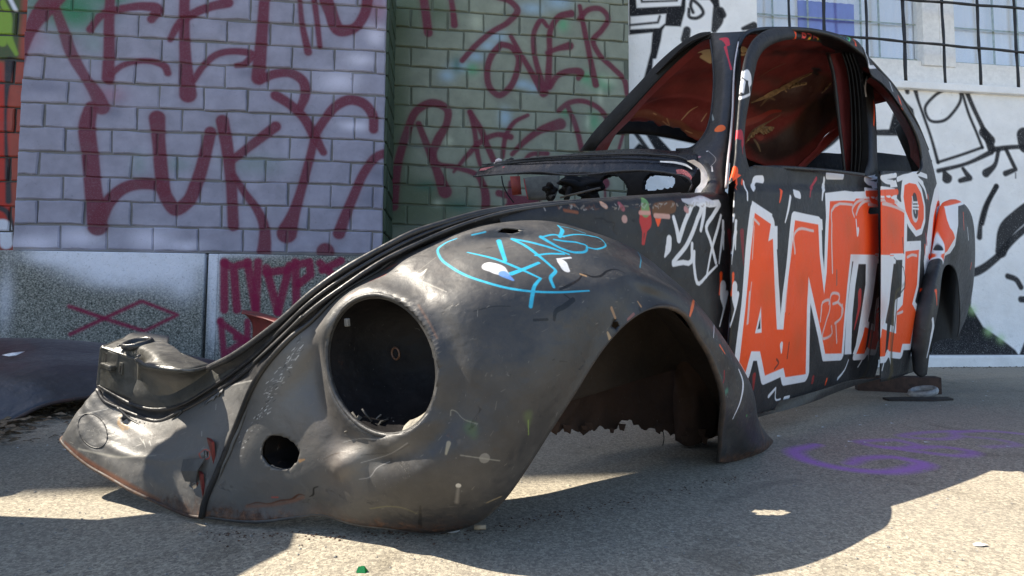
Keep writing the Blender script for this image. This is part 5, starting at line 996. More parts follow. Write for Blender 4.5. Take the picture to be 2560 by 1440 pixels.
for a_, b_ in (((985, 150), (990, 180)), ((990, 178), (1012, 178)), ((985, 195), (1018, 195)), ((987, 210), (1018, 212)), ((1000, 220), (1002, 232))): S_([a_, b_], 6, WHT)
for P in ([(520, 745), (530, 690), (560, 680), (565, 720), (545, 790), (530, 880), (575, 855), (572, 815)], [(560, 700), (580, 645), (610, 650), (605, 690), (580, 700)], [(605, 690), (630, 720), (615, 780), (590, 800)], [(595, 800), (600, 900)], [(515, 790), (522, 730)], [(628, 705), (625, 760)]): S_(P, 9, (.72, .55, .52), .95)
S_([(168, 110), (180, 60), (215, 60)], [16, 20, 26], WHT); S_([(160, 70), (148, 165)], [12, 8], WHT); S_([(550, 40), (630, 42)], 24, WHT); S_([(535, 60), (525, 165)], [20, 8], WHT); S_([(385, 132), (408, 140)], 26, WHT); S_([(362, 150), (350, 220), (335, 280)], [14, 12, 6], WHT)
S_([(85, 15), (88, 55), (80, 100)], [24, 18, 8], ORG); S_([(118, 70), (108, 105)], [12, 8], ORG); S_([(315, 120), (312, 150), (306, 178)], [16, 10, 5], ORG); S_([(495, 55), (470, 100), (462, 150)], [14, 8, 5], RED); S_([(65, 550), (60, 600), (50, 655)], [18, 12, 7], ORG)
S_([(85, 650), (70, 720), (45, 820)], [20, 10, 6], WHT); S_([(92, 275), (90, 300), (85, 420)], [14, 14, 6], WHT); S_([(116, 330), (118, 390), (122, 500)], [22, 14, 4], (.2, .015, .03)); S_([(718, 645), (718, 690), (690, 830)], [32, 20, 6], (.45, .03, .03)); S_([(285, 1135), (250, 1175)], [10, 14], WHT); S_([(285, 1140), (290, 1195), (310, 1190)], 6, WHT); S_([(330, 1190), (355, 1178)], [18, 10], WHT)
S_([(175, 1070), (170, 1140)], [22, 8], (.3, .02, .02)); S_([(478, 1080), (475, 1100)], 18, (.3, .02, .02)); S_([(548, 1090), (542, 1110)], 14, ORG); S_([(660, 990), (640, 1040), (605, 1085)], [8, 8, 12], WHT); S_([(830, 1040), (860, 940), (875, 1005)], 8, WHT); S_([(600, 530), (600, 600)], 10, (.35, .12, .07)); S_([(355, 900), (345, 980)], 6, (.1, .03, .02))
S_([(290, 985), (300, 1000), (280, 1035)], 7, (.1, .03, .02)); S_([(812, 460), (822, 560), (815, 640), (760, 1010)], [3, 7, 10, 8], (.03, .025, .02), .8); S_([(820, 590), (800, 700), (775, 900), (755, 1080)], [8, 20, 24, 22], (.10, .075, .02), .55, soft=.014); S_([(935, 360), (942, 440)], 5, (.15, .05, .03))
S_([(1090, 780), (1092, 800), (1080, 880), (1060, 975)], [14, 18, 8, 5], WHT); S_([(1108, 635), (1110, 660), (1112, 705)], [14, 10, 5], ORG); S_([(1055, 340), (1060, 390)], [10, 16], RED, .8); S_([(1050, 400), (1052, 450)], [12, 4], ORG, .8); S_([(1290, 490), (1285, 520)], 6, ORG); S_([(1248, 230), (1252, 320)], 5, ORG); S_([(1270, 310), (1275, 370)], 8, WHT); S_([(1065, 140), (1068, 160)], 8, ORG)
for P in ([(820, 45), (850, 70), (885, 75)], [(910, 60), (950, 45), (1000, 50), (1040, 80)], [(960, 45), (1010, 30), (1060, 45)], [(1010, 50), (1050, 110), (1060, 150)]): S_(P, 16, WHT)
S_([(812, 130), (850, 128)], 20, ORG); S_([(845, 125), (850, 160), (890, 175)], 16, ORG)
for x, y in ((660, 300), (800, 300), (420, 600), (240, 640), (830, 720), (580, 860), (900, 320), (400, 900), (700, 420)): cvS.spray(xz(*Z_(x, y, 2.057, 1800, 420)), .05, (.50, .10, .025), .35)
# top rail tags and pillar drips
kz = dict(s=3.428, ox=1800, oy=40, rough_scale=2.2)
for P, wd, c in (([(632, 118), (650, 160), (640, 198)], [16, 14, 6], ORG), ([(895, 140), (915, 170), (900, 228)], [10, 22, 8], ORG), ([(1145, 205), (1165, 240), (1160, 275), (1200, 298)], [10, 14, 8, 8], ORG)): S_(P, wd, c, **kz)
PK = (.7, .12, .14)
for P in ([(700, 105), (705, 180)], [(700, 108), (730, 110), (725, 140), (705, 145), (735, 160), (730, 185), (708, 180)], [(770, 130), (750, 125), (750, 150), (775, 150), (775, 125), (772, 190), (755, 195)], [(800, 128), (805, 190)], [(835, 130), (808, 160), (840, 195)], [(685, 130), (688, 135)], [(850, 170), (853, 173)]): S_(P, 8, (.9, .12, .14), **kz)
for P, c in (([(940, 150), (950, 195)], PK), ([(940, 150), (968, 155), (965, 180), (948, 180)], PK), ([(1005, 170), (985, 172), (990, 200), (1010, 200)], (.1, .5, .3)), ([(1025, 180), (1045, 185), (1050, 215), (1030, 215), (1025, 185)], (.1, .55, .5)), ([(1065, 190), (1072, 220), (1092, 220), (1088, 195)], (.1, .4, .6)), ([(1095, 225), (1110, 260)], (.1, .5, .5)), ([(1090, 180), (1110, 185), (1105, 215), (1090, 215)], (.1, .6, .25)), ([(760, 190), (770, 198)], (.8, .6, .05)), ([(835, 185), (842, 200)], (.8, .6, .05))): S_(P, 7, c, **kz)
S_([(1238, 310), (1270, 400), (1270, 480), (1250, 560), (1243, 685)], [8, 12, 12, 10, 10], WHT, **kz); S_([(1320, 742), (1322, 800), (1318, 935)], [24, 16, 12], ORG, **kz); S_([(215, 520), (240, 510), (260, 545), (250, 590)], [30, 50, 40, 20], WHT, **kz); S_([(200, 560), (190, 650)], [20, 14], WHT, **kz); S_([(250, 600), (262, 720)], [14, 8], WHT, **kz)
S_([(155, 1030), (180, 1020), (195, 1070), (190, 1110)], [30, 46, 36, 20], RED, **kz); S_([(190, 1110), (195, 1180)], [14, 8], RED, **kz); S_([(155, 540), (158, 600)], 10, WHT, **kz); S_([(135, 1320), (140, 1370), (145, 1440)], [30, 30, 10], ORG, **kz); S_([(190, 1410), (185, 1440)], 12, ORG, **kz)
kA = dict(s=3, ox=1380, oy=40)
def S_(pts, wd, col, a=.96, s=3, ox=1380, oy=40):
    P = [Z_(x, y, s, ox, oy) for x, y in pts]; h = hits(bvA2, P, 5)
    if len(h) > 1: cvQ.stroke(h, np.array(wd)/s/2*project(h[0])[2]/FPX, col, a, .0015, False)
S_side = None
S_([(1262, 170), (1300, 175), (1320, 215)], [16, 44, 30], (.55, .02, .05), **kA); S_([(1300, 230), (1318, 300), (1345, 400)], [22, 10, 14], (.55, .02, .05), **kA); S_([(1258, 843)], 80, (.80, .14, .02), **kA); S_([(1105, 1057)], 22, (.4, .2, .22), **kA); S_([(1200, 740), (1210, 780)], [12, 16], (.3, .35, .35), .7, **kA); S_([(1200, 1130), (1203, 1165)], [6, 12], (.6, .6, .6), **kA); S_([(1170, 1010), (1230, 1080), (1190, 1130)], 4, (.4, .4, .4), .7, **kA); S_([(1162, 1015)], 12, (.7, .7, .7), **kA)
S_([(1160, 1115), (1175, 1130), (1180, 1150)], [36, 20, 6], (.002, .002, .002), **kA)
S_ = S_keep
# side panel: "2T", drops, peeling
k2 = dict(s=2.057, ox=1300, oy=460); WG_ = (.78, .79, .82)
S_([(785, 175), (800, 230), (812, 290)], [16, 18, 20], WG_, **k2); S_([(812, 290), (860, 160), (900, 95), (925, 110), (905, 190), (850, 320), (785, 415), (830, 405), (865, 410), (880, 310)], [20, 18, 18, 20, 18, 18, 16, 16, 16, 14], WG_, **k2); S_([(945, 90), (940, 160), (925, 240)], [20, 18, 14], WG_, **k2)
S_([(945, 90), (990, 105), (1030, 100), (1000, 160), (960, 225), (975, 290), (995, 405)], [22, 22, 16, 16, 14, 14, 14], WG_, **k2); S_([(1035, 165), (1015, 230), (985, 320), (945, 480)], [12, 14, 10, 8], WG_, **k2); S_([(895, 350), (890, 430), (905, 515), (950, 470), (1000, 420)], [12, 14, 14, 10, 8], WG_, **k2)
S_([(1040, 250), (1030, 300), (1010, 410)], [18, 12, 6], WG_, **k2); S_([(762, 285), (758, 330), (740, 375)], [26, 30, 8], WG_, **k2); S_([(1022, 525), (1018, 570), (1020, 635)], [36, 34, 10], WG_, **k2); 
S_([(640, 145), (640, 200), (632, 240)], [50, 60, 20], (.5, .03, .03), **k2); S_([(628, 240), (625, 310)], 8, (.5, .03, .03), **k2); S_([(645, 240), (632, 310)], 8, (.5, .03, .03), **k2); S_([(705, 180), (705, 215)], [30, 8], ORG, **k2); S_([(640, 100), (640, 140)], [30, 44], (.15, .3, .12), **k2); S_([(612, 150), (660, 152)], 14, (.6, .3, .26), **k2)
S_([(700, 140), (780, 120)], [50, 40], (.14, .06, .02), .9, **k2); S_([(690, 165), (760, 170)], 16, (.6, .35, .3), .9, **k2); S_([(510, 110), (525, 130)], 18, (.3, .08, .1), **k2); S_([(532, 183)], 26, (.5, .3, .28), **k2); S_([(420, 110), (435, 118)], 18, (.5, .3, .22), **k2); S_([(225, 140), (290, 150)], 10, (.22, .07, .03), **k2); S_([(255, 105), (270, 108)], 14, (.2, .09, .05), **k2); S_([(845, 130), (855, 140)], 18, (.5, .25, .25), **k2)
S_([(860, 85), (900, 95), (960, 80), (1000, 100)], [10, 26, 20, 16], (.6, .62, .68), .8, **k2)
for k in range(70): x = random.uniform(120, 1000); S_([(x, 100+random.uniform(0, 30)+(700-x)*.03), (x+random.uniform(-15, 20), 100+random.uniform(0, 30)+(700-x)*.03)], random.uniform(1, 4), random.choice([(.45, .43, .4), (.3, .25, .2), (.12, .05, .03)]), .8, dens=1, **k2)
S_([(380, 180), (430, 185), (440, 195), (480, 205), (475, 240), (490, 260)], 4, (.002, .002, .002), dens=6, **k2)
cvS_main = cvS; cvS = Canvas.flat(*[XZ[0], XZ[2], XZ[1], XZ[3]], .0025, 'paint_rear_fender')
SP_([(1085, 470), (1150, 160), (1222, 165), (1222, 290), (1205, 400), (1180, 440), (1120, 470)], WHT); SP_(OT, WHT, 1, .012); SP_(OT, ORG)
S_([(1290, 490), (1285, 520)], 6, ORG); S_([(1248, 230), (1252, 320)], 5, ORG); S_([(1270, 310), (1275, 370)], 8, WHT); S_([(1090, 780), (1092, 800), (1080, 880), (1060, 975)], [14, 18, 8, 5], WHT); S_([(1108, 635), (1110, 660), (1112, 705)], [14, 10, 5], ORG)
imS2 = cvS.image(); cvS = cvS_main
imS = cvS.image()
mSide = car_mat('side_black', imS, base=(.011, .011, .0125), rough=.44, dust=.13, rust_amt=.5, spec=.35)
mSideP = mSide
# create the parts
side_panel = mesh('side_panel', spV, spF, mSide, shell, uvXZ(spV), solid=.002)
door = mesh('door', doorV, doorF, mSide, shell, uvXZ(doorV), solid=.003, label='black door painted with the large orange ANTI lettering')
quarter = mesh('rear_quarter_panel', rqV, rqF, mSide, shell, uvXZ(rqV), solid=.002)
mesh('windshield_pillar', GA.reshape(-1, 3), gridfaces(80, 26), car_mat('pillar_black', cvQ.image(), rough=.34, dust=.25, rust_amt=.4), shell, griduv(80, 26))
rfen = mesh('rear_fender', GR.reshape(-1, 3), gridfaces(110, 40), car_mat('rear_fender_black', imS2, base=(.011, .011, .0125), rough=.44, dust=.13, rust_amt=.5), shell, uvXZ(GR.reshape(-1, 3)), solid=.002)
mesh('window_frame', GF.reshape(-1, 3), gridfaces(110, nF), mSide, door, uvXZ(GF.reshape(-1, 3)))
def pxtube(name, L, r, mat, par=None, n=40, k=None, **kw):
    P = crs(np.array([at(*(Z_(p[0], p[1], *k)+(p[2],)) if k else p) for p in L]), n); V, Fc = tube(P, np.interp(np.linspace(0, 1, n), np.linspace(0, 1, len(r)), r) if np.ndim(r) else r, 8, **kw); return mesh(name, V, Fc, mat, par or shell)
def pxloft(name, rows, nu, nv, mat, k=None, par=None, solid=0, smooth=True, uv=None, lines=False):
    R2 = [[at(*(Z_(p[0], p[1], *k)+(p[2],)) if k else p) for p in r] for r in rows]; 
    G = loft(R2, nu, nv); return mesh(name, G.reshape(-1, 3), gridfaces(nu, nv), mat, par or shell, solid=solid, smooth=smooth), G
mBl = car_mat('trim_black', rust_amt=.6, dust=.08, rough=.42, base=(.006, .006, .007))
mDark = car_mat('inner_dark', base=(.004, .004, .004), rust_amt=.8, dust=.03, rough=.6, spec=.2)
# belt reveal (window ledge) and frame beads, quarter window moulding and inner reveal
pxtube('belt_ledge', [(1874, 423, 1.36), (1930, 419, 1.44), (2020, 423, 1.56), (2110, 431, 1.70), (2158, 437, 1.79)], .006, mBl, door)
def onQ(px, py): h = hit(bvS, px, py); return h
ring = []
QWc = [(2178, 190, 1.98), (2203, 207, 2.03), (2226, 232, 2.07), (2256, 275, 2.11), (2279, 314, 2.15), (2294, 350, 2.17), (2302, 388, 2.18), (2303, 420, 2.17), (2296, 430, 2.15), (2250, 431, 2.05), (2200, 431, 1.94)]
pxtube('window_moulding', QWc, .0055, mBl, n=60)
pxloft('window_reveal', [QWc, [(x-4, y+3, z+.015) for x, y, z in QWc]], 2, 60, mBl)
mRedIn = car_mat('red_inner', base=(.13, .012, .010), rough=.6, dust=.25, dustcol=(.05, .02, .015), rust_amt=.4)
pxloft('window_reveal', [[(x-4, y+3, z+.016) for x, y, z in QWc[:8]], [(2165, 205, 2.16), (2188, 222, 2.18), (2205, 240, 2.2), (2232, 280, 2.24), (2255, 320, 2.28), (2270, 352, 2.3), (2276, 385, 2.3), (2276, 392, 2.3)]], 4, 50, mRedIn)
# drip rail, outer roof rail
mRail = car_mat('rail_reflection', base=(.40, .37, .38), rough=.28, dust=.5, dustcol=(.5, .42, .40), rust_amt=1)  # whitish base carries the bright reflection along the drip rail
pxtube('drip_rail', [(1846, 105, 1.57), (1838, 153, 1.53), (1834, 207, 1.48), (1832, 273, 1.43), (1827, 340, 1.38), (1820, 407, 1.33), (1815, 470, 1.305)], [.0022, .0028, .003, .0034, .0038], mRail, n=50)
pxtube('roof_rail', [(1845, 120, 1.575), (1853, 98, 1.59), (1866, 84, 1.61), (1895, 75, 1.65), (1950, 73, 1.69), (2020, 76, 1.74), (2100, 98, 1.83), (2160, 140, 1.92), (2200, 180, 2.03), (2245, 234, 2.2), (2290, 308, 2.3), (2318, 375, 2.38)], .0075, mBl, n=80)
pxloft('door_post', [[(1846, 112, 1.62), (1842, 170, 1.57), (1838, 240, 1.52), (1834, 320, 1.45), (1826, 400, 1.40), (1820, 480, 1.36), (1815, 600, 1.36), (1812, 760, 1.38), (1815, 900, 1.40)], [(1852, 118, 1.66), (1852, 175, 1.60), (1850, 240, 1.56), (1848, 320, 1.48), (1846, 400, 1.43), (1846, 480, 1.40), (1842, 600, 1.40), (1838, 760, 1.42), (1840, 900, 1.44)]], 2, 50, mDark)
# hinge
hb = at(1853, 517, 1.335)
for k_, (r, h0, h1) in enumerate(((.0085, -.030, -.010), (.0085, -.009, .010), (.0085, .011, .030))): V, Fc = tube(np.array([hb+Mc[:, 2]*h0, hb+Mc[:, 2]*h1]), r, 12, up=(1, 0, 0)); mesh('hinge_knuckle', V, Fc, mBl, shell, smooth=False)
V, Fc = box((-.016, -.004, -.030), (.0, .004, .032)); mesh('hinge_leaf', V@Mc.T+hb, Fc, mBl, shell, smooth=False)
V, Fc = tube(np.array([hb+Mc[:, 2]*.03, hb+Mc[:, 2]*.034]), .011, 12, up=(1, 0, 0)); mesh('hinge_cap', V, Fc, simple('hinge_paint', (.25, .25, .25), .5), shell, smooth=False)
c1 = at(1852, 398, 1.375)
G = np.stack([c1+Mc[:, 1]*h+r*(np.cos(th8)[:, None]*Mc[:, 0]+np.sin(th8)[:, None]*Mc[:, 2]) for r, h in ((.016, -.006), (.016, .002), (.012, .004), (.010, -.001), (.001, -.002))]); mesh('mirror_boss', G.reshape(-1, 3), [(i*20+j, i*20+(j+1) % 20, (i+1)*20+(j+1) % 20, (i+1)*20+j) for i in range(4) for j in range(20)], mBl, shell)
# windshield surround (header and far pillar)
zbar = np.linspace(1.67, 2.04, 9)
Ob = [(1190, 119), (1120, 126), (1060, 150), (960, 212), (820, 330), (650, 510), (450, 722), (300, 890), (212, 1012)]; Ib = [(1192, 168), (1130, 190), (1065, 235), (950, 335), (800, 482), (640, 655), (480, 828), (345, 975), (322, 1012)]; Rb = [(1196, 196), (1150, 225), (1082, 285), (965, 392), (835, 512), (705, 642), (575, 790), (478, 890), (415, 1005)]
row = lambda L, dz: [(x, y, z+dz) for (x, y), z in zip(L, zbar)]
mid = [((a+c)/2, (b+d)/2) for (a, b), (c, d) in zip(Ob, Ib)]
pxloft('windshield_surround', [row(Ob, .03), row(Ob, .002), row(mid, -.006), row(Ib, .0), row(Ib, .008)], 14, 60, car_mat('surround_black', base=(.004, .004, .004), rust_amt=.7, dust=.10, rough=.75, dustcol=(.05, .04, .03)), k=(3, 1380, 40))
pxloft('windshield_reveal', [row(Ib, .008), row(Rb, .05)], 4, 60, mRedIn, k=(3, 1380, 40))
pxtube('glass_seat', [(x-6, y-4, z-.004) for (x, y), z in zip(Ib, zbar)], .003, mDark, k=(3, 1380, 40), n=50)
pxtube('glass_seat', [(1776, 100, 1.655), (1782, 150, 1.61), (1785, 200, 1.565), (1782, 250, 1.525), (1775, 300, 1.48), (1762, 335, 1.45), (1742, 360, 1.44), (1725, 371, 1.435), (1690, 374, 1.45)], .0036, mBl, n=60)
# roof skin
pxloft('roof', [[(1776, 84, 1.665), (1860, 80, 1.63), (1900, 74, 1.66), (2000, 72, 1.73), (2100, 96, 1.83), (2165, 143, 1.94), (2245, 232, 2.2), (2316, 370, 2.38)], [(1715, 112, 1.74), (1790, 105, 1.80), (1840, 100, 1.86), (1930, 105, 1.97), (2010, 130, 2.1), (2080, 165, 2.2), (2160, 200, 2.35), (2225, 250, 2.5)], [(1640, 185, 1.85), (1690, 180, 2.0), (1760, 170, 2.15), (1850, 175, 2.3), (1950, 185, 2.42), (2020, 200, 2.5), (2090, 215, 2.6), (2200, 248, 2.7)]], 30, 60, mBl, solid=.002)
# headliner
cvH_pts = None
HL = [[(1735, 104, 1.76), (1800, 96, 1.76), (1880, 90, 1.78), (1990, 92, 1.86), (2090, 112, 1.95), (2165, 165, 2.06), (2218, 215, 2.18)],
      [(1660, 180, 1.90), (1770, 170, 1.98), (1890, 165, 2.04), (2010, 160, 2.10), (2100, 165, 2.18), (2175, 195, 2.24), (2225, 230, 2.28)],
      [(1590, 250, 2.02), (1720, 255, 2.12), (1870, 270, 2.2), (2000, 260, 2.26), (2100, 225, 2.32), (2180, 225, 2.34), (2228, 244, 2.34)],
      [(1545, 310, 2.12), (1690, 335, 2.2), (1860, 395, 2.28), (1975, 425, 2.36), (2085, 325, 2.42), (2185, 262, 2.42), (2228, 256, 2.4)]]
GH = loft([ztp(*r) for r in HL], 70, 110)
GH += gridnormals(GH)*(.006*np.sin(np.arange(70)*.35)[:, None]+.004*np.sin(np.arange(110)*.5)[None])[..., None]
cvHd = Canvas(up_grid(GH, 600, 380), 'paint_headliner'); fH = gridfaces(70, 110); bvH = BVHTree.FromPolygons([tuple(v) for v in GH.reshape(-1, 3)], [tuple(map(int, f)) for f in fH])
def H_(pts, wd, col, a=.95, soft=.004, k=kB):
    P = [Z_(x, y, *k) for x, y in pts]; h = hits(bvH, P, 4)
    if len(h) > 1: cvHd.stroke(h, np.array(wd)/k[0]/2*2.1/FPX, col, a, soft, False)
TAN = (.42, .27, .13); BRN = (.048, .014, .010); DKB = (.018, .010, .007)
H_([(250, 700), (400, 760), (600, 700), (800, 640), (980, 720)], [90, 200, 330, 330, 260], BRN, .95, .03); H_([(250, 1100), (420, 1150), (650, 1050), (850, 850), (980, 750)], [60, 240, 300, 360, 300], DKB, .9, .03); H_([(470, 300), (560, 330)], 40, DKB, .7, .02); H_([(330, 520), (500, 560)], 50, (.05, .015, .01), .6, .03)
H_([(270, 740), (400, 690), (550, 620), (700, 530), (790, 490)], [20, 34, 36, 40, 30], (.14, .085, .04), .95); H_([(350, 770), (430, 700), (470, 720)], [10, 30, 12], (.14, .085, .04)); H_([(590, 620), (660, 595), (740, 580)], [14, 24, 20], TAN, .9); H_([(560, 640), (570, 650)], 8, TAN); H_([(775, 612), (785, 606)], 12, (.12, .07, .04))
H_([(345, 520), (420, 470), (560, 405)], [4, 14, 6], (.14, .07, .04)); H_([(880, 655), (950, 580)], [20, 14], TAN, .8); H_([(790, 445), (840, 465), (870, 470)], [16, 50, 10], (.002, .002, .002)); H_([(800, 480), (840, 500)], 26, (.002, .002, .002))
H_([(215, 920), (330, 880), (450, 820), (520, 815)], [60, 60, 50, 20], (.22, .015, .01)); H_([(330, 1020), (350, 1040)], 60, (.22, .015, .01)); H_([(220, 1090), (280, 1000), (380, 930), (450, 890), (515, 850)], [14, 40, 30, 10, 6], (.16, .10, .05)); H_([(320, 985), (400, 970), (460, 960)], [20, 56, 16], (.28, .19, .10)); H_([(290, 1060), (320, 1100), (345, 1160)], [8, 20, 8], (.2, .14, .08))
H_([(400, 330), (700, 300), (900, 310)], [40, 50, 40], (.05, .012, .012), .7, .02); H_([(180, 270), (220, 300)], 60, (.5, .36, .18)); H_([(150, 330), (210, 330)], 30, (.5, .36, .18))
zk = (3, 1380, 40)
H_([(1110, 270), (1150, 260), (1200, 300)], [30, 70, 90], (.55, .40, .22), 1, .004, zk); H_([(1130, 300), (1200, 340)], 40, (.55, .40, .22), 1, .004, zk)
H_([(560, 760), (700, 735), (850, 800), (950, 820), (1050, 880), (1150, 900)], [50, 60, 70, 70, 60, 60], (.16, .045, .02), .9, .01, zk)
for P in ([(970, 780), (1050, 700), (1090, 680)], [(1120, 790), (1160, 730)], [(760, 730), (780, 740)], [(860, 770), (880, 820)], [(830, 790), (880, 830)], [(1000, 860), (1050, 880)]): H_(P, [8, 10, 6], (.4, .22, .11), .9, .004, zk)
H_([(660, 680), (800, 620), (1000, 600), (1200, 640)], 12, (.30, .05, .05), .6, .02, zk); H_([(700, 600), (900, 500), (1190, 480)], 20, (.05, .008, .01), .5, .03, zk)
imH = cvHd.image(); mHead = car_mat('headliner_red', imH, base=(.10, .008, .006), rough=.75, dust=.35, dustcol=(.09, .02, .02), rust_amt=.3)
uvH = griduv(70, 110)[:, ::-1]   # canvas built with the transposed order
V, Fc, q = GH.reshape(-1, 3), fH, project(GH).reshape(-1, 3)[:, :2]
torn = np.array([(1400, 700), (1500, 330), (1547, 317), (1556, 306), (1563, 302), (1580, 304), (1597, 303), (1612, 305), (1630, 300), (1640, 310), (1647, 317), (1656, 314), (1667, 313), (1684, 321), (1697, 317), (1706, 329), (1713, 330), (1720, 342), (1727, 340), (1735, 350), (1743, 352), (1757, 353), (1800, 372), (1850, 380), (1880, 405), (1900, 430), (1900, 700)])
V, Fc, q = cut(V, Fc, q, torn, 'out', lift_px(V)); 
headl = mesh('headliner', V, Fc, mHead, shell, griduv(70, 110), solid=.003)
# real hanging strips of torn lining
mStrip = simple('torn_board', (.28, .18, .09), .85, namp=.6)
for L, wd in (([(270, 745), (400, 690), (550, 615), (700, 530), (785, 490)], 12), ([(590, 625), (640, 590), (735, 580)], 10), ([(225, 1080), (300, 1000), (390, 925)], 12), ([(310, 990), (390, 985), (455, 960)], 22), ([(290, 1050), (320, 1090), (348, 1165)], 9), ([(882, 655), (945, 580)], 7)):
    P = crs(np.array([Z_(x, y, *kB) for x, y in L]), 16); w2 = wd*np.abs(np.sin(np.linspace(.3, 2.9, 16)))*(1+.4*rng.standard_normal(16)); a = []; b = []
    for (x, y), w_ in zip(P, w2):
        h = hit(bvH, x, y); z = (project(h)[2] if h is not None else 2.2)-.012-.01*random.random(); a.append(at(x-w_*.15, y-w_*.5/1.5, z)); b.append(at(x+w_*.15, y+w_*.5/1.5, z-.008))
    mesh('torn_strip', np.array(a+b), [(i, i+1, 17+i, 16+i) for i in range(15)], mStrip, headl, solid=.001, smooth=False)
pxloft('far_window_rail', [[(1520, 318, 2.24), (1570, 298, 2.27), (1640, 302, 2.3), (1710, 322, 2.33), (1775, 348, 2.36), (1870, 380, 2.4), (1930, 428, 2.42)], [(1522, 336, 2.24), (1570, 333, 2.27), (1640, 338, 2.3), (1710, 351, 2.33), (1760, 364, 2.36), (1850, 425, 2.4), (1900, 470, 2.42)]], 5, 40, mDark, solid=.01)
pxloft('far_window_pillar', [[(1960, 436, 2.40), (2035, 366, 2.42), (2110, 296, 2.44)], [(1980, 446, 2.38), (2052, 380, 2.40), (2122, 312, 2.42)]], 4, 20, mRedIn, solid=.012)
pxloft('far_side_panel', [[(1850, 372, 2.5), (1900, 395, 2.5), (1960, 425, 2.5), (2014, 400, 2.55), (2040, 385, 2.6), (2103, 384, 2.7), (2192, 381, 2.85), (2237, 386, 2.9), (2278, 391, 3.0), (2330, 400, 3.1)], [(1850, 520, 2.45), (1900, 520, 2.45), (1960, 520, 2.45), (2014, 520, 2.5), (2040, 520, 2.55), (2103, 520, 2.65), (2192, 520, 2.8), (2237, 520, 2.9), (2278, 520, 3.0), (2330, 520, 3.1)], [(1850, 900, 2.4), (1900, 900, 2.4), (1960, 900, 2.4), (2014, 900, 2.5), (2040, 900, 2.5), (2103, 900, 2.6), (2192, 900, 2.75), (2237, 890, 2.85), (2278, 890, 2.95), (2330, 880, 3.0)]], 12, 60, mDark, solid=.02)
# pillar between the doors, seen through the window: edge, red panel, ribbed seals
lin = [[(915, 335), (958, 490), (988, 740), (1015, 950), (1042, 1150), (1065, 1340)], [(945, 325), (985, 480), (1015, 700), (1040, 950), (1064, 1150), (1082, 1342)], [(1040, 312), (1085, 450), (1110, 640), (1122, 900), (1122, 1200), (1118, 1345)], [(1105, 312), (1150, 450), (1172, 650), (1182, 900), (1182, 1200), (1165, 1350)], [(1160, 320), (1215, 480), (1240, 650), (1262, 900), (1266, 1200), (1240, 1350)]]
zl = [1.93, 1.92, 1.96, 1.90, 1.87]
ln = lambda i: [(x, y, zl[i]) for x, y in lin[i]]
pxloft('pillar_edge', [ln(0), ln(1)], 3, 40, mBl, k=kB, solid=.004); pxloft('pillar_panel', [ln(1), ln(2)], 4, 40, car_mat('pillar_red', base=(.075, .009, .009), rough=.5, dust=.2, dustcol=(.10, .09, .09)), k=kB); pxloft('pillar_seal', [ln(2), [(x, y, z+.01) for x, y, z in ln(3)], ln(4)], 6, 40, mDark, k=kB)
for f in (.05, .3, .55, .8): pxtube('seal_rib', [((x0*(1-f)+x1*f), (y0*(1-f)+y1*f), 1.91-.03*f) for (x0, y0), (x1, y1) in zip(lin[2], lin[4])], .0026, mDark, k=kB)
# ---- cowl, dashboard ----------------------------------------------------------
CW = [[(1746, 366, 1.425), (1744, 395, 1.37), (1744, 420, 1.345), (1736, 438, 1.335), (1722, 449, 1.335), (1716, 456, 1.36)],
      [(1700, 376, 1.44), (1700, 388, 1.40), (1702, 404, 1.375), (1702, 425, 1.362), (1698, 438, 1.36), (1694, 440, 1.39)],
      [(1625, 372, 1.475), (1625, 385, 1.43), (1625, 399, 1.405), (1625, 416, 1.39), (1625, 427, 1.385), (1625, 430, 1.42)],
      [(1500, 376, 1.54), (1500, 386, 1.49), (1500, 398, 1.465), (1502, 418, 1.45), (1505, 434, 1.445), (1505, 437, 1.48)],
      [(1400, 388, 1.60), (1400, 394, 1.55), (1400, 400, 1.53), (1404, 420, 1.515), (1410, 436, 1.51), (1412, 439, 1.54)],
      [(1297, 398, 1.67), (1297, 403, 1.63), (1298, 408, 1.61), (1298, 420, 1.60), (1300, 433, 1.59), (1302, 436, 1.62)],
      [(1240, 406, 1.71), (1235, 411, 1.68), (1232, 416, 1.66), (1228, 428, 1.65), (1230, 437, 1.64), (1232, 439, 1.67)],
      [(1202, 417, 1.75), (1200, 420, 1.72), (1197, 424, 1.70), (1190, 434, 1.69), (1184, 441, 1.69), (1190, 443, 1.71)]]
cw, GC = pxloft('cowl', CW, 110, 30, car_mat('cowl_black', base=(.006, .006, .008), rough=.26, dust=.05, rust_amt=.4), solid=.0015)
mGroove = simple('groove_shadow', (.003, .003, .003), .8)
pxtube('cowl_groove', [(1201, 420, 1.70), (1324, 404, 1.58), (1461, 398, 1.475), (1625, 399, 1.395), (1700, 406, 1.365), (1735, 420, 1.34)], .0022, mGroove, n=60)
pxtube('cowl_lip', [(1184, 441, 1.685), (1269, 434, 1.61), (1351, 430, 1.545), (1420, 437, 1.50), (1474, 436, 1.465), (1543, 428, 1.42), (1625, 427, 1.38), (1693, 437, 1.355), (1722, 448, 1.33), (1730, 462, 1.325), (1722, 480, 1.325)], .0030, mRim, n=80)
pxtube('cowl_ridge', [(1206, 412, 1.73), (1324, 396, 1.62), (1461, 388, 1.50), (1625, 386, 1.42), (1710, 396, 1.375), (1738, 414, 1.345)], .0026, mRim, n=60)
mPeel = simple('bare_filler', (.75, .72, .68), .6, namp=.25)
pk = [(1728, 400), (1746, 410), (1758, 424), (1764, 440), (1763, 456), (1755, 470), (1746, 482)]
a = []; b = []
for i, (x, y) in enumerate(pk): a.append((x-6-random.uniform(0, 6)-(4 if i > 2 else 0), y+2, 1.322)); b.append((x+4+random.uniform(0, 4), y-1, 1.315))
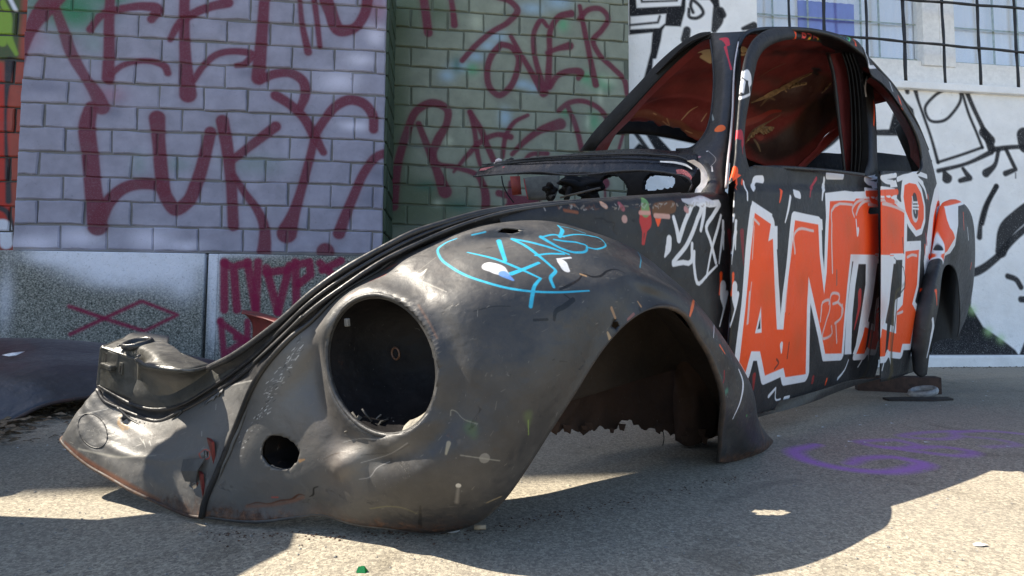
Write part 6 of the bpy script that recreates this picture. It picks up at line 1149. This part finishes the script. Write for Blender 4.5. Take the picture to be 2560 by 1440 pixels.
pxloft('bare_patch', [a, b], 3, 30, mPeel)
pk2 = [(1650, 402, 1.383), (1690, 404, 1.366), (1715, 410, 1.352), (1730, 420, 1.338)]; pxloft('chipped_paint', [pk2, [(x, y+3+random.uniform(0, 3), z-.002) for x, y, z in pk2]], 2, 24, mPeel)
mPink = simple('chipped_pink', (.45, .12, .12), .5, nscale=300, namp=.9)
pxloft('chipped_paint', [[(1690, 424, 1.352), (1705, 423, 1.347), (1722, 432, 1.336), (1730, 442, 1.332)], [(1692, 434, 1.350), (1708, 436, 1.345), (1722, 444, 1.334), (1728, 450, 1.330)]], 3, 12, mPink)
pxloft('chipped_paint', [[(1202, 421, 1.69), (1225, 417, 1.665), (1262, 416, 1.63)], [(1198, 427, 1.685), (1225, 424, 1.66), (1260, 420, 1.628)]], 2, 10, mPink)
for x, y, z, r in ((1247, 402, 1.70, .010), (1240, 408, 1.70, .006), (1253, 408, 1.695, .006), (1278, 399, 1.675, .008), (1268, 402, 1.68, .006)):
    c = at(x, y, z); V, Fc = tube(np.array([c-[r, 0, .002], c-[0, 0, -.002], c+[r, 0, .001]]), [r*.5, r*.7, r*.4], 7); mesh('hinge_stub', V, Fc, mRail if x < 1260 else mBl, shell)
# dashboard with its openings
DB = [[(1770, 425, 1.50), (1700, 425, 1.56), (1600, 420, 1.66), (1520, 420, 1.75), (1470, 425, 1.81)], [(1770, 470, 1.49), (1700, 470, 1.55), (1600, 470, 1.65), (1520, 470, 1.74), (1474, 470, 1.80)], [(1770, 540, 1.50), (1700, 540, 1.56), (1600, 540, 1.66), (1520, 540, 1.75), (1485, 540, 1.81)]]
GDb = loft([ztp(*r) for r in DB], 60, 110); V, Fc, q = GDb.reshape(-1, 3), gridfaces(60, 110), project(GDb).reshape(-1, 3)[:, :2]
t40 = np.linspace(0, 2*math.pi, 40, endpoint=False); spd = np.stack([1532+40*np.cos(t40), 478+39*np.sin(t40)], -1); ov = np.array([Z_(x, y, 3.657, 1160, 340) for x, y in [(1640, 470), (1655, 400), (1690, 360), (1740, 352), (1880, 355), (1925, 375), (1950, 400), (1945, 440), (1915, 480), (1850, 490), (1760, 500), (1680, 503), (1645, 495)]])
V, Fc, q = cut(V, Fc, q, spd, 'out', lift_px(V)); V, Fc, q = cut(V, Fc, q, ov, 'out', lift_px(V)); dash = mesh('dashboard', V, Fc, mDark, shell, solid=.012, solid_off=0)
pxtube('gauge_rim', [(x, y, 1.725) for x, y in spd[:24]], .003, mBl, n=50)
pxloft('glove_box', [[(1308, 445, 1.90), (1350, 440, 1.89), (1400, 436, 1.88)], [(1316, 485, 1.88), (1355, 480, 1.87), (1395, 475, 1.86)], [(1322, 500, 1.88), (1355, 500, 1.87), (1386, 497, 1.86)]], 8, 12, simple('pale_board', (.09, .088, .075), .8), solid=.004)
pxloft('lining_strip', [[(1275, 441, 1.86), (1300, 440, 1.86)], [(1281, 488, 1.86), (1304, 486, 1.86)]], 3, 3, simple('orange_red_paint', (.22, .03, .018), .6), solid=.002)
pxtube('cable', [(1254, 440, 1.80), (1258, 462, 1.79), (1268, 484, 1.78), (1284, 506, 1.76)], .0022, mDark); pxtube('cable', [(1310, 447, 1.86), (1314, 470, 1.86), (1320, 498, 1.86)], .002, simple('red_cable', (.3, .03, .03), .5))
# wiper linkage lump
bm = bmesh.new(); bmesh.ops.create_icosphere(bm, subdivisions=4, radius=1); Vl = np.array([v.co for v in bm.verts]); Fl = [[v.index for v in f.verts] for f in bm.faces]; bm.free()
def lump(name, c, r, mat, seed=0, amp=.25, par=shell):
    r_g = np.random.default_rng(seed); D = np.zeros(len(Vl))
    for k in range(9): d = r_g.standard_normal(3)*r_g.uniform(2, 6); D += np.sin(Vl@d+r_g.uniform(0, 6))*amp/3
    return mesh(name, Vl*(1+D)[:, None]*np.asarray(r)+c, Fl, mat, par)
lump('wiper_motor', at(1440, 462, 1.72), (.060, .03, .028), mDark, 1, .4); lump('wiper_motor', at(1375, 474, 1.72), (.022, .02, .020), mDark, 2, .3); lump('wiper_motor', at(1470, 488, 1.70), (.03, .02, .02), mDark, 5, .4)
pxtube('wiper_linkage', [(1372, 480, 1.69), (1368, 492, 1.69), (1376, 502, 1.69), (1386, 490, 1.69)], .005, mDark, n=20); pxtube('wiper_linkage', [(1400, 494, 1.66), (1450, 482, 1.66), (1500, 470, 1.68)], .0035, simple('grey_metal', (.16, .15, .13), .5), n=20); pxtube('wiper_linkage', [(1416, 500, 1.66), (1424, 470, 1.68)], .009, mDark, n=6)
# ---- wheel housing behind the front arch --------------------------------------
mHouse = car_mat('housing_rust', base=(.028, .014, .008), rust_amt=1.8, dust=.6, dustcol=(.07, .035, .018), rough=.85)
WHS = [[(1265, 1230, .98), (1330, 1120, 1.12), (1400, 980, 1.22), (1480, 840, 1.32), (1560, 750, 1.40), (1640, 700, 1.45), (1720, 740, 1.46), (1780, 840, 1.46), (1815, 960, 1.46)],
       [(1270, 1235, .99), (1340, 1140, 1.13), (1420, 1020, 1.24), (1500, 920, 1.33), (1580, 860, 1.40), (1650, 830, 1.44), (1720, 860, 1.46), (1780, 930, 1.46), (1815, 1010, 1.46)],
       [(1275, 1240, 1.0), (1360, 1150, 1.14), (1440, 1080, 1.25), (1520, 1060, 1.33), (1600, 1050, 1.39), (1660, 1060, 1.42), (1720, 1080, 1.43), (1780, 1080, 1.44), (1815, 1080, 1.44)],
       [(1280, 1250, 1.0), (1365, 1170, 1.15), (1450, 1120, 1.25), (1530, 1110, 1.33), (1610, 1110, 1.39), (1670, 1120, 1.42), (1725, 1140, 1.43), (1780, 1140, 1.44), (1815, 1130, 1.44)]]
GW = loft([ztp(*r) for r in WHS], 60, 120); GW += gridnormals(GW)*(.003*np.sin(np.arange(120)*.23+2*np.sin(np.arange(120)*.11))*(1+.6*np.sin(np.arange(60)*.3))[:, None])[..., None]; V, Fc, q = GW.reshape(-1, 3), gridfaces(60, 120), project(GW).reshape(-1, 3)[:, :2]
rag = [(1180, 1400), (1180, 1090)]
for x in range(1200, 1700, 9): rag.append((x, 1084-18*min(1, max(0, x-1360)/150)+rng.uniform(-9, 9)+9*math.sin(x*.031)+6*math.sin(x*.083)+(6 if x > 1640 else 0)))
rag += [(1700, 1098), (1712, 1106), (1724, 1100), (1732, 1114), (1746, 1112), (1758, 1104), (1764, 1095), (1775, 1098), (1790, 1090), (1830, 1092), (1830, 1500), (1200, 1500)]
V, Fc, q = cut(V, Fc, q, rag, 'out', lift_px(V)); mesh('wheel_housing', V, Fc, mHouse, shell, solid=.003)
pxloft('housing_fold', [[(1672, 780, 1.42), (1690, 900, 1.40), (1684, 1010, 1.39), (1690, 1100, 1.38)], [(1722, 800, 1.38), (1715, 930, 1.37), (1735, 1010, 1.35), (1722, 1116, 1.35)], [(1752, 850, 1.38), (1768, 930, 1.36), (1755, 1010, 1.37), (1764, 1100, 1.36)], [(1790, 900, 1.40), (1795, 960, 1.40), (1795, 1030, 1.40), (1785, 1085, 1.40)]], 12, 30, mHouse, solid=.003)
for k in range(16):
    x = random.uniform(1380, 1780); y = 1058+random.uniform(0, 22)+(22 if x > 1690 else 0); c = at(x, y, 1.225+(x-1440)*.00085 if x < 1690 else 1.33); s_ = random.uniform(.004, .012); V = np.array([c+[-s_, 0, s_], c+[s_, 0, s_*.8], c+[s_*.5, 0, -s_*random.uniform(.5, 1.4)], c+[-s_*.6, .003, -s_*.7]]); mesh('rust_flake', V, [(0, 1, 2, 3)], mHouse, shell, solid=.0015, smooth=False)
pxtube('hanging_wire', [(1658, 1080, 1.38), (1660, 1095, 1.38), (1657, 1114, 1.38)], .0012, mDark)
# sill strip below the door and lower rear panels
pxloft('sill', [[(1850, 1000, 1.42), (1950, 1000, 1.52), (2050, 975, 1.66), (2130, 950, 1.80), (2199, 945, 1.95), (2280, 930, 2.12)], [(1850, 1056, 1.425), (1904, 1041, 1.47), (1990, 1018, 1.56), (2050, 998, 1.66), (2101, 972, 1.76), (2140, 958, 1.83)] ], 3, 30, mSide if False else mBl)
pxloft('rear_inner_panel', [[(2240, 640, 2.45), (2330, 620, 2.55), (2420, 620, 2.9)], [(2230, 930, 2.45), (2330, 860, 2.55), (2400, 850, 2.9)]], 4, 12, simple('wheel_well_black', (.004, .004, .004), .9))
pxloft('rear_lower_panel', [[(2199, 880, 2.0), (2250, 860, 2.1), (2290, 840, 2.2)], [(2199, 951, 1.98), (2245, 942, 2.1), (2285, 930, 2.2)]], 4, 20, mBl)
# red flange standing inside the bay
pxloft('inner_flange', [[(606, 774, 1.22), (630, 777, 1.20), (670, 787, 1.16), (720, 803, 1.12)], [(604, 781, 1.16), (622, 786, 1.15), (665, 797, 1.11), (712, 813, 1.08)]], 5, 20, mRed, solid=.003)
pxloft('inner_flange', [[(610, 783, 1.17), (640, 790, 1.15), (672, 799, 1.12), (712, 812, 1.09)], [(628, 805, 1.17), (645, 815, 1.15), (670, 822, 1.12), (705, 832, 1.09)], [(630, 862, 1.17), (645, 862, 1.15), (665, 862, 1.12), (700, 862, 1.09)]], 10, 20, mRed, solid=.002)

# ================================================================ other things in the yard
# detached panel lying on the ground at the left
mPan = car_mat('loose_panel_black', base=(.014, .014, .018), rough=.33, dust=.45, rust_amt=1.2, dustcol=(.12, .11, .11), spec=.8)
def zr(*L): return ztp(*L)
LP_ = [zr((-420, 1010, 1.95), (-420, 870, 1.9), (-420, 905, 1.7), (-420, 980, 1.55), (-420, 1075, 1.50)),
       zr((-150, 980, 2.2), (-150, 850, 2.05), (-150, 895, 1.8), (-150, 975, 1.62), (-150, 1085, 1.55)),
       zr((0, 960, 2.3), (0, 848, 2.12), (0, 890, 1.9), (0, 965, 1.68), (0, 1066, 1.60)),
       zr((110, 950, 2.35), (110, 850, 2.17), (110, 885, 1.95), (110, 945, 1.76), (110, 1014, 1.68)),
       zr((220, 945, 2.4), (220, 856, 2.22), (220, 885, 2.05), (220, 935, 1.87), (225, 992, 1.80)),
       zr((330, 940, 2.4), (330, 868, 2.25), (330, 890, 2.12), (330, 928, 1.98), (330, 970, 1.92)),
       zr((440, 940, 2.4), (440, 883, 2.28), (440, 898, 2.18), (440, 925, 2.08), (440, 955, 2.02)),
       zr((545, 940, 2.4), (545, 904, 2.32), (545, 912, 2.25), (545, 928, 2.18), (545, 945, 2.14))]
Gp = loft(LP_, 100, 50); pan = mesh('detached_fender', Gp.reshape(-1, 3), gridfaces(100, 50), mPan, None, solid=.002); tag(pan, 'dull black detached fender lying on the asphalt against the concrete plinth, behind the car nose', 'fender')
V, Fc = tube(Gp[:, -1], .006, 8); mesh('rolled_edge', V, Fc, car_mat('panel_edge_rust', rust_amt=3, dust=.6, dustcol=(.2, .08, .05), rough=.6), pan)
chp = thing('paint_flake', 'small white paper scrap lying on the black detached fender', 'litter', loc=tuple(at(32, 884, 1.88)))
V = np.array([at(5, 888, 1.87), at(30, 882, 1.88), at(62, 879, 1.90), at(40, 889, 1.87), at(22, 891, 1.86)]); mesh('scrap', V, [(0, 1, 2, 3, 4)], simple('white_scrap', (.8, .8, .8), .6), chp, solid=.001)
# unseen panel added outside the frame, shaped to shadow the nose and foreground
poly = [(.20, 0), (.952, 0), (.955, .54), (.962, .76), (1.0, .84), (1.018, .91), (1.015, .98), (1.0, 1.035), (.975, 1.08), (.95, 1.11), (.90, 1.125), (.84, 1.10), (.78, 1.08), (.5, 1.0), (.2, .9)]
bm = bmesh.new(); vs = [bm.verts.new((-1.36, y, z)) for y, z in poly]; hole = [bm.verts.new((-1.36, .972+.014*math.cos(a)-.006*math.sin(a), .955+.034*math.sin(a))) for a in np.linspace(0, 6.283, 14, endpoint=False)]
e = [bm.edges.new((a, b)) for a, b in zip(vs, vs[1:]+vs[:1])]+[bm.edges.new((a, b)) for a, b in zip(hole, hole[1:]+hole[:1])]
bmesh.ops.triangle_fill(bm, use_beauty=True, edges=e); me = bpy.data.meshes.new('unseen_shadow_panel'); bm.to_mesh(me); bm.free(); me.materials.append(mPan)
o = link(bpy.data.objects.new('unseen_shadow_panel', me)); m = o.modifiers.new('s', 'SOLIDIFY'); m.thickness = .012; m.offset = 0; tag(o, 'unseen upright black panel added left of the frame to cast the shadow on the car nose', 'panel')
low = [(.99, 0), (.985, .5), (1.06, .56), (1.2, .52), (1.38, .48), (1.40, 0)]  # second unseen panel, added to shade the ground at the left
V = np.array([(-1.42, y, z) for y, z in low]+[(-1.46, y, z) for y, z in low]); n_ = len(low); o = mesh('low_shadow_panel', V, [tuple(range(n_)), tuple(range(2*n_-1, n_-1, -1))]+[(i, (i+1) % n_, n_+(i+1) % n_, n_+i) for i in range(n_)], mPan, None, smooth=False); tag(o, 'unseen low black panel added left of the frame to shade the ground', 'panel')
# steel beam under the rear
mBm = simple('rusty_beam', (.055, .03, .022), .75, nscale=50, namp=.6, bumpd=.002)
a0, a1 = at(2140, 958, 2.55), at(2348, 962, 2.42); dx = a1-a0; L = np.linalg.norm(dx); dx /= L; up = np.array([0, 0, 1.]); dy = np.cross(up, dx)
V, Fc = box((0, -.04, -.038), (L, .04, .036)); bmo = mesh('support_beam', V@np.array([dx, dy, up])+a0, Fc, mBm, None, smooth=False); bevel(bmo, .004, 2); tag(bmo, 'rusty square steel beam propping up the rear of the car shell', 'beam')
V, Fc = box((L-.01, -.030, -.028), (L+.002, .030, .026)); 
bl = thing('support_block', 'dark worn block under the end of the rusty steel beam', 'block', loc=(a1[0]-.12, a1[1]+.02, 0)); V, Fc = box((-.20, -.05, 0), (.05, .05, a1[2]-.04)); o = mesh('block', V@np.array([dx, dy, up])+np.array([a1[0]-.12, a1[1]+.02, 0]), Fc, simple('dark_wood', (.035, .025, .02), .8), bl, smooth=False)
g0 = gnd(2308, 992); th = np.linspace(0, 6.283, 28, endpoint=False); hb_ = thing('brake_ring', 'light grey steel hub ring lying on the ground below the rusty beam', 'ring', loc=(g0[0], g0[1], .0))
R0 = np.stack([g0[0]+.042*np.cos(th), g0[1]+.05*np.sin(th), .022+.012*np.cos(th)], -1); V, Fc = tube(R0, .009, 8, close=True, squash=1.5); mesh('ring', V, Fc, simple('grey_hub', (.30, .30, .30), .45, namp=.5), hb_)
g1 = gnd(2300, 1000); V = np.array([(-.16, -.03, 0), (.02, -.045, 0), (.13, -.02, 0), (.15, .03, 0), (-.03, .04, 0), (-.14, .03, 0)]); V = np.concatenate([V, V+[0, 0, .008]]); Fc = [(5, 4, 3, 2, 1, 0), (6, 7, 8, 9, 10, 11)]+[(i, (i+1) % 6, 6+(i+1) % 6, 6+i) for i in range(6)]; o = mesh('plank_scrap', V@np.array([[.99, .08, 0], [-.08, .99, 0], [0, 0, 1]])+np.array([*g1, 0]), Fc, simple('burnt_wood', (.03, .022, .018), .85, namp=.7), None, smooth=False); tag(o, 'thin dark broken board flat on the ground under the beam', 'board')
# bottle cap
gc = gnd(1130, 1327); cap = thing('bottle_cap', 'white and dark bottle cap lying upside down at the fender bottom', 'bottle cap', loc=(gc[0], gc[1], 0))
n_ = 42; th = np.linspace(0, 6.283, n_, endpoint=False); fl = 1+.05*np.cos(21*th)
G = np.stack([np.stack([gc[0]+r*f*np.cos(th), gc[1]+r*f*np.sin(th), np.full(n_, h)], -1) for r, f, h in ((.0005, 1, .0015), (.0125, 1, .0012), (.0135, 1, .003), (.0155, fl, .0065))]); 
o = mesh('cap_shell', G.reshape(-1, 3), [(i*n_+j, i*n_+(j+1) % n_, (i+1)*n_+(j+1) % n_, (i+1)*n_+j) for i in range(3) for j in range(n_)], simple('cap_metal', (.62, .62, .64), .35, .3, nscale=200), cap, solid=.0004); 
th2 = np.linspace(0, 6.283, 24, endpoint=False); V = np.array([(gc[0], gc[1], .0022)]+[(gc[0]+.0118*math.cos(a), gc[1]+.0118*math.sin(a), .0022) for a in th2]); mesh('cap_liner', V, [(0, 1+i, 1+(i+1) % 24) for i in range(24)], simple('cap_dark', (.02, .022, .03), .4), cap)
gb = gnd(1200, 1325); V, Fc = tube(np.array([[gb[0]-.009, gb[1], .004], [gb[0]+.009, gb[1]+.001, .004]]), .0035, 10); o = mesh('cigarette_butt', V, Fc, simple('filter_tan', (.50, .38, .26), .8, namp=.15), None); tag(o, 'short tan cigarette butt on the asphalt right of the bottle cap', 'cigarette butt')
gg = gnd(903, 1430); lm = NT('green_glass'); lm.done((.02, .28, .06), .08, spec=.8, Transmission_Weight=.5)
V = np.array([(-.006, -.003, 0), (.006, -.004, 0), (.008, .003, 0), (-.002, .005, 0), (-.004, 0, .006), (.004, 0, .007), (.001, .003, .006)])+[gg[0], gg[1], .0005]; o = mesh('glass_shard', V, [(0, 3, 2, 1), (0, 1, 5, 4), (1, 2, 5), (2, 6, 5), (2, 3, 6), (3, 4, 6), (3, 0, 4), (4, 5, 6)], lm.m, None, smooth=False); tag(o, 'bright green glass shard on the sunlit asphalt in front', 'glass shard')
gw_ = gnd(2450, 1365); V = np.array([(-.010, -.002, 0), (-.002, -.005, .001), (.009, -.003, .002), (.010, .002, .001), (.001, .004, .003), (-.008, .003, .001)]); o = mesh('plastic_flake', V+np.array([*gw_, .001]), [(0, 1, 2, 3, 4, 5)], simple('white_plastic', (.85, .85, .85), .5), None, smooth=False); tag(o, 'small white plastic flake on the sunlit asphalt at lower right', 'litter')
gw_ = gnd(2100, 1098); 
# small loose stones and grit
def bits(name, n, region, smin, smax, mats, label, seed):
    r = np.random.default_rng(seed); V = []; Fc = []; base = np.array([(1, 0, 0), (-1, 0, 0), (0, 1, 0), (0, -1, 0), (0, 0, 1), (0, 0, -.6)], float); tri = [(0, 2, 4), (2, 1, 4), (1, 3, 4), (3, 0, 4), (2, 0, 5), (1, 2, 5), (3, 1, 5), (0, 3, 5)]
    for k in range(n):
        x, y = region(r); s = r.uniform(smin, smax)*r.uniform(.4, 1); b = base*r.uniform(.5, 1.2, (6, 1))*s*np.array([1, 1, .6]); a = r.uniform(0, 6.28); c, d = math.cos(a), math.sin(a); b = b@np.array([[c, -d, 0], [d, c, 0], [0, 0, 1]]); V.append(b+[x, y, s*.25]); Fc += [tuple(i+6*k for i in f) for f in tri]
    o = mesh(name, np.concatenate(V), Fc, mats, None, smooth=False); o['kind'] = 'stuff'; o['label'] = label; return o
def reg(r): y = .5+r.random()**1.7*4.0; return r.uniform(-1.05, 1.05)*y, y
bits('loose_grit', 2600, reg, .0012, .0042, simple('grit_stone', (.26, .25, .23), .85, nscale=400, namp=.7), 'loose pale grit scattered over the asphalt', 3)
def reg2(r):
    x, y = gnd(r.uniform(20, 300), r.uniform(985, 1065)); return x, y
lv = simple('dry_leaf_litter', (.14, .10, .06), .8, nscale=60, namp=.9); r = np.random.default_rng(8); V = []; Fc = []
for k in range(420):
    px = r.uniform(-20, 330); py = 1075-px*.27+r.normal(0, 16); 
    if py < 965: continue
    x, y = gnd(px, py); a = r.uniform(0, 6.28); l, w_ = r.uniform(.006, .028), r.uniform(.002, .010); d = np.array([math.cos(a), math.sin(a), 0]); e_ = np.array([-d[1], d[0], 0]); z0 = r.uniform(.001, .022); i = len(V)
    V += [np.array([x, y, z0])-d*l, np.array([x, y, z0+r.uniform(0, .01)])+e_*w_, np.array([x, y, z0+r.uniform(-.001, .006)])+d*l, np.array([x, y, z0])-e_*w_]; Fc.append((i, i+1, i+2, i+3))
o = mesh('leaf_litter', np.array(V), Fc, lv, None, smooth=False); o['kind'] = 'stuff'; o['label'] = 'dry leaves and twigs gathered under the detached fender'
r = np.random.default_rng(12); V = []; Fc = []
for k in range(60):
    px = r.uniform(-20, 330); py = r.uniform(1000, 1110); x, y = gnd(px, py); a = r.uniform(0, 6.28); d = np.array([math.cos(a), math.sin(a)])*r.uniform(.02, .07); v, f = tube(np.array([[x, y, .003], [x+d[0]*.5+.004, y+d[1]*.5, .006], [x+d[0], y+d[1], .003]]), .0009, 4); i = len(V); V += list(v); Fc += [tuple(q+i for q in g_) for g_ in f]
o = mesh('twigs', np.array(V), Fc, lv, None, smooth=False); o['kind'] = 'stuff'; o['label'] = 'thin dry twigs strewn on the asphalt at the left'
wf = simple('paint_chips', (.6, .62, .62), .6); r = np.random.default_rng(5); V = []; Fc = []
for k in range(46):
    px, py = (r.uniform(40, 330), r.uniform(1010, 1130)) if k < 18 else (r.uniform(1900, 2560), r.uniform(925, 1120)); x, y = gnd(px, py); s = r.uniform(.002, .008); i = len(V); V += [np.array([x-s, y-s*.4, .002]), np.array([x+s, y-s*.5, .003]), np.array([x+s*.7, y+s*.6, .002]), np.array([x-s*.6, y+s*.5, .004])]; Fc.append((i, i+1, i+2, i+3))
o = mesh('paint_chips', np.array(V), Fc, wf, None, smooth=False); o['kind'] = 'stuff'; o['label'] = 'tiny pale paint chips on the shaded asphalt'

# grit and dirt that has collected along the wall foot and round the car
def reg3(r):
    x = r.uniform(-1.2, 4.0); wl = 3.62 if x > .78 else (3.5 if x > -.7 else 3.08); return x, wl+TH*x-.11-abs(r.normal(0, .05))
bits('wall_foot_grit', 900, reg3, .003, .010, simple('dirt_crumbs', (.12, .10, .08), .9, nscale=200, namp=.8), 'dirt and crumbs gathered along the foot of the walls', 21)
cl = np.array([project(np.array([x, y, 0.]))[:2] for x, y in [(0, 1)]])
def reg4(r):
    t_ = r.uniform(0, 1); px = 520+1400*t_; x, y = gnd(px+r.normal(0, 20), 1330-160*max(0, t_-.45)*1.8+abs(r.normal(0, 14))); return x, y
bits('rust_crumbs', 500, reg4, .001, .0035, simple('rust_crumb', (.10, .055, .035), .9, nscale=200, namp=.8), 'rust and paint crumbs fallen round the front fender', 22)
